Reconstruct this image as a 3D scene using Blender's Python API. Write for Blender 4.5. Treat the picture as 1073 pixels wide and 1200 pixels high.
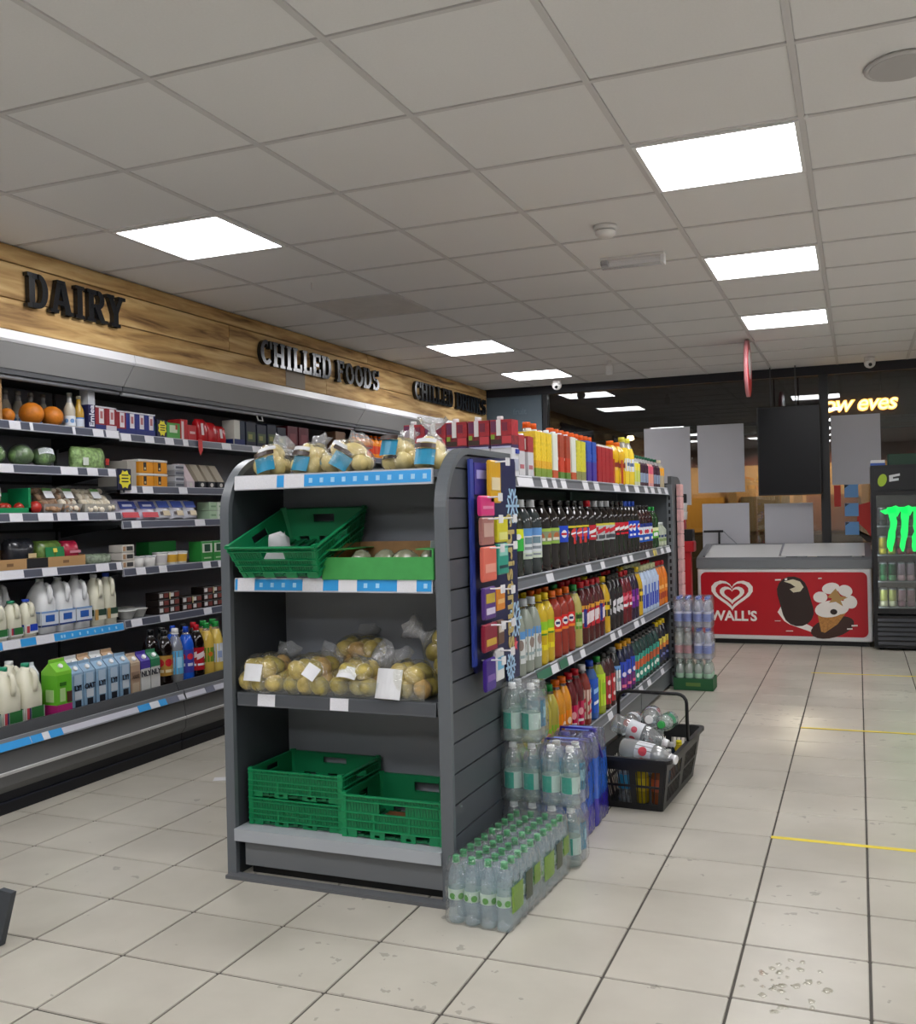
import bpy, math, random
from mathutils import Vector, Matrix
random.seed(7)
PI = math.pi
for o in list(bpy.data.objects):
    bpy.data.objects.remove(o)
sc = bpy.context.scene
col = sc.collection

# ---------------------------------------------------------------- camera, world, exposure
CAM_H = 1.265
cam_d = bpy.data.cameras.new('camera')
cam = bpy.data.objects.new('camera', cam_d)
col.objects.link(cam)
cR = Vector((0.92594933, 0.37693735, -0.02315337))
cU = Vector((0.02215198, 0.0069919, 0.99973017))
cF = Vector((-0.37699753, 0.92621236, 0.00187576))
cam.matrix_world = Matrix(((cR.x, cU.x, -cF.x, 0), (cR.y, cU.y, -cF.y, 0), (cR.z, cU.z, -cF.z, CAM_H), (0, 0, 0, 1)))
cam_d.sensor_fit = 'HORIZONTAL'
cam_d.sensor_width = 36.0
cam_d.lens = 1150.64 / 1073 * 36.0
cam_d.clip_start = 0.05
cam_d.clip_end = 200
sc.camera = cam
w = bpy.data.worlds.new('night_sky')
sc.world = w
w.use_nodes = True
w.node_tree.nodes['Background'].inputs[0].default_value = (0.012, 0.014, 0.022, 1)
w.node_tree.nodes['Background'].inputs[1].default_value = 0.6
sc.view_settings.view_transform = 'Standard'
sc.view_settings.look = 'None'
sc.view_settings.gamma = 1.0
sc.view_settings.use_curve_mapping = False
sc.view_settings.exposure = 1.04
PANEL_EMIT = 9.0
sc.cycles.transparent_max_bounces = 24
sc.cycles.max_bounces = 8

# ---------------------------------------------------------------- materials
def lin(c):
    c = c / 255.0
    return c / 12.92 if c <= 0.04045 else ((c + 0.055) / 1.055) ** 2.4
def rgb(h):
    h = h.lstrip('#')
    h = h if len(h) == 6 else ''.join(c * 2 for c in h)
    return (lin(int(h[0:2], 16)), lin(int(h[2:4], 16)), lin(int(h[4:6], 16)), 1)
MATS = {}
def M(hexc, rough=0.5, metal=0.0, spec=0.5, var=0.0, scale=30.0, bump=0.0, emit=0.0):
    key = (hexc, rough, metal, spec, var, scale, bump, emit)
    if key in MATS:
        return MATS[key]
    m = bpy.data.materials.new('surface_' + hexc.strip('#'))
    m.use_nodes = True
    nt = m.node_tree
    b = nt.nodes['Principled BSDF']
    c = rgb(hexc)
    b.inputs['Base Color'].default_value = c
    b.inputs['Roughness'].default_value = rough
    b.inputs['Metallic'].default_value = metal
    b.inputs['Specular IOR Level'].default_value = spec
    if emit:
        b.inputs['Emission Color'].default_value = c
        b.inputs['Emission Strength'].default_value = emit
    if var or bump:
        tc = nt.nodes.new('ShaderNodeTexCoord')
        n = nt.nodes.new('ShaderNodeTexNoise')
        n.inputs['Scale'].default_value = scale
        n.inputs['Detail'].default_value = 4
        nt.links.new(tc.outputs['Object'], n.inputs['Vector'])
        if var:
            r = nt.nodes.new('ShaderNodeValToRGB')
            r.color_ramp.elements[0].position = 0.3
            r.color_ramp.elements[1].position = 0.7
            r.color_ramp.elements[0].color = tuple(x * (1 - var) for x in c[:3]) + (1,)
            r.color_ramp.elements[1].color = tuple(min(1, x * (1 + var)) for x in c[:3]) + (1,)
            nt.links.new(n.outputs['Fac'], r.inputs['Fac'])
            nt.links.new(r.outputs['Color'], b.inputs['Base Color'])
        if bump:
            bp = nt.nodes.new('ShaderNodeBump')
            bp.inputs['Strength'].default_value = bump
            bp.inputs['Distance'].default_value = 0.01
            nt.links.new(n.outputs['Fac'], bp.inputs['Height'])
            nt.links.new(bp.outputs['Normal'], b.inputs['Normal'])
    MATS[key] = m
    return m
def film(hexc='#ffffff', gloss=0.12, white=0.0, rough=0.08, bump=0.0, scale=40.0, ior=1.45, whitecol='#ffffff'):
    """clear plastic / glass: tinted see-through with a fresnel gloss and a little haze"""
    key = ('film', hexc, gloss, white, rough, bump, scale, ior, whitecol)
    if key in MATS:
        return MATS[key]
    m = bpy.data.materials.new('clear_' + hexc.strip('#'))
    m.use_nodes = True
    nt = m.node_tree
    nt.nodes.remove(nt.nodes['Principled BSDF'])
    out = nt.nodes['Material Output']
    tr = nt.nodes.new('ShaderNodeBsdfTransparent')
    tr.inputs[0].default_value = rgb(hexc)
    gl = nt.nodes.new('ShaderNodeBsdfAnisotropic')
    gl.inputs['Roughness'].default_value = rough
    df = nt.nodes.new('ShaderNodeBsdfDiffuse')
    df.inputs[0].default_value = rgb(whitecol)
    fr = nt.nodes.new('ShaderNodeFresnel')
    fr.inputs['IOR'].default_value = ior
    ad = nt.nodes.new('ShaderNodeMath')
    ad.operation = 'ADD'
    ad.use_clamp = True
    ad.inputs[1].default_value = gloss
    m1 = nt.nodes.new('ShaderNodeMixShader')
    m1.inputs[0].default_value = white
    m2 = nt.nodes.new('ShaderNodeMixShader')
    L = nt.links.new
    # thin sheet: the same fresnel from either side
    geo = nt.nodes.new('ShaderNodeNewGeometry')
    mr = nt.nodes.new('ShaderNodeMapRange')
    mr.inputs[3].default_value = ior
    mr.inputs[4].default_value = 1.0 / ior
    L(geo.outputs['Backfacing'], mr.inputs[0])
    L(mr.outputs[0], fr.inputs['IOR'])
    L(fr.outputs[0], ad.inputs[0])
    L(tr.outputs[0], m1.inputs[1]); L(df.outputs[0], m1.inputs[2])
    L(ad.outputs[0], m2.inputs[0]); L(m1.outputs[0], m2.inputs[1]); L(gl.outputs[0], m2.inputs[2])
    L(m2.outputs[0], out.inputs['Surface'])
    if bump:
        tc = nt.nodes.new('ShaderNodeTexCoord')
        n = nt.nodes.new('ShaderNodeTexNoise')
        n.inputs['Scale'].default_value = scale
        n.inputs['Detail'].default_value = 3
        bp = nt.nodes.new('ShaderNodeBump')
        bp.inputs['Strength'].default_value = bump
        bp.inputs['Distance'].default_value = 0.02
        L(tc.outputs['Object'], n.inputs['Vector'])
        L(n.outputs['Fac'], bp.inputs['Height'])
        L(bp.outputs['Normal'], gl.inputs['Normal'])
        L(bp.outputs['Normal'], fr.inputs['Normal'])
    MATS[key] = m
    return m
def emitter(name, color, strength):
    m = bpy.data.materials.new(name)
    m.use_nodes = True
    nt = m.node_tree
    nt.nodes.remove(nt.nodes['Principled BSDF'])
    e = nt.nodes.new('ShaderNodeEmission')
    e.inputs[0].default_value = color
    e.inputs[1].default_value = strength
    nt.links.new(e.outputs[0], nt.nodes['Material Output'].inputs['Surface'])
    return m
def ramp_mat(name, stops, vec_scale=(1, 1, 1), noise_scale=3.0, detail=8.0, distortion=0.6, rough=0.6, bump=0.15, random_shift=True, rough_var=0.0):
    m = bpy.data.materials.new(name)
    m.use_nodes = True
    nt = m.node_tree
    b = nt.nodes['Principled BSDF']
    tc = nt.nodes.new('ShaderNodeTexCoord')
    mp = nt.nodes.new('ShaderNodeMapping')
    mp.inputs['Scale'].default_value = vec_scale
    nt.links.new(tc.outputs['Object'], mp.inputs['Vector'])
    if random_shift:
        oi = nt.nodes.new('ShaderNodeObjectInfo')
        vm = nt.nodes.new('ShaderNodeVectorMath')
        vm.operation = 'SCALE'
        vm.inputs[0].default_value = (17, 31, 23)
        nt.links.new(oi.outputs['Random'], vm.inputs['Scale'])
        nt.links.new(vm.outputs[0], mp.inputs['Location'])
    n = nt.nodes.new('ShaderNodeTexNoise')
    n.inputs['Scale'].default_value = noise_scale
    n.inputs['Detail'].default_value = detail
    n.inputs['Distortion'].default_value = distortion
    nt.links.new(mp.outputs[0], n.inputs['Vector'])
    r = nt.nodes.new('ShaderNodeValToRGB')
    els = r.color_ramp.elements
    els[0].position, els[0].color = stops[0][0], rgb(stops[0][1])
    els[1].position, els[1].color = stops[-1][0], rgb(stops[-1][1])
    for p, c in stops[1:-1]:
        e = els.new(p)
        e.color = rgb(c)
    nt.links.new(n.outputs['Fac'], r.inputs['Fac'])
    nt.links.new(r.outputs['Color'], b.inputs['Base Color'])
    b.inputs['Roughness'].default_value = rough
    if bump:
        bp = nt.nodes.new('ShaderNodeBump')
        bp.inputs['Strength'].default_value = bump
        bp.inputs['Distance'].default_value = 0.01
        nt.links.new(n.outputs['Fac'], bp.inputs['Height'])
        nt.links.new(bp.outputs['Normal'], b.inputs['Normal'])
    return m
WOOD = ramp_mat('weathered_pine', [(0.24, '#54391f'), (0.35, '#8f6c40'), (0.48, '#b8935c'), (0.62, '#cfae76'), (0.8, '#e0c896')], vec_scale=(3, 0.75, 7.0), noise_scale=3.0, detail=12, distortion=0.5, rough=0.7, bump=0.3)
CARD = M('#a98257', 0.8, var=0.12, scale=25)
GREY = M('#4c5055', 0.45, var=0.05, scale=8)
GREYL = M('#6d7176', 0.42, var=0.05, scale=8)
GREYD = M('#34373c', 0.5, var=0.06, scale=8)
RAILGREY = M('#8d9096', 0.4)
BLACK = M('#0c0d10', 0.45)
BLACKG = M('#0a0a0c', 0.15)
NAVY = M('#12162a', 0.5)
WHITE = M('#e6e6e6', 0.45)
WHITEP = M('#d9d9dc', 0.55, var=0.03)
CHROME = M('#c8c8cc', 0.22, metal=1.0)
CLEAR = film('#f1f6f7', 0.05, 0.03, 0.06, bump=0.15, scale=60)
GLASS = film('#f4f7f6', 0.03, 0.0, 0.0)

# ---------------------------------------------------------------- mesh builder
class MB:
    def __init__(s):
        s.v = []; s.f = []; s.mi = []; s.sm = []; s.mats = []
    def m(s, mat):
        if mat not in s.mats:
            s.mats.append(mat)
        return s.mats.index(mat)
    def face(s, idx, mat, smooth=False):
        s.f.append(tuple(idx)); s.mi.append(s.m(mat)); s.sm.append(smooth)
    def box(s, x0, x1, y0, y1, z0, z1, mat):
        b = len(s.v)
        s.v += [(x0, y0, z0), (x1, y0, z0), (x1, y1, z0), (x0, y1, z0), (x0, y0, z1), (x1, y0, z1), (x1, y1, z1), (x0, y1, z1)]
        for q in ((0, 3, 2, 1), (4, 5, 6, 7), (0, 1, 5, 4), (1, 2, 6, 5), (2, 3, 7, 6), (3, 0, 4, 7)):
            s.face([b + i for i in q], mat)
        return s
    def cbox(s, cx, cy, cz, sx, sy, sz, mat):
        return s.box(cx - sx / 2, cx + sx / 2, cy - sy / 2, cy + sy / 2, cz - sz / 2, cz + sz / 2, mat)
    def bbox(s, x0, x1, y0, y1, z0, z1, mat, r=0.004, smooth=False):
        """box with chamfered edges"""
        r = min(r, (x1 - x0) / 2.2, (y1 - y0) / 2.2, (z1 - z0) / 2.2)
        ring = lambda i, z: [(x0 + r + i, y0 + i, z), (x1 - r - i, y0 + i, z), (x1 - i, y0 + r + i, z), (x1 - i, y1 - r - i, z), (x1 - r - i, y1 - i, z), (x0 + r + i, y1 - i, z), (x0 + i, y1 - r - i, z), (x0 + i, y0 + r + i, z)]
        k = r * 0.6
        s.loft([ring(k, z0), ring(0, z0 + r), ring(0, z1 - r), ring(k, z1)], mat, smooth)
        return s
    def loft(s, rings, mat, smooth=True, caps=True, closed=True):
        b = len(s.v)
        n = len(rings[0])
        for r in rings:
            s.v += [tuple(p) for p in r]
        for i in range(len(rings) - 1):
            mt = mat[i] if isinstance(mat, (list, tuple)) else mat
            for j in range(n if closed else n - 1):
                k = (j + 1) % n
                s.face([b + i * n + j, b + i * n + k, b + (i + 1) * n + k, b + (i + 1) * n + j], mt, smooth)
        if caps:
            m0 = mat[0] if isinstance(mat, (list, tuple)) else mat
            m1 = mat[-1] if isinstance(mat, (list, tuple)) else mat
            s.face([b + j for j in reversed(range(n))], m0, False)
            s.face([b + (len(rings) - 1) * n + j for j in range(n)], m1, False)
        return s
    def lathe(s, prof, mat, seg=12, c=(0, 0, 0), smooth=True, caps=True, power=2.0, sx=1.0, sy=1.0):
        rings = []
        for r, z in prof:
            ring = []
            for j in range(seg):
                a = 2 * PI * j / seg
                ca, sa = math.cos(a), math.sin(a)
                if power != 2.0:
                    k = (abs(ca) ** power + abs(sa) ** power) ** (-1.0 / power)
                else:
                    k = 1.0
                ring.append((c[0] + r * k * ca * sx, c[1] + r * k * sa * sy, c[2] + z))
            rings.append(ring)
        return s.loft(rings, mat, smooth, caps)
    def sphere(s, c, r, mat, seg=10, rings=7, sx=1, sy=1, sz=1, jit=0.0, rnd=None):
        prof = []
        rs = []
        for i in range(rings + 1):
            a = -PI / 2 + PI * i / rings
            rr = max(0.02, math.cos(a)) * r
            ring = []
            for j in range(seg):
                b = 2 * PI * j / seg
                q = 1 + (rnd.uniform(-jit, jit) if rnd else 0)
                ring.append((c[0] + rr * math.cos(b) * sx * q, c[1] + rr * math.sin(b) * sy * q, c[2] + r * math.sin(a) * sz))
            rs.append(ring)
        return s.loft(rs, mat, True, True)
    def tube(s, pts, r, mat, seg=8, smooth=True, caps=True):
        pts = [Vector(p) for p in pts]
        rings = []
        up = Vector((0.123, 0.31, 0.94)).normalized()
        for i, p in enumerate(pts):
            d = (pts[min(i + 1, len(pts) - 1)] - pts[max(i - 1, 0)]).normalized()
            a = d.cross(up)
            if a.length < 1e-3:
                a = d.cross(Vector((1, 0, 0)))
            a.normalize()
            b = a.cross(d)
            rr = r[i] if isinstance(r, (list, tuple)) else r
            rings.append([p + a * (rr * math.cos(2 * PI * j / seg)) - b * (rr * math.sin(2 * PI * j / seg)) for j in range(seg)])
        return s.loft(rings, mat, smooth, caps)
    def prism(s, poly, axis, d0, d1, mat, smooth=False):
        """extrude a 2d polygon. axis 'x': poly=(y,z); 'y': poly=(x,z); 'z': poly=(x,y)"""
        def P(a, b, d):
            return (d, a, b) if axis == 'x' else ((a, d, b) if axis == 'y' else (a, b, d))
        return s.loft([[P(a, b, d0) for a, b in poly], [P(a, b, d1) for a, b in poly]], mat, smooth)
    def mesh(s, name='shape'):
        me = bpy.data.meshes.new(name)
        me.from_pydata([tuple(v) for v in s.v], [], s.f)
        for mt in s.mats:
            me.materials.append(mt)
        me.polygons.foreach_set('material_index', s.mi)
        me.polygons.foreach_set('use_smooth', s.sm)
        me.update()
        import bmesh
        bm = bmesh.new()
        bm.from_mesh(me)
        bmesh.ops.recalc_face_normals(bm, faces=bm.faces)
        bm.to_mesh(me)
        bm.free()
        return me
def arc(cx, cy, r, a0, a1, n, ry=None):
    ry = r if ry is None else ry
    return [(cx + r * math.cos(math.radians(a0 + (a1 - a0) * i / n)), cy + ry * math.sin(math.radians(a0 + (a1 - a0) * i / n))) for i in range(n + 1)]
def rrect(x0, x1, y0, y1, r, n=4):
    return arc(x1 - r, y1 - r, r, 0, 90, n) + arc(x0 + r, y1 - r, r, 90, 180, n) + arc(x0 + r, y0 + r, r, 180, 270, n) + arc(x1 - r, y0 + r, r, 270, 360, n)

# ---------------------------------------------------------------- object helpers
def link(name, data, loc=(0, 0, 0), rot=(0, 0, 0), parent=None):
    o = bpy.data.objects.new(name, data.mesh(name) if isinstance(data, MB) else data)
    o.location = loc
    o.rotation_euler = rot
    if parent is not None:
        o.parent = parent
    col.objects.link(o)
    return o
def tag(o, label, cat, group=None):
    o['label'] = label
    o['category'] = cat
    if group:
        o['group'] = group
    return o
def thing(name, label, cat, loc=(0, 0, 0), rotz=0.0, group=None, rot=None):
    o = bpy.data.objects.new(name, None)
    o.empty_display_size = 0.05
    o.location = loc
    o.rotation_euler = rot if rot else (0, 0, rotz)
    col.objects.link(o)
    return tag(o, label, cat, group)
def part(name, data, parent, loc=(0, 0, 0), rot=(0, 0, 0), label=None):
    o = link(name, data, loc, rot, parent)
    if label:
        o['label'] = label
    return o
def wpart(name, data, parent, label=None):
    """part whose mesh is given in world coordinates (parent unrotated)"""
    return part(name, data, parent, tuple(-c for c in parent.location), label=label)
def single(name, data, label, cat, loc=(0, 0, 0), rot=(0, 0, 0), group=None):
    return tag(link(name, data, loc, rot), label, cat, group)
def struct(name, data, loc=(0, 0, 0), rot=(0, 0, 0)):
    o = link(name, data, loc, rot)
    o['kind'] = 'structure'
    return o
MC = {}
def cached(key, fn):
    if key not in MC:
        r = fn()
        MC[key] = r.mesh('shape') if isinstance(r, MB) else r
    return MC[key]
TXT = {}
def text_mesh(s, size, mat, extrude=0.001, bold=0.0, shear=0.0, spacing=1.0):
    key = (s, size, mat.name, extrude, bold, shear, spacing)
    if key in TXT:
        return TXT[key]
    cu = bpy.data.curves.new('lettering', 'FONT')
    cu.body = s
    cu.size = size
    cu.extrude = extrude
    cu.offset = bold
    cu.shear = shear
    cu.space_character = spacing
    cu.align_x = 'CENTER'
    cu.align_y = 'CENTER'
    cu.resolution_u = 3
    o = bpy.data.objects.new('lettering_tmp', cu)
    col.objects.link(o)
    bpy.context.view_layer.update()
    me = bpy.data.meshes.new_from_object(o.evaluated_get(bpy.context.evaluated_depsgraph_get()))
    bpy.data.objects.remove(o)
    bpy.data.curves.remove(cu)
    me.materials.clear()
    me.materials.append(mat)
    TXT[key] = me
    return me
FX = (PI / 2, 0, PI / 2)     # lettering that faces +X
FY = (PI / 2, 0, 0)          # lettering that faces -Y

# ================================================================ THE ROOM
ZC = 2.617
GX0, GDX, GY0, GDY = -2.584, 0.60818, 2.43255, 0.59143
WIN_Y = 10.15
XL, XRW, YB = -4.42, 3.05, -3.4
# floor -----------------------------------------------------------
def floor_mat():
    m = bpy.data.materials.new('stone_floor_tile')
    m.use_nodes = True
    nt = m.node_tree
    L = nt.links.new
    b = nt.nodes['Principled BSDF']
    geo = nt.nodes.new('ShaderNodeNewGeometry')
    oi = nt.nodes.new('ShaderNodeObjectInfo')
    n1 = nt.nodes.new('ShaderNodeTexNoise'); n1.inputs['Scale'].default_value = 2.2; n1.inputs['Detail'].default_value = 7
    L(geo.outputs['Position'], n1.inputs['Vector'])
    r1 = nt.nodes.new('ShaderNodeValToRGB')
    r1.color_ramp.elements[0].position = 0.32; r1.color_ramp.elements[0].color = rgb('#aaa599')
    r1.color_ramp.elements[1].position = 0.68; r1.color_ramp.elements[1].color = rgb('#beb9ad')
    L(n1.outputs['Fac'], r1.inputs['Fac'])
    # scuffs and dried dirt, in patches
    n2 = nt.nodes.new('ShaderNodeTexNoise'); n2.inputs['Scale'].default_value = 16; n2.inputs['Detail'].default_value = 3
    L(geo.outputs['Position'], n2.inputs['Vector'])
    n3 = nt.nodes.new('ShaderNodeTexNoise'); n3.inputs['Scale'].default_value = 1.1; n3.inputs['Detail'].default_value = 2
    L(geo.outputs['Position'], n3.inputs['Vector'])
    ad = nt.nodes.new('ShaderNodeMath'); ad.operation = 'MULTIPLY_ADD'; ad.inputs[1].default_value = 0.55
    L(n3.outputs['Fac'], ad.inputs[0]); L(n2.outputs['Fac'], ad.inputs[2])
    r2 = nt.nodes.new('ShaderNodeValToRGB')
    r2.color_ramp.elements[0].position = 0.985; r2.color_ramp.elements[0].color = (0, 0, 0, 1)
    r2.color_ramp.elements[1].position = 1.05; r2.color_ramp.elements[1].color = (0.5, 0.5, 0.5, 1)
    L(ad.outputs[0], r2.inputs['Fac'])
    mx = nt.nodes.new('ShaderNodeMixRGB'); mx.inputs[2].default_value = rgb('#6f6a60')
    L(r2.outputs['Color'], mx.inputs[0]); L(r1.outputs['Color'], mx.inputs[1])
    hv = nt.nodes.new('ShaderNodeHueSaturation')
    mr = nt.nodes.new('ShaderNodeMapRange'); mr.inputs[3].default_value = 0.95; mr.inputs[4].default_value = 1.04
    L(oi.outputs['Random'], mr.inputs[0]); L(mr.outputs[0], hv.inputs['Value']); L(mx.outputs[0], hv.inputs['Color'])
    L(hv.outputs[0], b.inputs['Base Color'])
    b.inputs['Roughness'].default_value = 0.3
    b.inputs['Specular IOR Level'].default_value = 0.45
    return m
TILE = floor_mat()
FX0, FDX, FY0, FDY = -1.67881, 0.33643, 2.27769, 0.32975
bm = MB()
bm.box(XL, XRW, YB, 10.6, -0.12, -0.004, M('#4a4640', 0.8, var=0.1))
floor = struct('floor', bm)
tile_me = cached('ftile', lambda: MB().bbox(-FDX / 2 + .0036, FDX / 2 - .0036, -FDY / 2 + .0042, FDY / 2 - .0042, -0.012, 0, TILE, 0.0025))
tiles = []
rest = MB()
for i in range(-9, 15):
    for j in range(-20, 26):
        cx, cy = FX0 + (i + .5) * FDX, FY0 + (j + .5) * FDY
        if cx < XL + .1 or cx > XRW - .1 or cy < YB + .1 or cy > 10.2:
            continue
        d = Vector((cx, cy, -CAM_H))
        dep = d.dot(cF)
        vis = False
        if dep > 0.5:
            px, py = 536 + 1150 * d.dot(cR) / dep, 600 - 1150 * d.dot(cU) / dep
            vis = -70 < px < 1140 and py < 1270
            if -3.3 > cx or (-2.07 < cx < -1.3 and cy > 3.1) or (-1.4 < cx < -0.3 and False):
                vis = False
        if vis and len(tiles) < 300 and not (cx > -0.2 + 0.4 and cy > 9.2):
            tiles.append(part('floor_tile', tile_me, floor, (cx, cy, 0)))
        else:
            rest.box(cx - FDX / 2 + .003, cx + FDX / 2 - .003, cy - FDY / 2 + .003, cy + FDY / 2 - .003, -0.012, 0, TILE)
ro = part('floor_tiles_beyond', rest, floor)
ro['kind'] = 'stuff'
# ceiling ---------------------------------------------------------
CT = M('#e6e5e5', 0.85, var=0.015, scale=120)
CT_UNLIT = M('#cdc9c6', 0.85, var=0.05, scale=9)
cb = MB()
cb.box(XL, XRW, YB, WIN_Y, ZC + 0.02, ZC + 0.12, M('#9b9999', 0.9))
ceiling = struct('ceiling', cb)
ct_me = cached('ctile', lambda: MB().bbox(-GDX / 2 + .011, GDX / 2 - .011, -GDY / 2 + .011, GDY / 2 - .011, 0, 0.019, CT, 0.003))
ct_unlit = cached('ctile_unlit', lambda: MB().bbox(-GDX / 2 + .011, GDX / 2 - .011, -GDY / 2 + .011, GDY / 2 - .011, 0, 0.019, CT_UNLIT, 0.003))
LIT = {(-1, 2), (-1, 8), (-1, 11), (3, 2), (3, 5), (3, 8), (3, -1), (3, -4), (3, -7), (-1, -1), (-1, -4), (-1, -7), (1, -4), (1, -7), (7, 2), (7, 5), (7, -1), (7, 8)}  # middle panels and the rearmost cabinet-side one are unseen, added for frontal fill
for i in range(-2, 9):
    for j in range(-9, 13):
        if (i, j) in LIT:
            continue
        x, y = GX0 + (i + .5) * GDX, GY0 + (j + .5) * GDY
        if x < -3.76:
            continue
        part('ceiling_tile', ct_unlit if (i, j) == (-1, 5) else ct_me, ceiling, (x, y, ZC - 0.001), label='dull unlit ceiling light panel' if (i, j) == (-1, 5) else None)  # the duller one is a dead light panel, built as a tile
TB = M('#cfcdcd', 0.6)
tb_y = cached('tbar_y', lambda: MB().box(-.011, .011, YB + .05, WIN_Y - .06, -.002, .006, TB))
tb_x = cached('tbar_x', lambda: MB().box(-3.74, XRW - .02, -.009, .009, -.0015, .006, TB))
for i in range(-1, 10):
    part('ceiling_grid_runner', tb_y, ceiling, (GX0 + i * GDX, 0, ZC - .004))
for j in range(-9, 13):
    part('ceiling_grid_cross_bar', tb_x, ceiling, (0, GY0 + j * GDY, ZC - .004))
# lights
PANEL = emitter('led_panel', (0.975, 0.975, 1.0, 1), PANEL_EMIT)
lp_d = cached('lp_d', lambda: MB().bbox(-GDX / 2 + .026, GDX / 2 - .026, -GDY / 2 + .026, GDY / 2 - .026, -.002, .012, PANEL, .002))
def frame_mesh():
    b = MB()
    X, Y, t = GDX / 2 - .010, GDY / 2 - .010, .016
    b.box(-X, X, -Y, -Y + t, -.006, .012, WHITE); b.box(-X, X, Y - t, Y, -.006, .012, WHITE)
    b.box(-X, -X + t, -Y + t, Y - t, -.006, .012, WHITE); b.box(X - t, X, -Y + t, Y - t, -.006, .012, WHITE)
    return b
lp_f = cached('lp_f', frame_mesh)
for (i, j) in sorted(LIT):
    x, y = GX0 + (i + .5) * GDX, GY0 + (j + .5) * GDY
    if i == -1:
        lab, grp = 'lit square ceiling light panel over the aisle by the chilled cabinets', 'ceiling lights by the chilled cabinets'
    elif i == 1:
        lab, grp = 'added unseen ceiling fill light panel in the middle of the shop', 'added ceiling fill lights in the middle of the shop'
    elif i == 3:
        lab, grp = 'lit square ceiling light panel over the open aisle towards the ice cream freezer', 'ceiling lights over the open aisle'
    else:
        lab, grp = 'lit square ceiling light panel beyond the drinks fridge aisle', 'ceiling lights on the far right'
    t = thing('ceiling_light_panel', lab, 'ceiling light', (x, y, ZC - .004), group=grp)
    part('diffuser', lp_d, t)
    part('frame', lp_f, t)
# walls
PLASTER = M('#d6d5d3', 0.8, var=0.03)
struct('wall_left', MB().box(XL - .1, XL, YB, WIN_Y + .1, 0, ZC + .1, M('#5b5d60', 0.7)))
struct('wall_right', MB().box(XRW, XRW + .1, YB, WIN_Y + .1, 0, ZC + .1, PLASTER))
struct('wall_back', MB().box(XL, XRW, YB - .1, YB, 0, ZC + .1, PLASTER))
# wall with the shop window
wf = struct('wall_front', MB().box(XL, -3.12, WIN_Y, WIN_Y + .12, 0, 2.53, M('#56646e', 0.55, var=0.04, scale=3)))
hd = MB()
hd.box(XL, XRW, WIN_Y - .02, WIN_Y + .12, 2.53, ZC + .1, M('#12141f', 0.5))
struct('trim_1', hd)
part('wall_lettering', text_mesh('fruit', 0.09, M('#66757f', 0.5), 0.001, 0.001), wf, (-3.38, WIN_Y - .002, 2.36), FY, label='faint pale lettering')
# fascia boards above the chilled cabinets
fas = MB()
fas.box(XL, -3.775, YB, WIN_Y - .03, 2.2, ZC, M('#2a1d12', 0.8))
fascia = struct('trim_2', fas)
for z0, z1 in ((2.203, 2.349), (2.355, 2.522), (2.528, ZC - .008)):
    yy = YB + .02
    k = 0
    for y1 in ((-1.2 if z0 < 2.3 else .4), (2.2 if z0 < 2.3 else 2.9), (6.6 if z0 < 2.3 else 5.35 if z0 < 2.5 else 7.3), WIN_Y - .03):
        pm = MB().bbox(-.0125, .0125, 0, y1 - yy - .004, 0, z1 - z0, WOOD, .003)
        part('wood_plank', pm, fascia, (-3.7625, yy, z0))
        yy = y1
# window ----------------------------------------------------------
FR = M('#0d0f15', 0.4)
win = thing('window_1', 'wide black framed shop window behind the ice cream freezer', 'window', (-.5, WIN_Y + .05, 0))
del win['label'], win['category']
win['kind'] = 'structure'
XS = [-3.12, -0.285, 1.3, XRW]
for k in range(3):
    wpart('pane', MB().box(XS[k] + .02, XS[k + 1] - .02, WIN_Y + .045, WIN_Y + .051, .12, 2.53, film('#dfe3e2', 0.045, 0.0, 0.0, ior=1.5)), win)
for x, wd in ((-3.1, .06), (-.285, .085), (1.3, .06), (XRW - .03, .06)):
    wpart('mullion', MB().box(x - wd / 2, x + wd / 2, WIN_Y + .0, WIN_Y + .1, 0, 2.53, FR), win)
wpart('sill', MB().box(-3.12, XRW, WIN_Y - .0, WIN_Y + .12, 0, .12, FR), win)
# ================================================================ CHILLED CABINETS
BLUE = M('#2f9be0', 0.4)
BLUEL = M('#9fd2f2', 0.45)
TICK = M('#dcdce2', 0.5, var=0.05, scale=200)
TICKY = M('#efd94a', 0.5)
INK = M('#1d1f26', 0.6)
RAILD = M('#494d5c', 0.4)
def rail(parent, origin, length, rot, h, bg, tickets, base=RAILGREY, tilt=0.18, name='price_rail'):
    """shelf-edge price rail: local x runs along the shelf, -y faces out. tickets: list of (x0, x1, mat)"""
    wl = Vector(origin) - Vector(parent.location)
    b = MB()
    b.prism([(-.004, 0), (.012, 0), (.012, h), (-.004 + tilt * h, h), ], 'x', 0, length, base)
    r = part(name, b, parent, wl, (0, 0, rot))
    sb = MB()
    e = .0015
    def strip(x0, x1, z0, z1, mat, off):
        bb = MB()
        f = lambda z: -.004 + tilt * z
        bb.prism([(f(z0) - off, z0), (f(z0), z0), (f(z1), z1), (f(z1) - off, z1)], 'x', x0, x1, mat)
        return bb
    part('rail_insert', strip(.004, length - .004, h * .12, h * .9, bg, .0012), r)
    for x0, x1, mt in tickets:
        if x1 > x0:
            if mt is BLUEL:
                xm = (x0 + x1) / 2
                part('rail_square', strip(xm - h * .13, xm + h * .13, h * .34, h * .66, mt, .0034), r)
            else:
                part('price_ticket', strip(max(x0, 0), min(x1, length), h * .06, h * .95, mt, .0028), r)
    return r
def rand_tickets(L, n, rng, wlo=.04, whi=.09, mat=None):
    out = []
    x = .05
    while x < L - .1 and len(out) < n:
        wd = rng.uniform(wlo, whi)
        out.append((x, x + wd, mat or TICK))
        x += wd + rng.choice([.008, .012, .06, .12, .2])
    return out
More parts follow.
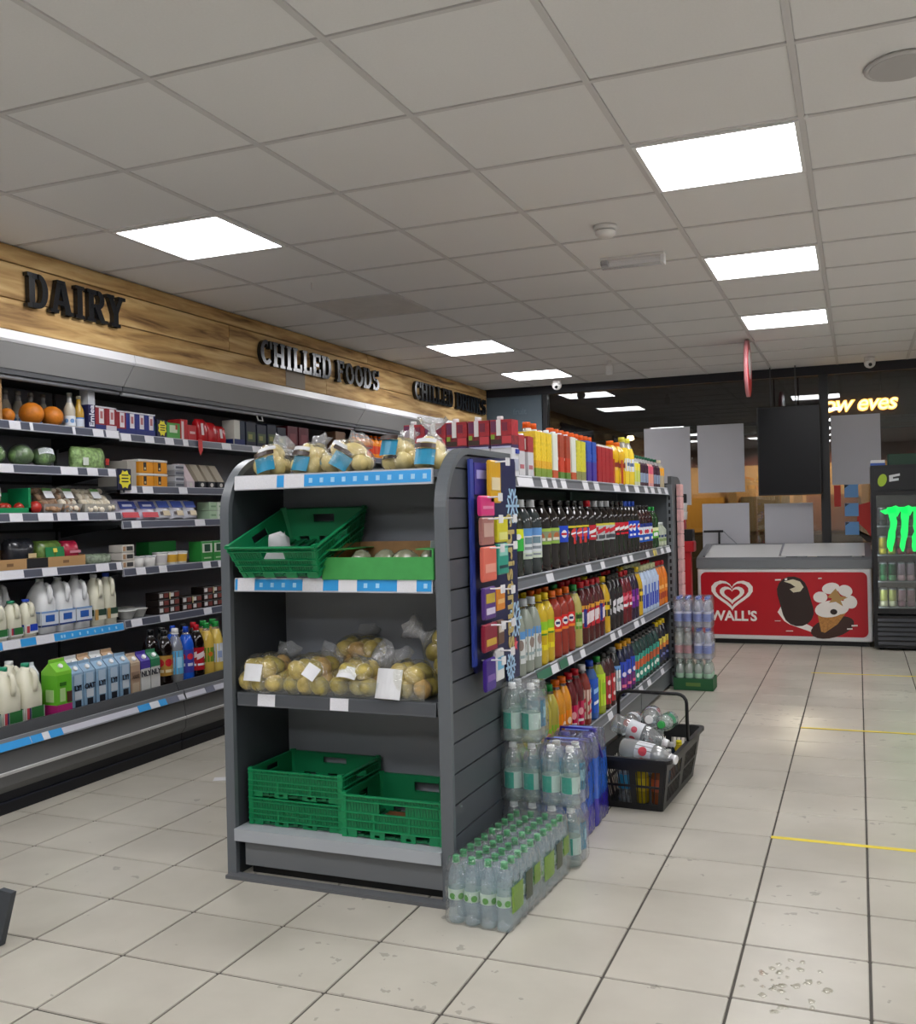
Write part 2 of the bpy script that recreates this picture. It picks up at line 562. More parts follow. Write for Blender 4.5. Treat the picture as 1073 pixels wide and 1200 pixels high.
def squares(x0, x1, step, h):
    n = int((x1 - x0) / step)
    return [(x0 + step * (i + .5) - h * .18, x0 + step * (i + .5) + h * .18, BLUEL) for i in range(n)]
SHELF_X = -3.85
BACK_X = -4.33
CABS = []
def cabinet(y0, y1, shelves, label, rails, deck_tickets, seed):
    rng = random.Random(seed)
    t = thing('chilled_display_cabinet', label, 'display cabinet', (-3.9, (y0 + y1) / 2, 0))
    L = y1 - y0
    g = .003
    a, b = y0 + g, y1 - g
    P = lambda n, m, label=None: wpart(n, m, t, label)
    P('back_panel', MB().box(BACK_X - .05, BACK_X, a, b, .1, 2.19, M('#44474d', .5)))
    for k in range(6):
        z = .42 + k * .27
        P('back_slat', MB().box(BACK_X, BACK_X + .006, a + .01, b - .01, z, z + .255, M('#8a8e97', .5)))
    P('kick_plate', MB().box(-4.3, -3.47, a, b, 0, .095, M('#10131d', .5)))
    P('kick_rib', MB().box(-3.47, -3.462, a, b, .05, .056, M('#23283a', .5)))
    # lower bumper body
    lb = MB()
    lb.prism([(-4.36, .095), (-3.47, .095), (-3.44, .13), (-3.437, .185), (-3.45, .275), (-3.50, .29), (-4.36, .29)], 'y', a, b, M('#6b6c6d', .4))
    P('bumper_body', lb)
    P('bumper_strip', MB().prism([(-3.4365, .176), (-3.431, .178), (-3.431, .19), (-3.4375, .192)], 'y', a, b, M('#c9c9c9', .3)))
    P('deck', MB().box(-4.3, -3.50, a, b, .29, .333, GREYD))
    P('deck_lip', MB().prism([(-3.485, .30), (-3.470, .30), (-3.50, .372), (-3.515, .372)], 'y', a, b, M('#3b3d40', .35)))
    r = rail(t, (-3.436, a, .282), b - a, PI / 2, .05, M('#c9c9d4', .4), deck_tickets, tilt=.55)
    # shelves
    for k, (z, rl) in enumerate(zip(shelves, rails)):
        s = P('shelf', MB().box(BACK_X + .01, SHELF_X - .006, a + .004, b - .004, z - .022, z - .002, M('#55585d', .4)))
        for yb in (a + .02, b - .03):
            P('shelf_bracket', MB().prism([(BACK_X + .01, z - .022), (SHELF_X - .05, z - .022), (SHELF_X - .05, z - .034), (BACK_X + .01, z - .09)], 'y', yb, yb + .008, GREYD))
        bg, tk = rl
        rail(t, (SHELF_X + .004, a + .002, z - .044), b - a - .004, PI / 2, .046, bg, tk if tk is not None else rand_tickets(L, 20, rng), base=M('#a9abb3', .35))
    # canopy
    P('canopy_top', MB().box(BACK_X - .05, -3.79, a, b, 2.14, 2.199, GREYL))
    P('canopy_white_strip', MB().prism([(-3.79, 2.14), (-3.735, 2.138), (-3.725, 2.15), (-3.735, 2.195), (-3.79, 2.199)], 'y', a, b, M('#f2f2f6', .3)))  # plain white facing strip
    P('canopy_visor', MB().prism([(-3.738, 2.137), (-3.75, 2.137), (-3.83, 2.03), (-3.815, 2.025)], 'y', a, b, M('#a5a5a5', .4)))
    P('blind_roller', MB().box(-3.9, -3.822, a, b, 2.0, 2.03, M('#54565a', .4)))
    P('blind_bar', MB().tube([(-3.845, a + .01, 1.988), (-3.845, b - .01, 1.988)], .012, M('#8c8e92', .3)))
    P('blind_hook', MB().tube([(-3.84, (a + b) / 2 - .03, 1.975), (-3.83, (a + b) / 2 - .03, 1.945), (-3.83, (a + b) / 2 + .03, 1.945), (-3.84, (a + b) / 2 + .03, 1.975)], .005, WHITE, 6))
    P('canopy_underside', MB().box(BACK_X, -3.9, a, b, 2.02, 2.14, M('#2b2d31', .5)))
    return t
def tk(*xs):
    return [(a, b, TICK) for a, b in xs]
A0, A1, B1, C1 = 1.9, 4.42, 7.2, 9.98
sA = [1.775, 1.56, 1.318, 1.037, .696]
sB = [1.765, 1.468, 1.268, .998, .704]
dk = lambda off: [(x - off, x2 - off, m) for x, x2, m in ((3.1, 3.33, BLUE), (3.335, 3.40, BLUE), (3.40, 3.44, TICK), (3.44, 3.52, BLUE), (4.04, 4.13, BLUE), (4.13, 4.2, TICK), (4.2, 4.26, BLUE), (4.26, 4.36, M('#6b6e80', .4)), (4.60, 4.68, M('#6b6e80', .4)))]
blue_A = [(0.0, 1.42, BLUE), (1.46, 1.52, TICK), (1.66, 1.77, TICK), (1.87, 1.99, TICK)] + [(x, x + .02, BLUEL) for x in [1.55, 1.59, 2.03] + [2.05 + .055 * i for i in range(8)]]
cabinet(A0, A1, sA, 'chilled cabinet under the first wooden sign, holding milk jugs and mushrooms',
        [(RAILD, tk((1.73, 1.8), (1.86, 1.88), (2.15, 2.17), (2.3, 2.38), (2.4, 2.5))),
         (RAILD, tk((1.6, 1.75), (2.06, 2.18), (2.25, 2.33), (2.41, 2.47))),
         (RAILD, tk((1.72, 1.8), (1.9, 2.0), (2.03, 2.12), (2.17, 2.25), (2.4, 2.46))),
         (RAILD, tk((1.6, 1.8), (1.92, 2.02), (2.3, 2.4), (2.46, 2.5))),
         (BLUE, blue_A)], [q for q in dk(A0) if q[1] < A1 - A0], 1)
cabinet(A1, B1, sB, 'chilled cabinet under the middle wooden sign, holding cheese and yogurt packs',
        [(RAILD, tk((.0, .08), (.2, .28), (.38, .46), (.55, .6), (.95, 1.05), (1.3, 1.42), (1.5, 1.65), (1.7, 1.8))),
         (RAILD, tk((.02, .12), (.17, .26), (.5, .58))),
         (RAILD, tk((.07, .15), (.65, .75))),
         (RAILD, tk((.1, .18), (.3, .37), (.72, .8), (.88, .98))),
         (RAILD, tk((.05, .14), (.3, .38), (.72, .8)))], [q for q in dk(A1) if q[0] > 0], 2)
cabinet(B1, C1, sB, 'chilled cabinet nearest the shop window under the last wooden sign',
        [(RAILD, None)] * 5, [(.3, .4, TICK), (.9, 1.0, TICK), (1.5, 1.7, TICK)], 3)

# wooden-board signs ------------------------------------------------
LETTER = M('#17191d', 0.22)
LETTER_SIDE = M('#1d1f24', 0.5)
def slab_letter(ch, H, T=.028):
    """slab-serif capital built from strokes; width in units of height"""
    W = {'I': .42, 'Y': .78, 'A': .86, 'S': .62, 'E': .66, 'L': .64, 'F': .64, 'H': .82, 'N': .84, 'K': .84}.get(ch, .74)
    st, sf, sw = .2, .11, .07      # stem width, serif height, serif overhang
    quads = []
    def R(x0, x1, z0, z1): quads.append([(x0, z0), (x1, z0), (x1, z1), (x0, z1)])
    def D(x0, z0, x1, z1, wd): quads.append([(x0 - wd / 2, z0), (x0 + wd / 2, z0), (x1 + wd / 2, z1), (x1 - wd / 2, z1)])
    def ring(cx, cz, rx, rz, tx, tz, a0, a1, n=12):
        for i in range(n):
            b0, b1 = math.radians(a0 + (a1 - a0) * i / n), math.radians(a0 + (a1 - a0) * (i + 1) / n)
            quads.append([(cx + rx * math.cos(b0), cz + rz * math.sin(b0)), (cx + rx * math.cos(b1), cz + rz * math.sin(b1)),
                          (cx + (rx - tx) * math.cos(b1), cz + (rz - tz) * math.sin(b1)), (cx + (rx - tx) * math.cos(b0), cz + (rz - tz) * math.sin(b0))])
    def stem(x):
        R(x, x + st, 0, 1); R(x - sw, x + st + sw, 0, sf); R(x - sw, x + st + sw, 1 - sf, 1)
    if ch == 'D':
        stem(.08); R(.2, .4, 1 - .16, 1); R(.2, .4, 0, .16); ring(.38, .5, .34, .5, .2, .16, -90, 90)
    elif ch == 'A':
        D(.16, 0, .36, 1, .17); D(.70, 0, .46, 1, .22); R(.26, .62, .26, .39); R(.02, .32, 0, sf); R(.54, .86, 0, sf); R(.26, .56, 1 - sf, 1)
    elif ch == 'I':
        stem(.11)
    elif ch == 'R':
        stem(.08); R(.2, .42, .85, 1); R(.2, .42, .42, .56); ring(.42, .71, .27, .29, .19, .15, -90, 90); D(.62, 0, .40, .46, .22); R(.52, .8, 0, sf)
    elif ch == 'Y':
        D(.39, .4, .16, 1, .2); D(.39, .4, .64, 1, .17); R(.29, .49, 0, .46); R(.2, .58, 0, sf); R(.02, .32, 1 - sf, 1); R(.5, .8, 1 - sf, 1)
    elif ch in 'CO':
        ring(.37, .5, .36, .5, .2, .16, *((40, 320) if ch == 'C' else (0, 360)), n=18)
        if ch == 'C':
            R(.56, .70, .66, .98)
    elif ch == 'H':
        stem(.08); stem(.54); R(.2, .6, .42, .57)
    elif ch in 'LEF':
        stem(.08)
        if ch in 'LE': R(.2, .62, 0, .15); R(.5, .62, 0, .34)
        if ch in 'EF': R(.2, .62, .85, 1); R(.5, .62, .68, 1); R(.2, .48, .43, .57)
    elif ch == 'N':
        stem(.08); R(.58, .74, 0, 1); R(.5, .82, 1 - sf, 1); D(.62, 0, .2, 1, .22)
    elif ch == 'K':
        stem(.08); D(.3, .45, .62, 1, .17); D(.64, 0, .36, .58, .22); R(.5, .8, 1 - sf, 1); R(.5, .84, 0, sf)
    elif ch == 'S':
        ring(.32, .72, .29, .28, .18, .14, 20, 270); ring(.32, .29, .3, .29, .18, .14, -160, 90); R(.5, .6, .7, .98); R(.02, .12, .02, .3)
    b = MB()
    for qi, q in enumerate(quads):
        Tq = T + .0004 * qi
        b.loft([[(x * H, -Tq, z * H) for x, z in q], [(x * H, 0, z * H) for x, z in q]], LETTER, False)
    return b, W * H
def board_sign(name, text, y0, y1, z, H, label):
    t = thing(name, label, 'sign', (-3.748, (y0 + y1) / 2, z))
    ws = []
    for ch in text:
        ws.append(.34 * H if ch == ' ' else slab_letter(ch, H)[1])
    k = (y1 - y0) / (sum(ws) + .06 * H * (len(text) - 1))
    y = y0
    for ch, wd in zip(text, ws):
        if ch != ' ':
            me = cached(('letter', ch, H), lambda: slab_letter(ch, H)[0])
            o = part('letter', me, t, (0, y - (y0 + y1) / 2, 0), (0, 0, PI / 2))
            o.scale = (k, 1, 1)
        y += (wd + .06 * H) * k
    return t
board_sign('dairy_sign', 'DAIRY', 3.645, 4.335, 2.325, .17, 'raised black slab letters reading DAIRY on the wooden boards')
board_sign('chilled_foods_sign', 'CHILLED FOODS', 5.66, 7.43, 2.315, .17, 'raised black slab letters reading CHILLED FOODS on the wooden boards')
board_sign('chilled_drinks_sign', 'CHILLED DRINKS', 8.16, 10.0, 2.325, .17, 'raised black slab letters reading CHILLED DRINKS on the wooden boards')
single('paper_patch', MB().box(-3.7495, -3.7475, 6.02, 6.28, 2.205, 2.33, M('#8f8474', .6)), 'grey tape patch on the boards under the CHILLED FOODS lettering', 'patch')
single('paper_patch', MB().box(-3.7495, -3.7475, 9.75, 9.95, 2.21, 2.30, M('#d6cfc2', .6)), 'white tape patch on the boards under the CHILLED DRINKS lettering', 'patch')

# ================================================================ GONDOLA END UNIT (faces the camera)
GXL, GXR = -2.065, -1.268      # inner faces of the side panels
GF, GB = 2.93, 3.28
end = thing('gondola_end_unit', 'dark grey shelf unit end bay with rounded side panels, holding crates and potatoes', 'shelving', (-1.66, 3.1, 0))
def side_poly(yf, yb, zt, r=.22):
    return [(yf, 0), (yf, zt - r)] + [(yf + r - r * math.cos(math.radians(a)), zt - r + r * math.sin(math.radians(a))) for a in range(5, 91, 5)] + [(yb, zt), (yb, 0)]
wpart('side_panel', MB().prism(side_poly(GF - .01, 3.36, 1.485), 'x', -2.095, -2.068, M('#3a3e43', .45)), end)
def rim(x0, x1, yf, yb, zt, r=.22, t=.022):
    b = MB()
    out = [(yf, 0)] + [(yf + r - r * math.cos(math.radians(a)), zt - r + r * math.sin(math.radians(a))) for a in range(0, 91, 5)] + [(yb, zt)]
    ri = r - t
    inn = [(yf + t, 0)] + [(yf + r - ri * math.cos(math.radians(a)), zt - r + ri * math.sin(math.radians(a))) for a in range(0, 91, 5)] + [(yb, zt - t)]
    for i in range(len(out) - 1):
        q = [out[i], out[i + 1], inn[i + 1], inn[i]]
        b.loft([[(x0, y, z) for y, z in q], [(x1, y, z) for y, z in q]], M('#5f6469', .38), False)
    return b
wpart('panel_edging', rim(-2.1, -2.064, GF - .016, 3.36, 1.49), end)
# right side panel with grooves (slats) ----------------------------
ZT = 1.49
wpart('side_panel', MB().prism(side_poly(GF + .004, 3.56, ZT - .006), 'x', -1.266, -1.246, M('#2f3337', .5)), end)
wpart('panel_edging', rim(-1.27, -1.228, GF - .016, 3.56, ZT), end)
z = .02
r_ = .2
while z < ZT - .05:
    z1 = min(z + .094, ZT - .03)
    def yfront(zz):
        zr = ZT - .022 - r_
        if zz <= zr: return GF + .008
        return GF + .008 + r_ - math.sqrt(max(0, r_ * r_ - (zz - zr) ** 2))
    poly = [(yfront(z), z), (yfront((z + z1) / 2), (z + z1) / 2), (yfront(z1), z1), (3.555, z1), (3.555, z)]
    wpart('slat', MB().prism(poly, 'x', -1.247, -1.232, M('#474b50', .45, var=.04, scale=6)), end)
    z += .1
wpart('back_panel', MB().box(-2.066, -1.267, GB, GB + .02, .05, 1.44, M('#868a91', .45)), end)
for z in (.64, 1.0):
    wpart('panel_joint', MB().box(-2.06, -1.27, GB - .001, GB, z, z + .004, BLACK), end)
def end_shelf(z, depth_front, name='shelf', lipm=M('#565a5f', .4)):
    wpart(name, MB().box(GXL + .003, GXR - .003, depth_front + .004, GB, z - .025, z, lipm), end)
end_shelf(1.413, 2.95); end_shelf(1.05, 2.93); end_shelf(.65, 2.935)
wpart('base_deck', MB().box(GXL + .002, GXR - .002, 2.905, GB, .13, .172, M('#a7acb2', .38)), end)
wpart('base_plinth', MB().box(GXL + .02, GXR - .005, 2.945, GB, .035, .13, M('#74777b', .45)), end)
wpart('base_recess', MB().box(GXL + .03, GXR - .01, 2.975, GB, .0, .035, BLACK), end)
wpart('floor_trim', MB().box(-2.09, -1.245, 2.885, 2.93, 0, .012, M('#5e6063', .5)), end)
def erail(z0, h, bg, tickets, y=2.946, base='#b9bcc4'):
    return rail(end, (GXL + .012, y, z0), GXR - GXL - .03, 0, h, bg, tickets, base=M(base, .35), tilt=.1)
Lr = GXR - GXL - .03
erail(1.366, .052, BLUE, [(0, .175, TICK), (.205, .285, TICK)] + squares(.29, Lr, .043, .05), 2.944)
erail(1.008, .048, BLUE, [(.015, .085, TICK), (.28, .36, TICK), (.42, .49, M('#e9e9ee', .4)), (.64, .71, TICK)] + squares(.09, .27, .045, .045) + squares(.37, .41, .04, .045) + squares(.5, .63, .045, .045) + squares(.72, Lr, .045, .045), 2.928)
erail(.604, .046, M('#4c4f54', .42), [(.085, .155, TICK), (.375, .445, TICK)], 2.932, '#5a5e63')
wpart('acrylic_riser', MB().box(GXL + .04, GXR - .04, 2.932, 2.934, 1.052, 1.085, film('#fafcfc', .04, .02, .05)), end)
wpart('acrylic_riser', MB().box(GXL + .05, GXR - .06, 2.936, 2.939, .652, .705, film('#fafcfc', .05, .025, .05)), end)

# ================================================================ GONDOLA RUN (drinks side faces +x)
RY0, RY1 = 3.30, 7.08
run = thing('gondola_run', 'long grey double-sided shelf run stacked with bottled drinks', 'shelving', (-1.66, 5.2, 0))
wpart('spine_panel', MB().box(-1.675, -1.645, RY0 + .02, RY1 - .01, .05, 1.42, M('#3d4146', .5)), run)
UP = M('#6f7479', .42)
for yy in (4.56, 5.82, 7.055):
    wpart('upright', MB().box(-1.70, -1.62, yy - .02, yy + .02, 0, 1.47, UP), run)
ep = MB().box(-1.63, -1.225, RY1 - .02, RY1 + .015, 0, 1.44, M('#5a5f64', .45))
epo = wpart('end_upright', ep, run)
wpart('end_post', MB().box(-1.262, -1.222, RY1 - .036, RY1 - .021, .02, 1.44, UP), run)
for k in range(26):
    wpart('slot', MB().box(-1.249, -1.235, RY1 - .038, RY1 - .036, .08 + k * .05, .108 + k * .05, BLACK), run)
SZ = [1.41, 1.005, .605, .2]
RAILX = [1.366, .958, .558, .152]
rng = random.Random(11)
TG = [
    [(.10, .3), (.42, .5), (.58, .64), (.72, .8), (1.1, 1.2), (1.32, 1.42), (1.75, 1.9), (2.05, 2.12), (2.3, 2.42), (2.6, 2.7), (2.8, 2.92), (3.05, 3.15), (3.3, 3.4)],
    [(.46, .56), (1.12, 1.22), (1.42, 1.5), (1.93, 2.05), (2.12, 2.2), (2.6, 2.7), (2.86, 2.96), (3.1, 3.2), (3.3, 3.5)],
    [(.5, .6), (.76, .84), (.98, 1.06), (1.6, 1.7), (1.78, 1.86), (2.2, 2.32), (2.4, 2.5), (3.3, 3.36)],
    [(.6, .7), (.9, 1.0), (1.5, 1.6), (2.3, 2.4), (2.55, 2.65), (3.0, 3.1)]]
for k, (z, rz) in enumerate(zip(SZ, RAILX)):
    wpart('shelf', MB().box(-1.644, -1.246, RY0 + (.28 if k < 3 else .26), RY1 - .03, z - .028, z - .002, M('#54585d', .4)), run)
    wpart('shelf', MB().box(-2.07, -1.676, RY0 + .08, RY1 - .03, z - .028, z - .002, M('#54585d', .4)), run)
    y0 = 3.585
    ticks = tk(*TG[k])
    if k == 2:
        ticks += [(.3, .5, M('#2f6b52', .45)), (.63, .75, M('#2f6b52', .45))]
    if k == 1:
        ticks += [(2.84, 2.95, TICKY)]
    rail(run, (-1.243, y0, rz), RY1 - .04 - y0, PI / 2, .05, M('#62656d', .4), ticks, base=M('#a7aab2', .35), tilt=.25)
wpart('base_plinth', MB().box(-2.06, -1.262, RY0 + .08, RY1 - .02, .02, .15, M('#56595d', .45)), run)
for k in range(3):
    yb = 3.8 + k * 1.1
    wpart('plinth_panel', MB().box(-1.262, -1.255, yb, yb + 1.085, .03, .148, M('#63666a', .45)), run)
# far end unit
far = thing('gondola_far_end_unit', 'end bay on the far side of the drinks shelf run, pink packets on its edge', 'shelving', (-1.66, 7.3, 0))
wpart('side_panel', MB().prism([(7.105, 0), (7.105, 1.5)] + [(7.36 + .22 * math.sin(math.radians(a)), 1.28 + .22 * math.cos(math.radians(a))) for a in range(0, 91, 15)] + [(7.58, 0)], 'x', -1.262, -1.235, M('#55585c', .5)), far)
wpart('side_panel', MB().prism([(7.105, 0), (7.105, 1.5)] + [(7.36 + .22 * math.sin(math.radians(a)), 1.28 + .22 * math.cos(math.radians(a))) for a in range(0, 91, 15)] + [(7.58, 0)], 'x', -2.085, -2.06, M('#55585c', .5)), far)
wpart('back_panel', MB().box(-2.06, -1.262, 7.11, 7.13, .05, 1.45, GREYD), far)
for z in (.17, .62, 1.0, 1.38):
    wpart('shelf', MB().box(-2.058, -1.264, 7.13, 7.56, z - .03, z, GREY), far)
# ================================================================ PRODUCT BUILDERS
def bottle_profile(shape, r, h):
    if shape == 'cola':
        p = [(.70, 0), (.92, .015), (1, .06), (1, .16), (.94, .22), (.955, .3), (.955, .60), (1, .63), (.97, .70), (.80, .79), (.52, .86), (.36, .90), (.33, .925)]
    elif shape == 'hour':
        p = [(.72, 0), (.95, .015), (1, .07), (1, .28), (.90, .40), (.80, .46), (.90, .54), (1, .64), (.98, .72), (.8, .80), (.5, .88), (.38, .91), (.36, .93)]
    elif shape == 'water':
        p = [(.72, 0), (.95, .015), (1, .06), (.97, .10), (1, .14), (.95, .19), (1, .24), (.97, .28), (.97, .56), (1, .6), (.96, .68), (.80, .78), (.55, .86), (.40, .905), (.37, .93)]
    elif shape == 'juice':
        p = [(.80, 0), (.97, .015), (1, .05), (1, .60), (.95, .68), (.75, .78), (.5, .86), (.42, .90), (.40, .93)]
    elif shape == 'slim':
        p = [(.85, 0), (1, .015), (1, .50), (.9, .58), (.5, .72), (.42, .78), (.42, .93)]
    else:
        p = [(.85, 0), (1, .02), (1, .7), (.6, .85), (.5, .93)]
    return [(a * r, b * h) for a, b in p]
CLEARB = film('#e6eef0', .05, .05, .06, bump=.1, scale=70)
def bottle_meshes(kind):
    k = KINDS[kind]
    r, h = k['r'], k['h']
    prof = bottle_profile(k['shape'], r, h)
    fill = k.get('fill', .8)
    liquid = k['liquid']
    head = k.get('head', CLEARB)
    mats = [liquid if prof[i][1] < fill * h else head for i in range(len(prof) - 1)]
    body = cached((kind, 'b'), lambda: MB().lathe(prof, mats, k.get('seg', 14), power=k.get('power', 2.0)))
    cr = prof[-1][0] * 1.12
    def cap():
        b = MB()
        b.lathe([(cr, h * .915), (cr, h * .992), (cr * .9, h)], k['cap'], 12)
        if k.get('ring', True):
            b.lathe([(cr * 1.12, h * .902), (cr * 1.12, h * .912)], k['cap'], 12)
        return b
    capm = cached((kind, 'c'), cap)
    lab = None
    if k.get('bands'):
        def label():
            b = MB()
            rl = r * k.get('lr', .975) + .0012
            seg = 18
            for z0, z1, mt in k['bands']:
                b.lathe([(rl, z0 * h), (rl, z1 * h)], mt, seg, caps=False, power=k.get('power', 2.0))
            for (a, zc, rw, rh, mt, *st) in k.get('marks', []):
                # printed mark: a flat patch wrapped round the label. a in degrees, sizes in metres
                n = 12
                a = math.radians(a)
                kind_ = st[0] if st else 'disc'
                R2 = rl + .0009
                if kind_ == 'disc':
                    base = len(b.v)
                    b.v.append((R2 * math.cos(a), R2 * math.sin(a), zc * h))
                    for i in range(n):
                        t = 2 * PI * i / n
                        aa = a + rw * math.cos(t) / rl
                        b.v.append((R2 * math.cos(aa), R2 * math.sin(aa), zc * h + rh * math.sin(t)))
                    for i in range(n):
                        b.face([base, base + 1 + i, base + 1 + (i + 1) % n], mt)
                else:
                    base = len(b.v)
                    for i in range(7):
                        aa = a + rw * (i / 3 - 1) / rl
                        sl = (i / 3 - 1) * (st[1] if len(st) > 1 else 0)
                        for s in (-1, 1):
                            b.v.append((R2 * math.cos(aa), R2 * math.sin(aa), zc * h + s * rh + sl))
                    for i in range(6):
                        b.face([base + 2 * i, base + 2 * i + 2, base + 2 * i + 3, base + 2 * i + 1], mt)
            return b
        lab = cached((kind, 'l'), label)
    return body, lab, capm
def bottle(kind, loc, label, group=None, rotz=0.0, name='drink_bottle', cat='bottle', rot=None):
    bo, la, ca = bottle_meshes(kind)
    t = thing(name, label, cat, loc, rotz, group, rot)
    part('bottle_body', bo, t)
    if la: part('label_sleeve', la, t)
    part('cap', ca, t)
    return t
cc = lambda h, ro=.25: M(h, ro)
DARK = M('#120a08', .08, spec=.6)
DARK2 = M('#1a1514', .1, spec=.6)
COLAHEAD = film('#5b4a44', .06, .03, .05)
REDC, WHITEC, BLUEC, YELC, ORC, GRNC, BLKC = cc('#c01626'), cc('#e8e8ea'), cc('#1a49b8'), cc('#e9c81e'), cc('#ef7216'), cc('#1f8f3e'), cc('#141416')
SILV = M('#b9bdc2', .35)
KINDS = {}
def K(n, **k): KINDS[n] = k
def cola(n, bands, marks=(), cap=BLKC, liquid=DARK, head=COLAHEAD, r=.048, h=.315, shape='cola', fill=.82):
    K(n, r=r, h=h, shape=shape, liquid=liquid, head=head, cap=cap, bands=bands, marks=marks, fill=fill)
def discs(z, rw, rh, mt, angs=(-80, -20, 40, 160, 220)): return [(a, z, rw, rh, mt) for a in angs]
def bars(z, rw, rh, mt, sl=0.0, angs=(-80, -20, 40, 160, 220)): return [(a, z, rw, rh, mt, 'bar', sl) for a in angs]
cola('lime', [(.34, .5, cc('#2fae3d')), (.5, .62, cc('#d6dd2a'))], discs(.52, .014, .012, WHITEC), cap=GRNC, liquid=M('#20251f', .1))
cola('whiteblue', [(.22, .30, cc('#cfd9c8')), (.30, .52, cc('#d8dde0')), (.52, .62, cc('#5f93cf'))], bars(.46, .02, .014, cc('#6d8793')) + bars(.36, .022, .006, cc('#8b9399')) + bars(.27, .02, .004, cc('#8b9399')), cap=cc('#d9dde0'), liquid=M('#33393a', .08), head=COLAHEAD)
cola('greentan', [(.38, .42, cc('#8db24a')), (.42, .56, cc('#87906f')), (.56, .6, cc('#9fc04e'))], discs(.49, .016, .016, cc('#b3693d')) + bars(.45, .02, .006, cc('#e0dfcc')))
cola('royal', [(.38, .62, cc('#1f46c8'))], discs(.5, .016, .018, cc('#e3e6ee')) + bars(.5, .016, .005, REDC), liquid=DARK)
cola('blackmax', [(.36, .58, cc('#17181c')), (.58, .61, cc('#d8c92e'))], discs(.5, .021, .024, cc('#d03a3a')) + bars(.5, .021, .004, cc('#e9e9ee'), .004) + bars(.38, .008, .014, cc('#c23131')) + [(10, .48, .012, .028, cc('#2a49b9'), 'bar')])
cola('redcola', [(.36, .6, cc('#c2182b'))], bars(.5, .026, .008, WHITEC, .008) + bars(.42, .018, .004, WHITEC), cap=REDC)
cola('silver', [(.33, .58, SILV), (.58, .615, cc('#d9cf4a'))], bars(.5, .028, .011, cc('#cf2638'), .009) + bars(.39, .022, .010, cc('#4a4e55')), cap=cc('#b8bcc2'))
cola('zero', [(.36, .46, cc('#141416')), (.46, .61, cc('#c81d31'))], bars(.51, .024, .008, WHITEC, .007) + bars(.41, .018, .006, cc('#c81d31')), cap=BLKC)
cola('bluecola', [(.30, .62, cc('#163fc4'))], discs(.5, .02, .022, cc('#e3e6ee')) + bars(.515, .018, .007, cc('#d02a3a'), .004) + bars(.36, .014, .006, WHITEC), cap=BLUEC)
cola('pepper', [(.20, .36, cc('#1e55b8')), (.36, .52, cc('#d9dee8')), (.52, .6, cc('#1d2f7e'))], discs(.42, .014, .014, cc('#c03046')) + bars(.27, .012, .008, WHITEC), liquid=M('#2a0d10', .1), r=.045, h=.29)
cola('greenb', [(.25, .42, cc('#5fae3a')), (.42, .5, cc('#dfe6b0'))], discs(.34, .014, .014, WHITEC), liquid=M('#1c3d1d', .1), cap=GRNC, r=.042, h=.28, head=film('#4f7a4a', .06, .03))
cola('palecan', [(.1, .4, cc('#c9cfb4')), (.4, .5, cc('#2a3a6d'))], bars(.3, .02, .01, cc('#8da06d')), liquid=M('#a6ad9d', .3), cap=cc('#d5d8d8'), shape='other', r=.05, h=.17, fill=1.0)
# squash shelf
sq = dict(r=.044, h=.305, shape='juice')
cola('sq_white', [(.18, .5, cc('#d5d9d6')), (.5, .6, cc('#5a94cf'))], discs(.42, .016, .022, cc('#8f7f76')) + bars(.27, .02, .006, cc('#9aa')), liquid=M('#8d9488', .08), cap=cc('#cfd5d8'), head=CLEARB, **sq)
cola('sq_yellow', [(.22, .5, cc('#e9d80f')), (.5, .62, cc('#8fc41e'))], bars(.36, .018, .02, cc('#c7a400')) + bars(.44, .02, .004, cc('#3f7d1e')), liquid=M('#c7a822', .1), cap=YELC, head=film('#e6dca0', .05, .05), r=.044, h=.305, shape='hour')
cola('sq_orange', [(.44, .62, cc('#d92222')), (.4, .44, cc('#ef7a1e'))], discs(.53, .017, .018, cc('#f0e8e4')) + bars(.53, .012, .006, cc('#2b2b60')), liquid=M('#8d2a17', .08), cap=ORC, head=film('#c98a6a', .05, .05), r=.046, h=.305, shape='hour')
cola('sq_palegreen', [(.3, .56, cc('#5d9e2c'))], bars(.5, .018, .01, cc('#223d12')) + bars(.38, .018, .01, cc('#b9d48a')), liquid=M('#b0a45a', .1), cap=GRNC, head=film('#d9d3a4', .05, .05), **sq)
cola('sq_navyred', [(.26, .56, cc('#c01f2d')), (.56, .62, cc('#d99a2e'))], bars(.45, .020, .018, cc('#e6d5d9'), .006) + bars(.36, .016, .010, cc('#e6d5d9'), .006) + [(-50, .42, .010, .045, cc('#1c2378'), 'bar'), (70, .42, .010, .045, cc('#1c2378'), 'bar')], liquid=M('#4a0d10', .08), cap=REDC, head=film('#8f3a3a', .05, .03), r=.046, h=.31, shape='juice')
cola('sq_yel2', [(.3, .56, cc('#2c2a20'))], bars(.46, .018, .012, cc('#e3c022')), liquid=M('#c9a21c', .1), cap=YELC, head=film('#e3cf85', .05, .05), **sq)
cola('sq_black', [(.24, .6, cc('#1a1a1e'))], bars(.5, .016, .016, cc('#d9d9de'), .006) + bars(.36, .018, .016, cc('#c9c9ce'), -.006), liquid=M('#160b12', .08), cap=BLKC, **sq)
cola('sq_red', [(.3, .6, cc('#c2203a'))], bars(.5, .02, .012, cc('#e77b8e'), .006) + bars(.36, .018, .008, WHITEC), liquid=M('#5f0f1a', .08), cap=REDC, head=film('#a34b55', .05, .03), **sq)
cola('sq_purple', [(.24, .6, cc('#6a1d8c'))], bars(.42, .014, .014, cc('#c055b0')), liquid=M('#230c30', .08), cap=BLKC, **sq)
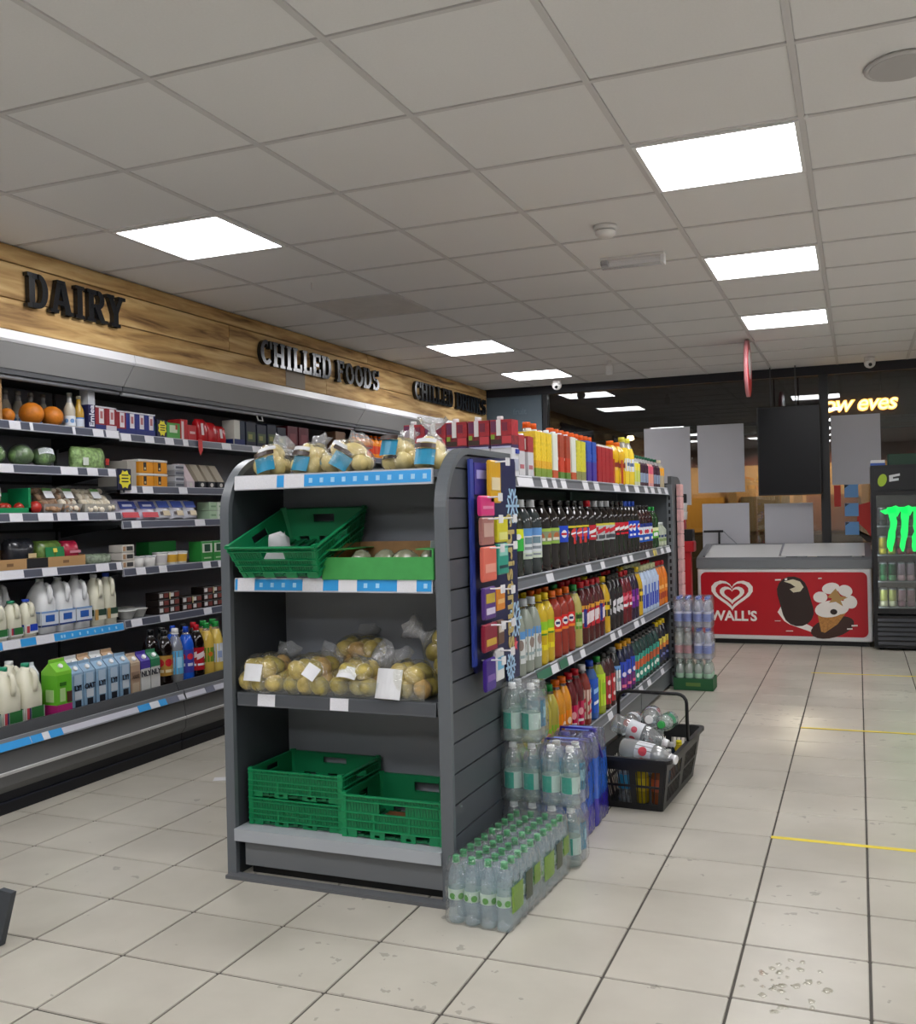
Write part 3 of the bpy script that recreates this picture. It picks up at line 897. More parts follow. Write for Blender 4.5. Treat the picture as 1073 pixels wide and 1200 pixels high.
cola('sq_bluewhite', [(.12, .4, cc('#2c3fb0')), (.4, .72, cc('#b9c8e2'))], bars(.5, .01, .03, cc('#5b73c4')), liquid=M('#aebfd8', .15), cap=cc('#dfe0b0'), head=film('#e8ebc8', .05, .2), **sq)
cola('sq_orange2', [(.16, .3, cc('#a53c1b')), (.3, .62, cc('#e07f1c'))], bars(.42, .016, .012, cc('#f2b25a')), liquid=M('#d8741d', .12), cap=REDC, head=film('#e5a06a', .05, .1), **sq)
# base shelf
bs = dict(r=.046, h=.30, shape='juice')
cola('b_green', [(.1, .42, cc('#7fae2e'))], discs(.3, .018, .02, cc('#c98b7a')) + bars(.16, .02, .008, cc('#dfe36a')), liquid=M('#a99d3c', .1), cap=GRNC, head=film('#d9d09a', .05, .05), **bs)
cola('b_orange', [(.12, .5, cc('#ef8417'))], discs(.34, .014, .016, cc('#f7d9b5')), liquid=M('#d28a1c', .1), cap=ORC, head=film('#e0b880', .05, .05), **bs)
cola('b_pink', [(.12, .5, cc('#c81f52'))], discs(.34, .016, .018, cc('#f0a9ae')) + bars(.2, .016, .006, WHITEC), liquid=M('#5f0d17', .08), cap=REDC, head=film('#9a4450', .05, .03), **bs)
cola('b_redwhite', [(.12, .6, cc('#d4b9a8'))], bars(.4, .018, .010, cc('#c3223a'), .01) + bars(.24, .018, .008, cc('#c3223a'), .01), liquid=M('#7a2a20', .1), cap=WHITEC, **bs)
cola('b_blue', [(.12, .7, cc('#1f55c0'))], bars(.5, .018, .012, cc('#8fc1f0'), .006) + bars(.3, .018, .008, cc('#dfe9f5'), .006), liquid=M('#2a5596', .1), cap=BLUEC, **bs)
cola('b_lime', [(.15, .7, cc('#bfe02a'))], bars(.45, .014, .03, cc('#8fc41e')), liquid=M('#98a52f', .1), cap=GRNC, **bs)
cola('b_red', [(.1, .6, cc('#b8202b'))], discs(.48, .012, .014, cc('#e8c9c9')) + discs(.24, .012, .012, cc('#e8c9c9')), liquid=M('#3a0d10', .08), cap=BLKC, **bs)
cola('b_white', [(.2, .58, cc('#dfe2e5')), (.58, .66, cc('#5f93cf'))], bars(.4, .016, .01, cc('#8b98a4')), liquid=M('#17181c', .1), cap=cc('#8c9298'), **bs)
cola('b_bluepurple', [(.1, .36, cc('#6b1d78')), (.36, .66, cc('#1d3fb5'))], discs(.42, .016, .014, cc('#d9cfe6')) + bars(.2, .018, .008, cc('#e06a8e')), liquid=M('#141a3c', .1), cap=cc('#e0a020'), **bs)
cola('b_teal', [(.1, .34, cc('#1f8a78')), (.34, .5, cc('#c45a2e')), (.5, .62, cc('#2f9a86'))], discs(.22, .014, .014, cc('#d4e6df')), liquid=M('#12332f', .1), cap=BLKC, **bs)
cola('b_dark', [(.1, .4, cc('#23264a')), (.4, .5, cc('#d8813a')), (.5, .64, cc('#d5c04a'))], bars(.25, .014, .008, cc('#6870a8')), liquid=M('#15161c', .1), cap=YELC, **bs)
def row(kinds, z, x0=-1.295, rows=2, dx=.1, where='shelf'):
    for (y0, y1, kd, lab) in kinds:
        r = KINDS[kd]['r']
        p = 2 * r + .003
        n = max(1, int((y1 - y0) / p))
        st = (y1 - y0) / n
        for q in range(rows):
            for i in range(n):
                lb = lab + [', front rank', ', second rank'][q] if rows > 1 and len(lab.split()) <= 14 else lab
                bottle(kd, (x0 - q * dx + random.uniform(-.0015, .0015), y0 + st * (i + .5), z - .002), lb, lab.split(' with ')[0][:24].strip() + ' bottles, ' + where + ' ' + kd.replace('_', ' ') + ([' front', ' second'][q] + ' rank' if lb != lab else ''), random.uniform(-.35, .2))
row([(3.60, 3.80, 'lime', 'dark drink bottle with lime and yellow label beside the navy display strip'),
     (3.80, 4.07, 'whiteblue', 'dark drink bottle with tall white and blue label on the cola shelf'),
     (4.07, 4.33, 'greentan', 'dark drink bottle with green and tan label on the cola shelf'),
     (4.33, 4.50, 'royal', 'dark cola bottle with royal blue label and white disc next to green-tan ones'),
     (4.50, 4.85, 'blackmax', 'dark cola bottle with black label, red disc and yellow top band'),
     (4.85, 5.03, 'redcola', 'dark cola bottle with plain red label and white script'),
     (5.03, 5.42, 'silver', 'dark cola bottle with silver label and red script'),
     (5.42, 5.76, 'zero', 'dark cola bottle with red over black label'),
     (5.76, 6.07, 'bluecola', 'dark cola bottle with tall bright blue label'),
     (6.10, 6.5, 'pepper', 'dark red drink bottle with blue and white label on the cola shelf'),
     (6.5, 6.72, 'greenb', 'small dark green drink bottle at the far end of the cola shelf')], SZ[1], where='cola shelf')
row([(6.74, 6.98, 'palecan', 'short pale green labelled drum at the far end of the cola shelf')], SZ[1], where='cola shelf')
row([(3.60, 4.02, 'sq_white', 'clear bottle with white and blue label on the squash shelf'),
     (4.02, 4.22, 'sq_yellow', 'waisted bottle with bright yellow label on the squash shelf'),
     (4.22, 4.56, 'sq_orange', 'waisted red squash bottle with red label and white disc'),
     (4.56, 4.72, 'sq_palegreen', 'pale squash bottle with green label'),
     (4.72, 5.14, 'sq_navyred', 'dark red squash bottle with red and navy label'),
     (5.14, 5.30, 'sq_yel2', 'yellow squash bottle with dark label'),
     (5.30, 5.59, 'sq_black', 'blackcurrant squash bottle with black label and white lettering'),
     (5.59, 5.82, 'sq_red', 'red squash bottle with pink-red label'),
     (5.82, 6.02, 'sq_purple', 'squash bottle with purple label'),
     (6.02, 6.17, 'sq_yel2', 'yellow squash bottle with dark label beside the purple ones'),
     (6.17, 6.68, 'sq_bluewhite', 'pale bottle with blue and white sleeve on the squash shelf'),
     (6.68, 6.99, 'sq_orange2', 'orange drink bottle at the far end of the squash shelf')], SZ[2], where='squash shelf')
row([(3.60, 4.25, 'b_green', 'pale yellow squash bottle with green label on the bottom shelf'),
     (4.25, 4.46, 'b_orange', 'squash bottle with orange label on the bottom shelf'),
     (4.46, 4.69, 'b_pink', 'dark red squash bottle with pink label on the bottom shelf'),
     (4.69, 4.85, 'b_redwhite', 'squash bottle with cream label and red stripes on the bottom shelf'),
     (4.85, 4.99, 'b_blue', 'bottle in a bright blue sleeve on the bottom shelf'),
     (4.99, 5.14, 'b_lime', 'bottle in a lime sleeve on the bottom shelf'),
     (5.14, 5.34, 'b_red', 'dark bottle with red label and pale discs on the bottom shelf'),
     (5.34, 5.52, 'b_white', 'dark bottle with white label on the bottom shelf'),
     (5.52, 5.87, 'b_bluepurple', 'bottle with blue over purple label on the bottom shelf'),
     (5.87, 6.62, 'b_teal', 'dark bottle with teal and orange label on the bottom shelf'),
     (6.62, 6.99, 'b_dark', 'dark bottle with yellow and navy label at the far end of the bottom shelf')], SZ[3], rows=1, where='bottom shelf')
# ---- cartons
def carton_mesh(w_, d_, h_, bands, marks=(), gable=False, r=.003):
    """carton facing -y. bands: (z0,z1,mat) as fractions; marks: (face 'f'|'r', u0,u1,v0,v1,mat)"""
    b = MB()
    for z0, z1, mt in bands:
        b.box(-w_ / 2, w_ / 2, -d_ / 2, d_ / 2, z0 * h_, z1 * h_, mt)
    if gable:
        top = bands[-1][2]
        z0, g = h_ * bands[-1][1], h_ * .14
        b.loft([[(-w_ / 2, -d_ / 2, z0), (w_ / 2, -d_ / 2, z0), (w_ / 2, d_ / 2, z0), (-w_ / 2, d_ / 2, z0)],
                [(-w_ / 2, -.003, z0 + g), (w_ / 2, -.003, z0 + g), (w_ / 2, .003, z0 + g), (-w_ / 2, .003, z0 + g)],
                [(-w_ / 2, -.003, z0 + g + .016), (w_ / 2, -.003, z0 + g + .016), (w_ / 2, .003, z0 + g + .016), (-w_ / 2, .003, z0 + g + .016)]], top, False)
    for fi, (f, u0, u1, v0, v1, mt) in enumerate(marks):
        e = .0012 + .0005 * fi
        if f == 'f':
            b.box((u0 - .5) * w_, (u1 - .5) * w_, -d_ / 2 - e, -d_ / 2, v0 * h_, v1 * h_, mt)
        elif f == 'r':
            b.box(w_ / 2, w_ / 2 + e, (u0 - .5) * d_, (u1 - .5) * d_, v0 * h_, v1 * h_, mt)
        else:
            b.box(-w_ / 2 - e, -w_ / 2, (u0 - .5) * d_, (u1 - .5) * d_, v0 * h_, v1 * h_, mt)
    return b
CAPW = cached('capw', lambda: MB().lathe([(.013, 0), (.013, .013), (.0115, .016)], WHITEC, 12))
CAPG = cached('capg', lambda: MB().lathe([(.013, 0), (.013, .013), (.0115, .016)], M('#2e8b57', .4), 12))
def carton(key, dims, bands, marks, loc, label, group=None, rotz=0.0, gable=False, cap=None, caploc=(0, 0), name='drink_carton', cat='carton', captilt=0.0):
    w_, d_, h_ = dims
    me = cached(('carton', key), lambda: carton_mesh(w_, d_, h_, bands, marks, gable))
    t = thing(name, label, cat, loc, rotz, group)
    part('carton_body', me, t)
    if cap:
        zc = h_ * bands[-1][1]
        if gable:
            zc += h_ * .14 * .35
        part('cap', cap, t, (caploc[0], caploc[1], zc - .001), (captilt, 0, 0))
    return t
F2 = lambda *a: ('f',) + a
R2 = lambda *a: ('r',) + a
redw = [(0, .5, M('#d9d9de', .4)), (.5, .56, M('#3b2a5c', .4)), (.56, .72, M('#7a1a26', .4, var=.5, scale=60)), (.72, 1, M('#a8202e', .4, var=.25, scale=50))]
redm = [F2(.02, .27, .78, .98, M('#6a2450', .4)), F2(.55, .98, .58, .71, M('#cc3f48', .4)), F2(.02, .5, .57, .65, M('#3f2a20', .4)), F2(.56, .8, .8, .95, M('#7a1a3a', .4)), F2(.05, .95, .5, .53, M('#c9cbe8', .4)), F2(.3, .5, .72, 1, M('#e9e4e4', .4)), F2(.04, .2, .66, .74, M('#8fae3a', .4)), R2(.2, .8, .1, .3, M('#b0b4c4', .4)), F2(.1, .6, .2, .3, M('#b0b4c4', .4)), R2(.5, .95, .4, .48, M('#2a3fa5', .4))]
for i in range(5):
    carton('redjuice', (.09, .07, .222), redw, redm, (-1.285 - i * .094, 3.66, 1.408), 'red topped juice carton with white base in the row above the end panel', 'red and white juice cartons above the end panel', random.uniform(-.05, .05), cap=CAPW, caploc=(-.01, -.015))
def crow(y0, y1, key, dims, bands, marks, lab, grp, x=-1.295, cap=CAPW, rows=2):
    n = max(1, int((y1 - y0) / (dims[0] + .004)))
    st = (y1 - y0) / n
    for q in range(rows):
        for i in range(n):
            carton(key, dims, bands, marks, (x - q * (dims[1] + .01), y0 + st * (i + .5), 1.408), lab, grp, PI / 2, cap=cap, caploc=(0, 0))
G1 = lambda h: M(h, .4, var=.18, scale=70)
crow(3.72, 3.95, 'c_grey', (.074, .085, .17), [(0, .62, M('#c9c9cd', .4)), (.62, 1, G1('#a3343a'))], [F2(.15, .8, .2, .3, M('#b0606a', .4)), ('l', .2, .8, .3, .5, M('#8a8d98', .4)), ('l', .1, .5, .68, .95, M('#e8e0da', .4))], 'white and red drink carton beside the navy display strip', 'white and red cartons')
crow(3.96, 4.20, 'c_yellow', (.074, .085, .2), [(0, .22, G1('#7f9a3a')), (.22, .38, G1('#e0a92a')), (.38, 1, G1('#e8c62c'))], [('l', .25, .75, .5, .9, M('#e98c1e', .4)), ('l', .1, .9, .05, .14, M('#c8432e', .4))], 'yellow juice carton on the top shelf of the drinks run', 'yellow juice cartons')
crow(4.21, 4.30, 'c_white', (.074, .085, .21), [(0, .2, G1('#c45a38')), (.2, 1, M('#dfe3d6', .4))], [('l', .1, .35, .25, .95, M('#7fc05a', .4))], 'white carton with green stripe between yellow and tomato cartons', 'white striped cartons')
crow(4.31, 4.52, 'c_tomato', (.066, .085, .21), [(0, .18, G1('#5d8a3a')), (.18, .5, G1('#c9422a')), (.5, 1, G1('#a8452e'))], [('l', .1, .9, .44, .5, M('#e9d8c9', .4)), ('l', .3, .7, .6, .9, M('#c9554a', .4))], 'red-brown tomato juice carton on the top drinks shelf', 'tomato juice cartons')
crow(4.53, 4.60, 'c_white', (.074, .085, .21), [(0, .2, G1('#c45a38')), (.2, 1, M('#dfe3d6', .4))], [], 'white carton with green stripe next to the second yellow run', 'white striped cartons by the yellow run')
crow(4.61, 4.79, 'c_yellow2', (.08, .085, .2), [(0, .25, G1('#8f8f5a')), (.25, 1, G1('#d8cf3a'))], [('l', .2, .8, .5, .85, M('#a8b83a', .4))], 'yellow-green juice carton before the blue multicoloured cartons', 'yellow-green cartons')
crow(4.80, 5.02, 'c_blue', (.074, .085, .21), [(0, .5, G1('#4a3a9a')), (.5, 1, G1('#2a55b5'))], [('l', .1, .4, .55, .7, M('#d8dde8', .4)), ('l', .5, .9, .3, .6, M('#c8426a', .4)), ('l', .1, .5, .1, .3, M('#7a3aa0', .4)), ('l', .5, .9, .75, .95, M('#5fa8e0', .4))], 'blue and purple multicoloured carton on the top drinks shelf', 'blue multicoloured cartons', cap=None)
crow(5.03, 5.38, 'c_red', (.08, .085, .205), [(0, .95, G1('#a8242e')), (.95, 1, M('#e6dcd8', .4))], [('l', .2, .32, .35, .7, M('#e6b8b8', .4)), ('l', .45, .56, .35, .7, M('#e6b8b8', .4)), ('l', .7, .8, .35, .7, M('#e6b8b8', .4))], 'dark red juice carton on the top drinks shelf', 'dark red juice cartons', cap=None)
cola('t_mango', [(.4, .5, cc('#8a2f1c'))], [(a, .3, .008, .07, cc('#b5451a'), 'bar') for a in (-40, 60, 200)], liquid=M('#e0b012', .15), cap=ORC, head=M('#e8bf2a', .2), r=.052, h=.25, shape='hour', fill=.95)
cola('t_squash', [(.3, .52, cc('#ef7a22')), (.52, .58, cc('#efd6c0'))], [], liquid=M('#e8ac1e', .12), cap=cc('#e8601c'), head=film('#efe3a8', .06, .25), r=.045, h=.30, shape='juice', fill=.72)
cola('t_redcap', [(.3, .52, cc('#e08a22'))], [], liquid=M('#e6bd3a', .12), cap=cc('#c22a3a'), head=film('#efe9c8', .06, .25), r=.04, h=.27, shape='juice', fill=.7)
cola('t_yellowcap', [(.3, .56, cc('#d5dae0'))], bars(.44, .016, .01, cc('#5a6a8a')), liquid=M('#e6c83a', .12), cap=cc('#e0dc4a'), head=film('#efe9c8', .06, .25), r=.045, h=.29, shape='juice', fill=.7)
cola('t_green_y', [(.15, .5, cc('#c5cf5a')), (.5, .72, cc('#e8d83a'))], [], liquid=M('#c8ccb0', .15), cap=cc('#0f5a3c'), head=film('#e8e8d8', .06, .3), r=.04, h=.2, shape='juice', fill=.75)
cola('t_green_d', [(.15, .45, cc('#8a9ab5')), (.45, .7, cc('#3a1a30'))], [], liquid=M('#54404a', .15), cap=cc('#0f5a3c'), head=film('#e0dce0', .06, .3), r=.04, h=.2, shape='juice', fill=.75)
cola('t_green_p', [(.15, .45, cc('#e8a08a')), (.45, .7, cc('#e0607a'))], [], liquid=M('#d89a9a', .15), cap=cc('#0f5a3c'), head=film('#f0e0e0', .06, .3), r=.04, h=.2, shape='juice', fill=.75)
cola('t_green_o', [(.45, .72, cc('#efa82a'))], [], liquid=M('#b8a88a', .15), cap=cc('#e8e0c0'), head=film('#f0e8d8', .06, .3), r=.04, h=.2, shape='juice', fill=.75)
TOPZ = SZ[0]
row([(5.40, 5.72, 't_mango', 'waisted yellow juice bottle with red-brown strip on the top shelf')], TOPZ, rows=1, where='top shelf')
row([(5.73, 5.98, 't_yellowcap', 'yellow squash bottle with white label and yellow cap on the top shelf')], TOPZ, rows=1, where='top shelf')
row([(4.55, 4.75, 't_squash', 'tall orange squash bottle with orange cap standing behind the cartons')], TOPZ, x0=-1.5, rows=2, where='top back row')
row([(4.95, 5.85, 't_squash', 'tall orange squash bottle with orange cap in the back row over dark red cartons')], TOPZ, x0=-1.5, rows=2, where='top back row far')
row([(4.77, 4.93, 't_redcap', 'orange squash bottle with red cap in the back row')], TOPZ, x0=-1.5, rows=2, where='top back row')
row([(5.99, 6.16, 't_green_y', 'small bottle with yellow label and dark green cap on the top shelf'),
     (6.16, 6.42, 't_green_d', 'small bottle with dark plum label and dark green cap on the top shelf'),
     (6.42, 6.6, 't_green_p', 'small bottle with pink label and dark green cap on the top shelf'),
     (6.6, 6.84, 't_green_d', 'small bottle with dark plum label past the pink ones on the top shelf'),
     (6.86, 7.0, 't_green_o', 'small bottle with orange label and cream cap at the far end of the top shelf')], TOPZ, rows=2, where='top shelf')
# ================================================================ CRATES
CRG = M('#0f8a55', .42, var=.05)
CRG2 = M('#0a6b42', .5)
CRG3 = M('#0c7a4b', .45)  # darker greens put the shade of recessed walls and mesh into the colour
def crate(label, loc, W, D, H, flare=.0, rot=(0, 0, 0), hole=True, group=None, name='produce_crate'):
    """ribbed plastic crate, open top; local origin at base centre, front towards -y"""
    t = thing(name, label, 'crate', loc, group=group, rot=rot)
    th = .004
    w0, d0 = W / 2 - flare, D / 2 - flare
    w1, d1 = W / 2, D / 2
    base = MB()
    nb = 6
    for i in range(nb + 1):
        x = -w0 + .012 + (2 * w0 - .024) * i / nb
        base.box(x - .009, x + .009, -d0, d0, 0.006, .014, CRG2)
    for i in range(6):
        y = -d0 + .012 + (2 * d0 - .024) * i / 5
        base.box(-w0, w0, y - .007, y + .007, .002, .010, CRG2)
    part('base_grid', base, t)
    def wall(length0, length1, out0, out1, hole_):
        """wall in local frame: runs along x, outward is -y"""
        b = MB()
        def off(z): return out0 + (out1 - out0) * z / H
        def half(z): return length0 + (length1 - length0) * z / H
        def slab(z0, z1, xa, xb, o0, o1, mt=CRG):
            # xa, xb fractions -1..1 of half length
            b.loft([[(half(z0) * xa, -off(z0) - o0, z0), (half(z0) * xb, -off(z0) - o0, z0), (half(z0) * xb, -off(z0) + o1, z0), (half(z0) * xa, -off(z0) + o1, z0)],
                    [(half(z1) * xa, -off(z1) - o0, z1), (half(z1) * xb, -off(z1) - o0, z1), (half(z1) * xb, -off(z1) + o1, z1), (half(z1) * xa, -off(z1) + o1, z1)]], mt, False)
        hz0, hz1, hx = H * .60, H * .84, .26
        if hole_:
            slab(H * .2, hz0, -1, 1, 0, th, CRG3); slab(hz1, H, -1, 1, 0, th, CRG3); slab(hz0, hz1, -1, -hx, 0, th, CRG3); slab(hz0, hz1, hx, 1, 0, th, CRG3)
        else:
            slab(H * .2, H, -1, 1, 0, th, CRG3)
        # foot tabs with gaps
        for xa, xb in ((-1, -.72), (-.45, -.16), (.16, .45), (.72, 1)):
            slab(0, H * .2, xa, xb, 0, th)
        for z, hh in ((.195, .03), (.40, .022), (.58, .022), (.845, .022), (.965, .035)):
            if hole_ and .58 < z < .84: continue
            slab(H * z, H * min(1, z + hh), -1, 1, .0085, 0, CRG)
        for x in (-.985, -.36, .34, .985):
            slab(H * .2, H * (.58 if abs(x) < .9 else 1), x - .015, x + .015, .004, 0, CRG)
        # fine mesh ribs
        for i in range(34):
            x = -.95 + 1.9 * i / 33
            for za, zb in ((.23, .40), (.42, .58), (.61, .84), (.87, .96)):
                if hole_ and abs(x) < hx + .02 and za > .6 and za < .8: continue
                k_ = .012 * (-1) ** i
                b.loft([[(half(H * za) * (x - .006 + k_), -off(H * za) - .0022, H * za), (half(H * za) * (x + .006 + k_), -off(H * za) - .0022, H * za), (half(H * za) * (x + .006 + k_), -off(H * za), H * za), (half(H * za) * (x - .006 + k_), -off(H * za), H * za)],
                        [(half(H * zb) * (x - .006 - k_), -off(H * zb) - .0022, H * zb), (half(H * zb) * (x + .006 - k_), -off(H * zb) - .0022, H * zb), (half(H * zb) * (x + .006 - k_), -off(H * zb), H * zb), (half(H * zb) * (x - .006 - k_), -off(H * zb), H * zb)]], CRG2, False)
        return b
    key = (round(W, 3), round(D, 3), round(H, 3), flare)
    fw = cached(('cw', key, 'f', hole), lambda: wall(w0, w1, d0, d1, hole))
    fw2 = cached(('cw', key, 'f', True), lambda: wall(w0, w1, d0, d1, True))
    sw = cached(('cw', key, 's', True), lambda: wall(d0, d1, w0, w1, True))
    part('end_wall', fw, t); part('end_wall', fw2, t, rot=(0, 0, PI))
    part('side_wall', sw, t, rot=(0, 0, PI / 2)); part('side_wall', sw, t, rot=(0, 0, -PI / 2))
    for sx in (-1, 1):
        for sy in (-1, 1):
            cp = MB()
            q = [(0, 0), (-.018, 0), (-.018, -.004), (-.004, -.018), (0, -.018)]
            cp.loft([[(sx * (w0 + .003 + a), sy * (d0 + .003 + b_), 0) for a, b_ in q], [(sx * (w1 + .003 + a), sy * (d1 + .003 + b_), H + .006) for a, b_ in q]], CRG, False)
            part('corner_post', cp, t)
    return t
# base level stacks
for k in range(2):
    crate(['lower green plastic crate of the left stack on the grey base shelf', 'top green plastic crate of the left stack on the grey base shelf'][k], (-1.853, 3.118, .173 + k * .1), .375, .29, .096, hole=False)
crate('lone green plastic crate with front hand hole on the grey base shelf', (-1.466, 3.1, .173), .375, .29, .145)
single('cardboard_liner', MB().bbox(-.13, .13, -.1, .1, 0, .004, M('#a9603f', .8, var=.2)), 'brown card liner lying inside the lone green crate', 'card', (-1.466, 3.1, .189))
# tilted crate on the upper shelf
crate('green plastic crate tilted forward, holding a paper bag', (-1.842, 3.055, 1.115), .35, .40, .125, flare=.03, rot=(math.radians(19), 0, math.radians(1)))
def crumpled(w_, d_, h_, mt, seed, n=7, amp=.25):
    rg = random.Random(seed)
    b = MB()
    rings = []
    for i in range(6):
        t = i / 5
        s = (1 - .55 * t) * (1 if i else .9)
        rings.append([(math.cos(2 * PI * j / 10) * w_ / 2 * s * (1 + rg.uniform(-amp, amp)), math.sin(2 * PI * j / 10) * d_ / 2 * s * (1 + rg.uniform(-amp, amp)), h_ * t * (1 + (rg.uniform(-.1, .1) if i == 5 else 0))) for j in range(10)])
    b.loft(rings, mt, True)
    return b
single('paper_bag', crumpled(.13, .1, .11, M('#b9bbbd', .6), 4), 'crumpled white paper bag inside the tilted green crate', 'bag', (-1.90, 2.99, 1.105), (math.radians(19), 0, .3))
# clip holding the tilted crate's ticket
# green cardboard tray
gt = thing('cardboard_tray', 'green printed cardboard tray with brown inside, holding bagged salad', 'box', (-1.487, 3.06, 1.052), .0)
GCARD = M('#3f9a4c', .6, var=.05)
part('base', MB().box(-.205, .205, -.135, .135, 0, .006, CARD), gt)
part('front_wall', MB().box(-.205, .205, -.139, -.133, 0, .075, GCARD), gt)
part('back_wall', MB().box(-.205, .205, .131, .135, 0, .12, CARD), gt)
for s in (-1, 1):
    part('side_wall', MB().prism([(-.137, 0), (.135, 0), (.135, .12), (.0, .12), (-.02, .10), (-.137, .10)], 'x', s * .205 - .003, s * .205 + .003, GCARD), gt)
    part('corner_flap', MB().box(s * .175 - .03, s * .175 + .03, -.137, .133, .098, .102, GCARD), gt)
    part('inner_lining', MB().prism([(-.13, .006), (.13, .006), (.13, .118), (.0, .118), (-.02, .096), (-.13, .096)], 'x', s * .2 - .001, s * .2 + .001, CARD), gt)
for i in range(4):
    rg = random.Random(20 + i)
    b = MB().sphere((0, 0, .046), .054, film('#d9dbc8', .12, .55, .1, .6, 30, whitecol='#b4b89a'), 10, 6, .75, .9, .82, .14, rg)
    single('salad_bag', b, 'small clear bag of produce lying in the green cardboard tray', 'bag', (-1.61 + i * .085, 3.05 + .02 * (i % 2), 1.059), (0, 0, i), 'clear bags in the green tray')
single('leaflet', MB().box(-.035, .035, -.001, .001, 0, .09, M('#b9bcbf', .5)), 'grey plastic packet hooked over the green tray end', 'packet', (-1.297, 3.0, 1.09), (.2, 0, .9))

# ================================================================ BAGS OF POTATOES
BAGF = film('#fdfdf8', .06, .03, .06, 1.0, 28, ior=1.35)
HAZE = film('#f4f5f6', .10, .28, .12, .8, 30, whitecol='#e6e7e9')
POT = [M('#b8a552', .32, var=.22, scale=45), M('#c4ae60', .32, var=.2, scale=45), M('#a99a50', .32, var=.25, scale=40), M('#c09c5c', .32, var=.22, scale=45)]
POTPALE = [M('#dcc886', .45, var=.12, scale=30), M('#e3d296', .45, var=.12, scale=30)]
def potato_mesh(i, mats):
    rg = random.Random(100 + i)
    return MB().sphere((0, 0, 0), .034, mats[i % len(mats)], 10, 8, 1.15, .95, .9, .05, rg)
POTM = [potato_mesh(i, POT).mesh('potato') for i in range(6)]
POTP = [potato_mesh(i, POTPALE).mesh('roll') for i in range(4)]
def blob(spots, rad, infl, mt, neck=None, seed=0):
    """loose film hull round a cluster of round things; optional gathered neck direction"""
    rg = random.Random(seed)
    cx = sum(p[0] for p in spots) / len(spots); cy = sum(p[1] for p in spots) / len(spots); cz = sum(p[2] for p in spots) / len(spots)
    b = MB()
    NS, NR = 20, 12
    rings = []
    for i in range(NR + 1):
        a = -PI / 2 + PI * i / NR
        ring = []
        for j in range(NS):
            th = 2 * PI * j / NS
            d = Vector((math.cos(a) * math.cos(th), math.cos(a) * math.sin(th), math.sin(a)))
            ext = max((Vector(p) - Vector((cx, cy, cz))).dot(d) for p in spots) + rad * infl
            ext *= 1 + rg.uniform(-.03, .05)
            q = Vector((cx, cy, cz)) + d * ext
            q.z = max(q.z, .001)
            ring.append(tuple(q))
        rings.append(ring)
    b.loft(rings, mt, True)
    return b
def gather(mt, L, r0, r1, seed):
    rg = random.Random(seed)
    rings = []
    for i, (t, r) in enumerate(((0, r0), (.25, r0 * .45), (.4, r0 * .32), (.6, r1 * .7), (1, r1))):
        rings.append([(math.cos(2 * PI * j / 12) * r * (1 + (.16 if j % 2 else -.14) * t * rg.uniform(.3, 1.3)), math.sin(2 * PI * j / 12) * r * .6 * (1 + (.2 if j % 2 else -.2) * t), L * t * (1 + rg.uniform(-.12, .12) * t)) for j in range(12)])
    return MB().loft(rings, mt, True, caps=False)
def curved_patch(w_, h_, R, mt, n=6, thick=.001):
    """label patch in local xz, bulging towards -y"""
    b = MB()
    rings = []
    for i in range(n + 1):
        x = -w_ / 2 + w_ * i / n
        y = -math.sqrt(max(0, R * R - x * x)) + R
        rings.append([(x, y, -h_ / 2), (x, y, h_ / 2), (x, y + thick, h_ / 2), (x, y + thick, -h_ / 2)])
    return b.loft(rings, mt, False)
def potato_bag(label, loc, spots, meshes, group=None, rotz=0, tie=None, patch=(), haze=None, name='potato_bag', item='potato', rad=.034, infl=1.06, seed=0):
    t = thing(name, label, 'bag', loc, rotz, group)
    rg = random.Random(seed)
    for i, p in enumerate(spots):
        part(item, meshes[(i + seed) % len(meshes)], t, p, (rg.uniform(0, 3), rg.uniform(0, 3), rg.uniform(0, 3)))
    part('bag_film', blob(spots, rad, infl, BAGF, seed=seed), t)
    if tie:
        part('gathered_neck', gather(HAZE, *tie[0], seed), t, tie[1], tie[2])
    for k, (w_, h_, lo, ro, mt) in enumerate(patch):
        part('printed_label', curved_patch(w_, h_, .09, mt), t, lo, ro)
    return t
def cluster(nx, ny, nz, s=.058, seed=0, sq=.034):
    rg = random.Random(seed)
    out = []
    for k in range(nz):
        for i in range(nx - (k % 2)):
            for j in range(ny):
                out.append(((i - (nx - 1 - k % 2) / 2) * s + rg.uniform(-.006, .006), (j - (ny - 1) / 2) * s + rg.uniform(-.006, .006), sq + k * s * .83 + rg.uniform(-.003, .003)))
    return out
LW = M('#dcdde0', .4, var=.03, scale=20)
PS = .652
potato_bag('clear bag of golden potatoes with white label, resting on another bag by the left panel', (-1.975, 3.015, PS), cluster(3, 3, 2, .055, seed=1), POTM, patch=[(.075, .06, (-.005, -.105, .075), (-.25, 0, -.1), LW)], tie=[(.09, .055, .05), (.0, .05, .095), (-1.2, .3, 0)], seed=1)
potato_bag('clear bag of golden potatoes with crumpled white top, second from the left panel', (-1.79, 3.015, PS), cluster(3, 3, 2, seed=2), POTM, patch=[(.05, .05, (.045, -.098, .085), (-.5, .5, 0), LW)], tie=[(.1, .06, .055), (0, .03, .09), (-1.2, .6, 0)], seed=2)
potato_bag('clear bag of large golden potatoes with crumpled top behind the front bags', (-1.69, 3.185, PS), cluster(3, 2, 3, seed=3), POTM, tie=[(.08, .06, .06), (.0, .02, .14), (-1.0, -.5, 0)], seed=3)
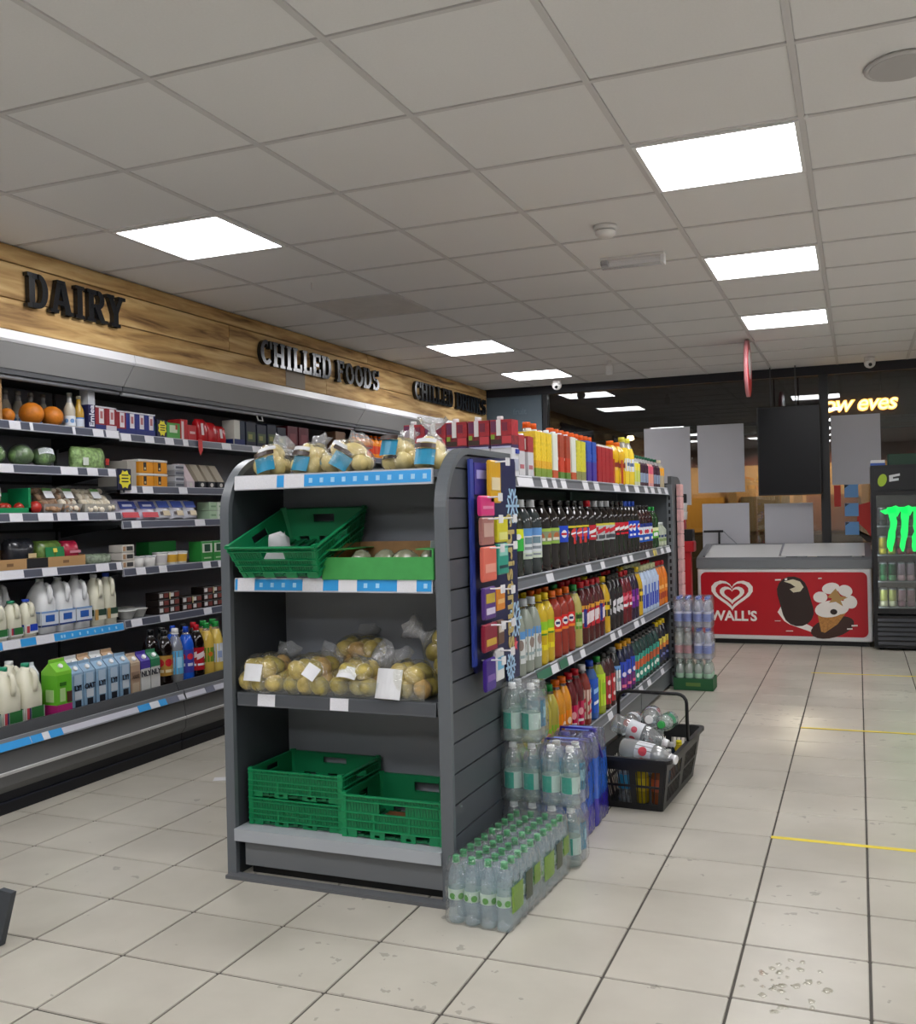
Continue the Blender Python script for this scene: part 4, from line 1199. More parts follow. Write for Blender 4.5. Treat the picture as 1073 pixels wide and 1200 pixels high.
potato_bag('clear bag of golden potatoes with square white label and printed neck in mid shelf', (-1.60, 3.0, PS), cluster(3, 2, 2, seed=4), POTM, patch=[(.07, .045, (-.01, -.072, .088), (-.75, .12, 0), LW)], tie=[(.12, .06, .06), (.01, .0, .09), (-.9, 1.0, 0)], seed=4)
potato_bag('clear bag of golden potatoes under a broad white wrapper near the right panel', (-1.407, 3.0, PS), cluster(3, 2, 2, seed=5), POTM, patch=[(.10, .10, (-.055, -.075, .055), (-.25, 0, -.15), LW)], tie=[(.08, .05, .05), (-.04, .02, .09), (-1.0, -.8, 0)], seed=5)
potato_bag('clear bag of golden potatoes stacked on the right against the back panel', (-1.36, 3.185, PS), cluster(2, 2, 4, seed=6), POTM, tie=[(.1, .05, .05), (-.045, -.02, .17), (.1, -1.0, 0)], seed=6)
# bags on top of the end unit
TEAL = M('#0f86ad', .35, var=.05)
BROWNL = M('#3a2a24', .4)
TPZ = 1.415
tops = [(-1.975, 3.07, 2, 2, 2, .2, 'clear bag of pale yellow potatoes with low teal label at the rounded left panel', -.25),
        (-1.83, 3.11, 2, 2, 2, -.15, 'clear bag of pale yellow potatoes with teal label under a crinkled clear top', .1),
        (-1.665, 3.08, 3, 2, 2, .1, 'wide clear bag of pale yellow potatoes with slanting dark and teal label', .5),
        (-1.47, 3.1, 2, 2, 2, -.2, 'clear bag of pale yellow potatoes with large raised teal label', .0),
        (-1.335, 3.06, 2, 2, 2, .1, 'clear bag of pale yellow potatoes tied at the top, beside the display strip', .05)]
for k, (x, y, nx, ny, nz, rz, lab, sl) in enumerate(tops):
    pat = [(.07, .055, (-.005, -.072, .045 if k != 3 else .085), (-.3, sl, 0), TEAL), (.075, .016, (-.005 + .02 * sl, -.070, .083 if k != 3 else .12), (-.4, sl, 0), BROWNL), (.07, .014, (.0, -.066, .1 if k != 3 else .052), (-.5, sl, 0), LW if k != 3 else BROWNL)]
    tie = [(.075, .055, .05), (0, .01, .085), (-.9, .5 * (-1) ** k, 0)] if k != 4 else [(.075, .04, .05), (.0, 0, .105), (0, .05, 0)]
    potato_bag(lab, (x, y, TPZ), cluster(nx, ny, nz, .05 if k == 4 else .055, seed=30 + k), POTP, rotz=rz, tie=tie, patch=pat, seed=30 + k)

# ================================================================ CLIP STRIP DISPLAY WITH PACKETS
NAVYB = M('#141a4a', .4)
strip = thing('christmas_display_board', 'navy hanging display board with gold vertical lettering and snowflakes', 'display board', (-1.215, 3.35, .64))
bp = MB()
bp.prism([(3.10, .74), (3.10, 1.44), (3.115, 1.455), (3.56, 1.47), (3.575, 1.455), (3.575, .64), (3.44, .64), (3.42, .72), (3.12, .72)], 'x', -1.222, -1.214, NAVYB)
wpart('board', bp, strip)
wpart('side_stripe', MB().box(-1.2215, -1.2125, 3.095, 3.125, .745, 1.45, M('#30429a', .4)), strip)
wpart('header_card', MB().box(-1.2145, -1.210, 3.13, 3.30, 1.33, 1.44, M('#332f8a', .4)), strip)
wpart('header_print', MB().box(-1.2105, -1.2095, 3.15, 3.28, 1.385, 1.415, M('#a9a4dd', .4)), strip)
GOLD = M('#b9a468', .35)
part('lettering', text_mesh('christmas', .125, GOLD, .001, .0025, spacing=1.05), strip, (-1.2125 + 1.215, 3.49 - 3.35, 1.01 - .64), (PI / 2, PI / 2, PI / 2), label='gold vertical lettering')
def flake(R):
    b = MB()
    for i in range(6):
        a = PI * i / 3
        def seg(r0, a0, r1, a1, w_=.009):
            p = Vector((0, r0 * math.cos(a0), r0 * math.sin(a0))); q = Vector((0, r1 * math.cos(a1), r1 * math.sin(a1)))
            d = (q - p).normalized(); n = Vector((0, -d.z, d.y)) * w_ / 2
            b.loft([[p + n, p - n, q - n, q + n], [v + Vector((.0015, 0, 0)) for v in (p + n, p - n, q - n, q + n)]], M('#a9cbe6', .4), False)
        seg(0, 0, R, a); seg(R * .5, a, R * .85, a + .45); seg(R * .5, a, R * .85, a - .45)
    return b
for y, z, R in ((3.53, 1.29, .075), (3.53, .86, .075), (3.47, .69, .055)):
    part('snowflake', flake(R), strip, (-1.2135 + 1.215, y - 3.35, z - .64))
sb = MB()
sb.prism([(3.53 + (.028 if i % 2 == 0 else .012) * math.sin(PI * i / 5), .765 + (.028 if i % 2 == 0 else .012) * math.cos(PI * i / 5)) for i in range(10)], 'x', -1.2138, -1.2125, M('#d9465a', .4))
wpart('red_star', sb, strip)
HOOK = M('#e2e2e6', .25)
PK = [ # y0, y1, z0, z1, colour, bands, label
    (3.28, 3.42, 1.30, 1.45, '#d9a520', [(.3, .6, '#e9d9b0')], 'mustard yellow hanging card with pale band on the display board'),
    (3.16, 3.33, 1.255, 1.325, '#d8367f', [(.35, .5, '#e88ab0')], 'hot pink hanging card on the display board'),
    (3.17, 3.32, 1.155, 1.25, '#a8706a', [(.3, .8, '#c9a59a')], 'brown and pink hanging sachet on the display board'),
    (3.36, 3.50, 1.16, 1.25, '#d8d02f', [(.1, .4, '#e6e48a')], 'bright yellow hanging sachet on the display board'),
    (3.175, 3.34, 1.03, 1.15, '#e2705f', [(.25, .5, '#eba08e')], 'coral hanging box with yellow square on the display board'),
    (3.36, 3.50, 1.045, 1.155, '#2f9a86', [(.6, .85, '#8fd0c4'), (.2, .3, '#1b3f4a')], 'teal hanging card with striped corner on the display board'),
    (3.18, 3.32, .90, 1.01, '#5a3a86', [(.5, .8, '#c9b03a'), (.15, .35, '#d9cfe6')], 'purple hanging packet with yellow panel in a gold frame on the display board'),
    (3.33, 3.44, .92, 1.0, '#e08a2a', [(.3, .5, '#efc07a')], 'orange hanging packet on the display board'),
    (3.17, 3.33, .79, .885, '#8f1f3a', [(.2, .45, '#c9a43a')], 'maroon hanging box with gold discs on the display board'),
    (3.34, 3.42, .80, .885, '#6a4a3a', [(.5, .8, '#cfc4b8')], 'brown hanging packet next to the maroon box'),
    (3.18, 3.30, .655, .765, '#3f1f86', [(.3, .5, '#7a5aa8')], 'dark purple hanging packet at the bottom of the display board'),
    (3.31, 3.41, .675, .785, '#e0dfe0', [(.35, .75, '#6fb8dc')], 'white and sky blue hanging packet at the bottom of the display board')]
for (y0, y1, z0, z1, c, bands, lab) in PK:
    y0, y1 = 3.1 + (y0 - 3.155) * .80, 3.1 + (y1 - 3.155) * .80
    yc = (y0 + y1) / 2
    xo = -1.186
    t = thing('hanging_packet', lab, 'packet', (xo, yc, z0))
    h_ = z1 - z0
    part('packet_body', MB().bbox(-.007, .007, -(y1 - y0) / 2, (y1 - y0) / 2, 0, h_, M(c, .35), .004), t)
    for a, b_, c2 in bands:
        part('printed_band', MB().box(.0072, .0082, -(y1 - y0) * .38, (y1 - y0) * .38, a * h_, b_ * h_, M(c2, .4)), t)
    part('printed_edge', MB().box(-.006, .006, -(y1 - y0) / 2 - .0008, -(y1 - y0) / 2, .1 * h_, .9 * h_, M(c, .35)), t)
    hk = MB().tube([(-1.214, yc, z1 - .008), (-1.18, yc, z1 - .006), (-1.13, yc, z1 - .004)], .003, HOOK, 6)
    hk.box(-1.135, -1.131, yc - .018, yc + .018, z1 - .02, z1 + .008, HOOK)
    part('hook', hk, strip, tuple(-v for v in strip.location))

# ================================================================ SHRINK-WRAPPED WATER
WAT = film('#dfeaec', .06, .05, .05, .15, 90)
def water(n, **k): K(n, **k)  # pale haze in the water films stands in for refracted light
GC = M('#2f9a58', .4)
water('w_small', r=.0262, h=.205, shape='water', liquid=film('#f2f9fc', .10, .17, .05, whitecol='#d6ecf8'), head=film('#fafdfe', .14, .12, .05), cap=GC, fill=.84, bands=[(.36, .52, M('#b9d0c2', .4))], marks=[(a, .42, .010, .010, M('#4f9a3a', .4)) for a in (-100, -40, 20, 140)], seg=12)
water('w_large', r=.0345, h=.21, shape='water', liquid=film('#f2faf9', .10, .14, .05, whitecol='#dcefee'), head=film('#fafdfd', .16, .12, .05), cap=M('#eef2f4', .3), fill=.8, bands=[(.22, .5, M('#b9d6ce', .4))], marks=[(a, .36, .02, .029, M('#12a08c', .4), 'bar') for a in (-110, 80)] + [(a, .36, .012, .026, M('#b9cfca', .4), 'bar') for a in (-30, 170)], seg=14)
water('w_blue', r=.0345, h=.21, shape='water', liquid=film('#f2f9fc', .10, .14, .05, whitecol='#d6ecf8'), head=film('#fafdfd', .16, .12, .05), cap=M('#d3dadd', .35), fill=.8, bands=[(.2, .66, M('#1d7fa3', .4))], marks=[(a, .45, .010, .02, M('#8fc5d8', .4), 'bar') for a in (-90, -20, 50, 160)], seg=14)
water('w_purple', r=.046, h=.365, shape='juice', liquid=M('#2a58c0', .15), head=film('#d9dfee', .06, .15, .05), cap=M('#3c2fb5', .3), fill=.6, bands=[(.1, .6, M('#1f6ad0', .35))], marks=[(a, .4, .014, .016, M('#cfdcf2', .4)) for a in (-90, -30, 30, 150)], seg=14)
water('w_rear', r=.03, h=.215, shape='water', liquid=film('#e6ebfa', .08, .25, .05), head=film('#e3e6f2', .06, .08, .05), cap=M('#6f86d6', .35), fill=.8, bands=[(.2, .45, M('#7d8cc8', .4)), (.45, .52, M('#d3d6e8', .4))], marks=[], seg=10)
water('w_rear2', r=.03, h=.215, shape='water', liquid=film('#eef5f2', .08, .25, .05), head=film('#e3ebe8', .06, .08, .05), cap=M('#cfd6d8', .35), fill=.8, bands=[(.2, .45, M('#b98a90', .4))], marks=[], seg=10)
water('w_tray', r=.03, h=.205, shape='water', liquid=film('#e0efe4', .08, .25, .05), head=film('#dfeae2', .06, .08, .05), cap=M('#b9c6c2', .35), fill=.8, bands=[(.4, .55, M('#9fc0a8', .4))], marks=[], seg=10)
def wrap(sx, sy, h, mt, pitch, seed=0, colour=None, bulge=.006):
    """shrink film: rounded box drawn in between the bottles"""
    rg = random.Random(seed)
    pts = []
    nxs, nys = max(2, int(round(sx / pitch))), max(2, int(round(sy / pitch)))
    def edge(n, L): return [(i / (n * 4), bulge * (abs(math.sin(PI * i / 4)) - 1)) for i in range(n * 4)]
    for f, d in edge(nxs, sx): pts.append((-sx / 2 + f * sx, -sy / 2 - d))
    for f, d in edge(nys, sy): pts.append((sx / 2 + d, -sy / 2 + f * sy))
    for f, d in edge(nxs, sx): pts.append((sx / 2 - f * sx, sy / 2 + d))
    for f, d in edge(nys, sy): pts.append((-sx / 2 - d, sy / 2 - f * sy))
    rings = []
    for z, s in ((.0, .95), (.012, 1.0), (h * .3, .995), (h * .55, .985), (h * .75, .97), (h * .9, .93), (h * .985, .88), (h * 1.0, .6)):
        rings.append([(x * s + rg.uniform(-.002, .002), y * (1 - (1 - s) * .6) + rg.uniform(-.002, .002), z + (rg.uniform(-.004, .004) if z > .05 and z < h * .98 else 0)) for x, y in pts])
    b = MB()
    mats = [(colour(i) if colour else mt) for i in range(len(rings) - 1)]
    b.loft(rings, mats, True)
    return b
PACKF = film('#ffffff', .06, .035, .12, 1.0, 40, ior=1.3)
def pack(label, kind, nx, ny, loc, rotz=0, group=None, filmmat=PACKF, colour=None, name='water_bottle_pack', seed=0, prints=(), kind_fn=None):
    k = KINDS[kind]
    r, h = k['r'], k['h']
    p = 2 * r + .0015
    t = thing(name, label, 'bottle pack', loc, rotz, group)
    for i in range(nx):
        for j in range(ny):
            kk = kind_fn(i, j) if kind_fn else kind
            bo, la, ca = bottle_meshes(kk)
            o = part('bottle', bo, t, ((i - (nx - 1) / 2) * p, (j - (ny - 1) / 2) * p, .001), (0, 0, random.uniform(-.3, .3)))
            part('cap', ca, o)
            if la: part('label_sleeve', la, o)
    part('shrink_film', wrap(nx * p + .006, ny * p + .006, h + .004, filmmat, p, seed, colour), t)
    for (w_, h_, lo, rz, mt) in prints:
        part('film_print', curved_patch(w_, h_, .6, mt), t, lo, (0, 0, rz))
    return t
LIMEP = film('#a8d04a', .05, .45, .2, whitecol='#8fbf2a')
DKGR = film('#3f5a2a', .05, .55, .2, whitecol='#2f4a1a')
rz = math.radians(-3.5)
def pprint(nx, ny):
    X = (nx * .0539 + .006) / 2 + .001
    return [(.09, .08, (X, -.075, .095), PI / 2, LIMEP), (.055, .085, (X, .02, .10), PI / 2, DKGR), (.05, .06, (X, .09, .11), PI / 2, LIMEP), (.05, .07, (-X, 0, .1), -PI / 2, LIMEP)]
pack('front shrink pack of small green capped water bottles on the floor tiles', 'w_small', 4, 5, (-1.092, 2.918, 0), rz, seed=1, prints=pprint(4, 5))
pack('rear shrink pack of small green capped water bottles behind its twin', 'w_small', 4, 5, (-1.075, 3.196, 0), rz, seed=2, prints=pprint(4, 5))
mixk = lambda i, j: 'w_blue' if (i == 1 and j > 0) else 'w_large'
for k in range(3):
    pack(['bottom', 'middle', 'top'][k] + ' clear water pack of the tall stack beside the grooved end panel', 'w_large', 2, 2, (-1.156, 3.44 + .003 * k, .2155 * k), .02 * k, seed=10 + k, kind_fn=lambda i, j: 'w_blue' if (i == 1 and j == 1) else 'w_large')
for k in range(2):
    pack(['lower', 'upper'][k] + ' clear water pack of the short stack behind the green capped packs', 'w_large', 2, 2, (-1.009 + .002 * k, 3.43, .2155 * k), -.01, seed=20 + k, kind_fn=lambda i, j: 'w_blue' if j == 1 else 'w_large')
PURF = film('#cfd6f2', .10, .06, .07, .6, 45)
DPUR = film('#7a6fe0', .08, .75, .15, .4, 45, whitecol='#3426b8')
BLUF = film('#8fb6f0', .08, .6, .12, .4, 45, whitecol='#3a78e6')
pcol = lambda i: DPUR if i < 2 else BLUF if i < 4 else PURF
for k in range(2):
    t = pack(['blue and purple drink bottle pack next to the short water stack', 'blue and purple drink bottle pack behind its twin, by the black basket'][k], 'w_purple', 2, 2, (-1.085, 3.715 + k * .215, 0), .03, name='drink_bottle_pack', seed=30 + k, colour=pcol)
    part('film_top_print', MB().bbox(-.05, .05, -.04, .04, .3705, .3715, M('#6f8fe0', .3), .0004), t)
    part('carry_strap', MB().tube([(.1, -.02, .26), (.07, -.02, .374), (-.07, -.02, .376), (-.1, -.02, .26)], .006, M('#2a1a8c', .4), 6), t)
# rear stack by the far end of the run
tray = thing('drink_tray', 'dark green cardboard tray of water bottles at the foot of the rear stack', 'tray', (-1.085, 7.02, 0))
TG_ = M('#1f5a33', .55)
for (a, b_, c, d) in ((-.135, .135, -.1, -.096), (-.135, .135, .096, .1), (-.135, -.131, -.096, .096), (.131, .135, -.096, .096)):
    part('tray_wall', MB().box(a, b_, c, d, 0, .085, TG_), tray)
part('tray_base', MB().box(-.135, .135, -.1, .1, 0, .004, TG_), tray)
part('tray_print', MB().box(-.05, .05, -.1008, -.1, .03, .055, M('#5f7a3a', .5)), tray)
for i in range(4):
    for j in range(3):
        bottle('w_tray', (-1.085 + (i - 1.5) * .0635, 7.02 + (j - 1) * .0625, .005), 'small water bottle standing in the dark green tray', 'bottles in the green tray', name='water_bottle')
pack('pink labelled water pack on the green tray, next to the shelf upright', 'w_rear2', 2, 3, (-1.152, 7.02, .213), 0, seed=41)
pack('blue capped water pack on the green tray, on the aisle side', 'w_rear', 2, 3, (-1.018, 7.02, .213), 0, seed=42)
pack('blue capped water pack on top of the rear stack, next to the shelf upright', 'w_rear', 2, 3, (-1.152, 7.02, .4345), 0, seed=43)
pack('blue capped water pack on top of the rear stack, on the aisle side', 'w_rear', 2, 3, (-1.018, 7.02, .4345), 0, seed=44)
# ================================================================ BASKET
BK = M('#0e0e11', .42)
bk = thing('shopping_basket', 'black plastic shopping basket full of drink bottles on the floor', 'basket', (-.885, 4.42, 0), math.radians(-3))
bw0, bd0, bw1, bd1, bh = .115, .30, .15, .345, .225   # half sizes: base / top
def bkwall(half0, half1, off0, off1, cols):
    b = MB()
    def P(u, z, o): 
        t = z / bh
        return (u * (half0 + (half1 - half0) * t), -(off0 + (off1 - off0) * t) - o, z)
    def slab(u0, u1, z0, z1, o=.004):
        b.loft([[P(u0, z0, 0), P(u1, z0, 0), P(u1, z0, o), P(u0, z0, o)], [P(u0, z1, 0), P(u1, z1, 0), P(u1, z1, o), P(u0, z1, o)]], BK, False)
    slab(-1, 1, 0, .028); slab(-1, 1, .17, bh); slab(-1, 1, .098, .108, .005)
    slab(-1, -.84, .028, .17); slab(.84, 1, .028, .17)
    slab(-.10, .10, .028, .17)
    n = cols
    for i in range(1, n):
        u = -.84 + 1.68 * i / n
        slab(u - .012, u + .012, .028, .17, .003)
    return b
part('base', MB().bbox(-bw0, bw0, -bd0, bd0, 0, .006, BK, .002), bk)
part('end_wall', bkwall(bw0, bw1, bd0, bd1, 12), bk); part('end_wall', bkwall(bw0, bw1, bd0, bd1, 12), bk, rot=(0, 0, PI))
part('side_wall', bkwall(bd0, bd1, bw0, bw1, 22), bk, rot=(0, 0, PI / 2)); part('side_wall', bkwall(bd0, bd1, bw0, bw1, 22), bk, rot=(0, 0, -PI / 2))
rm = MB()
X, Y = bw1 + .004, bd1 + .004
rm.loft([[(x * s, y * s2, z) for x, y in rrect(-X, X, -Y, Y, .03)] for s, s2, z in ((1.0, 1.0, bh - .012), (1.1, 1.05, bh - .012), (1.1, 1.05, bh + .004), (.98, .99, bh + .004))], BK, False, caps=False)
part('rim', rm, bk)
part('handle', MB().tube([(-X - .004, .03, bh - .01), (-X - .002, .03, bh + .17)] + [(-X + .04 - .042 * math.cos(math.radians(a)), .03, bh + .17 + .04 * math.sin(math.radians(a))) for a in range(20, 91, 23)] + [(X - .04 + .042 * math.cos(math.radians(a)), .03, bh + .17 + .04 * math.sin(math.radians(a))) for a in range(90, 19, -23)] + [(X + .002, .03, bh + .17), (X + .004, .03, bh - .01)], .008, BK, 8), bk)
cola('k_clear', [(.3, .55, M('#c5c9cf', .35))], discs(.42, .014, .014, cc('#c05060')), liquid=film('#dfe6ea', .1, .12, .05), cap=WHITEC, head=film('#f4f8fa', .12, .12, .05), r=.042, h=.26, shape='water', fill=1.0)
cola('k_clear2', [(.3, .6, M('#d3d6db', .35))], discs(.45, .02, .02, cc('#c84a55')), liquid=film('#d3dade', .12, .25, .05), cap=WHITEC, head=film('#f4f8fa', .12, .15, .05), r=.044, h=.25, shape='juice', fill=1.0)
cola('k_red', [(.3, .6, M('#d5d8dc', .35))], (), liquid=film('#d9e0e2', .1, .15, .05), cap=cc('#d0392e'), head=film('#e0e6e8', .1, .1, .05), r=.035, h=.25, shape='juice', fill=1.0)
cola('k_blue', [(.3, .6, cc('#3a8fc0'))], (), liquid=film('#cfe0ea', .08, .15, .05), cap=cc('#cfd6da'), head=film('#e0e6e8', .1, .1, .05), r=.033, h=.2, shape='water', fill=1.0)
cola('k_dark', [(.3, .6, cc('#26384f'))], (), liquid=M('#1a2230', .1), cap=WHITEC, head=film('#9aa', .1, .1, .05), r=.028, h=.19, shape='juice', fill=1.0)
cola('k_milk', [(.3, .6, M('#cfd6d2', .4))], (), liquid=M('#cfd3cf', .2), cap=WHITEC, head=M('#cfd3cf', .2), r=.03, h=.24, shape='slim', fill=1.0)
cola('k_yellow', [(.3, .6, cc('#d8c02a'))], (), liquid=M('#b8a020', .1), cap=cc('#e8d82a'), head=film('#e3e0b0', .1, .1, .05), r=.03, h=.18, shape='juice', fill=1.0)
cola('k_orange', [(.3, .6, cc('#c05a3a'))], (), liquid=M('#8a4a2a', .1), cap=cc('#d9dcdc'), head=film('#e3d6c8', .1, .1, .05), r=.03, h=.18, shape='juice', fill=1.0)
cola('k_green', [(.3, .6, cc('#3a8f6a'))], (), liquid=film('#cfe6e0', .1, .2, .05), cap=cc('#2f9a48'), head=film('#dff0ea', .12, .15, .05), r=.038, h=.24, shape='water', fill=1.0)
BX, BY = -.885, 4.42
# standing bottles (lower layer, seen through the grille)
st_ = [(-.07, -.22, 'k_blue', 'small blue labelled bottle standing in the basket corner'), (.0, -.22, 'k_yellow', 'small yellow capped bottle by the basket front grille'), (.07, -.22, 'k_orange', 'small rust labelled bottle in the basket corner'),
       (-.07, -.12, 'k_dark', 'small navy labelled bottle deep in the basket'), (.07, -.11, 'k_blue', 'small blue labelled bottle deep in the basket'), (.075, .0, 'k_orange', 'small rust labelled bottle by the basket side grille'),
       (-.075, .02, 'k_red', 'clear bottle with red cap standing in the basket'), (.07, .10, 'k_dark', 'small navy bottle with white cap at the basket side'), (.02, .12, 'k_milk', 'slim white capped milky bottle standing tall in the basket'), (.09, .19, 'k_yellow', 'small yellow capped bottle at the back of the basket'), (-.03, .2, 'k_clear', 'tall clear bottle standing at the back of the basket')]
for dx, dy, kd, lab in st_:
    bottle(kd, (BX + dx, BY + dy, .008), lab)
# lying on top
def lay(kd, base, tip, lab):
    d = (Vector(tip) - Vector(base)).normalized()
    e = d.to_track_quat('Z', 'Y').to_euler()
    bottle(kd, base, lab, rot=tuple(e))
lay('k_clear2', (BX - .075, BY - .245, .245), (BX + .13, BY - .30, .225), 'clear bottle with red and white label lying across the basket front')
lay('k_clear', (BX - .14, BY - .14, .33), (BX + .08, BY - .16, .26), 'large crumpled clear bottle lying highest on the basket')
lay('k_clear', (BX - .03, BY + .21, .30), (BX + .0, BY - .05, .325), 'clear bottle lying with its cap towards the basket front')
lay('k_red', (BX - .112, BY + .22, .275), (BX - .105, BY - .02, .30), 'clear bottle with red cap lying near the basket handle')
lay('k_green', (BX + .062, BY + .16, .29), (BX + .058, BY - .1, .315), 'clear bottle lying with its green cap pointing along the basket')

# ================================================================ ICE CREAM FREEZER
FZ = thing('ice_cream_freezer', 'white chest freezer with red printed front and sliding glass lids', 'freezer', (-.655, 9.75, 0))
fx0, fx1, fy0, fy1 = -1.412, .098, 9.41, 10.06
FW = M('#dcdcdc', .35)
RED = M('#b5101f', .35, var=.03, scale=4)
P = lambda n, m, label=None: wpart(n, m, FZ, label)
P('base', MB().box(fx0 + .03, fx1 - .03, fy0 + .04, fy1 - .02, .0, .045, BLACK))
P('body', MB().bbox(fx0, fx1, fy0, fy1, .045, .70, FW, .012))
fp = rrect(fx0 + .03, fx1 - .035, .085, .665, .05, 6)
P('front_graphic', MB().prism(fp, 'y', fy0 - .004, fy0 - .0005, RED))
G3 = M('#74777b', .4)
top = MB()
top.prism([(fy0 - .012, .70), (fy0 - .012, .775), (fy0 + .03, .80), (fy1, .905), (fy1, .70)], 'x', fx0 - .006, fx0 + .05, G3)
top.prism([(fy0 - .012, .70), (fy0 - .012, .775), (fy0 + .03, .80), (fy1, .905), (fy1, .70)], 'x', fx1 - .05, fx1 + .006, G3)
top.prism([(fy0 - .012, .70), (fy0 - .012, .775), (fy0 + .03, .80), (fy0 + .05, .80), (fy0 + .05, .70)], 'x', fx0 + .05, fx1 - .05, G3)
top.prism([(fy1 - .06, .70), (fy1 - .06, .89), (fy1, .905), (fy1, .70)], 'x', fx0 + .05, fx1 - .05, G3)
P('lid_frame', top)
P('inner_tub', MB().box(fx0 + .052, fx1 - .052, fy0 + .052, fy1 - .062, .701, .74, M('#e9ecee', .4)))
sl = lambda y: .80 + (y - fy0 - .03) * (.105 / .62)
for a, b_, dz in ((fx0 + .05, -.62, .0), (-.68, fx1 - .05, .008)):
    q = MB()
    ya, yb = fy0 + .045, fy1 - .055
    q.loft([[(a, ya, sl(ya) - .004 + dz), (b_, ya, sl(ya) - .004 + dz), (b_, yb, sl(yb) - .004 + dz), (a, yb, sl(yb) - .004 + dz)], [(a, ya, sl(ya) + dz), (b_, ya, sl(ya) + dz), (b_, yb, sl(yb) + dz), (a, yb, sl(yb) + dz)]], film('#f4f6f6', .02, .8, .12, whitecol='#ffffff', ior=1.2), False)  # strong white haze in the lid stands in for the bright interior
    lo = P('glass_lid', q)
    fr = MB()
    fr.loft([[(a, ya, sl(ya) + dz), (a + .018, ya, sl(ya) + dz), (a + .018, yb, sl(yb) + dz), (a, yb, sl(yb) + dz)], [(a, ya, sl(ya) + dz + .008), (a + .018, ya, sl(ya) + dz + .008), (a + .018, yb, sl(yb) + dz + .008), (a, yb, sl(yb) + dz + .008)]], CHROME, False)
    part('lid_edge', fr, lo)
rgf = random.Random(5)
for i in range(14):
    x = fx0 + .12 + i * .098
    single('ice_cream_pack', MB().bbox(-.042, .042, -.2, .2, 0, .03 + rgf.random() * .02, M(rgf.choice(['#e6e3df', '#d9e2ea', '#efefec', '#d8c9b0']), .4), .006), 'pale ice cream box inside the glass lidded freezer', 'box', (x, 9.73, .741), group='ice cream boxes in the freezer')
# logo: double heart
CREAM = M('#efe9e2', .4)
def heart(s, n=26):
    out = []
    for i in range(n):
        t = 2 * PI * i / n
        x = 16 * math.sin(t) ** 3; z = 13 * math.cos(t) - 5 * math.cos(2 * t) - 2 * math.cos(3 * t) - math.cos(4 * t)
        out.append((x / 16 * s, z / 16 * s * .82))
    return out
def heart_ring(s0, s1, y, cx, cz, mt):
    b = MB()
    o, i_ = heart(s0), heart(s1)
    n = len(o)
    for k in range(n):
        q = [o[k], o[(k + 1) % n], i_[(k + 1) % n], i_[k]]
        b.loft([[(cx + x, y, cz + z) for x, z in q], [(cx + x, y - .0012, cz + z) for x, z in q]], mt, False)
    return b
hx, hz = -1.10, .47
P('heart_logo', heart_ring(.19, .150, fy0 - .0042, hx, hz, CREAM))
P('heart_logo', heart_ring(.112, .072, fy0 - .0042, hx, hz - .008, CREAM))
part('brand_lettering', text_mesh("WALL'S", .125, CREAM, .001, .004), FZ, (-1.09 + .655, fy0 - .0052 - 9.75, .255), FY, label='cream capital lettering')
# printed chocolate bar, cone and splashes
def ell(cx, cz, rx, rz, ang, n=20):
    a = math.radians(ang)
    return [(cx + rx * math.cos(2 * PI * i / n) * math.cos(a) - rz * math.sin(2 * PI * i / n) * math.sin(a), cz + rx * math.cos(2 * PI * i / n) * math.sin(a) + rz * math.sin(2 * PI * i / n) * math.cos(a)) for i in range(n)]
PRN = [0]
def prn(name, poly, mt, lvl):
    PRN[0] += 1
    P(name, MB().prism(poly, 'y', fy0 - .0045 - PRN[0] * .0005, fy0 - .004, mt))
CHOC = M('#2b1a15', .4)
def stadium(cx, cz, w_, L, ang):
    pts = arc(0, L / 2 - w_ / 2, w_ / 2, 0, 180, 8) + arc(0, -L / 2 + w_ / 2, w_ / 2, 180, 360, 8)
    a = math.radians(ang)
    return [(cx + x * math.cos(a) - z * math.sin(a), cz + x * math.sin(a) + z * math.cos(a)) for x, z in pts]
prn('print_splash', [(-.70, .30), (-.645, .22), (-.60, .19), (-.40, .12), (-.37, .15), (-.44, .19), (-.52, .22), (-.60, .30), (-.66, .37)], CREAM, 1)
prn('print_chocolate_bar', stadium(-.545, .40, .27, .46, 14), CHOC, 2)
prn('print_chip', [(-.64, .58), (-.56, .60), (-.50, .58), (-.47, .53), (-.50, .49), (-.56, .48), (-.59, .51), (-.54, .53), (-.58, .56)], M('#d8cdb0', .4), 3)
prn('print_shadow', ell(-.235, .17, .19, .09, 18), M('#3a2018', .4), 2)
prn('print_cone', [(-.37, .36), (-.12, .30), (-.19, .20), (-.30, .12), (-.33, .13)], M('#b07a3c', .45, var=.25, scale=60), 3)
for cx, cz, rx, rz_, an in ((-.25, .335, .13, .075, 10), (-.33, .44, .06, .05, 0), (-.24, .52, .075, .05, 10), (-.12, .50, .06, .05, -20), (-.08, .40, .055, .06, 30), (-.16, .35, .07, .06, 20)):
    prn('print_swirl', ell(cx, cz, rx, rz_, an), M('#e9e3dc', .4), 4)
prn('print_caramel', [(-.27, .44), (-.20, .52), (-.16, .45), (-.10, .44), (-.16, .41), (-.14, .36), (-.20, .40), (-.26, .39), (-.23, .43)], M('#b08a52', .4), 5)
prn('print_nut', ell(-.22, .31, .03, .025, 0), CHOC, 5)
for (x, z, w_, h_) in ((-.69, .595, .05, .014), (-.62, .60, .02, .02), (-.33, .61, .03, .012), (-.05, .19, .05, .016), (-.09, .16, .045, .014), (-.60, .13, .06, .008), (-.70, .22, .05, .006)):
    prn('print_fleck', [(x - w_ / 2, z - h_ / 2), (x + w_ / 2, z - h_ / 3), (x + w_ / 2, z + h_ / 2), (x - w_ / 2, z + h_ / 3)], CREAM, 2)
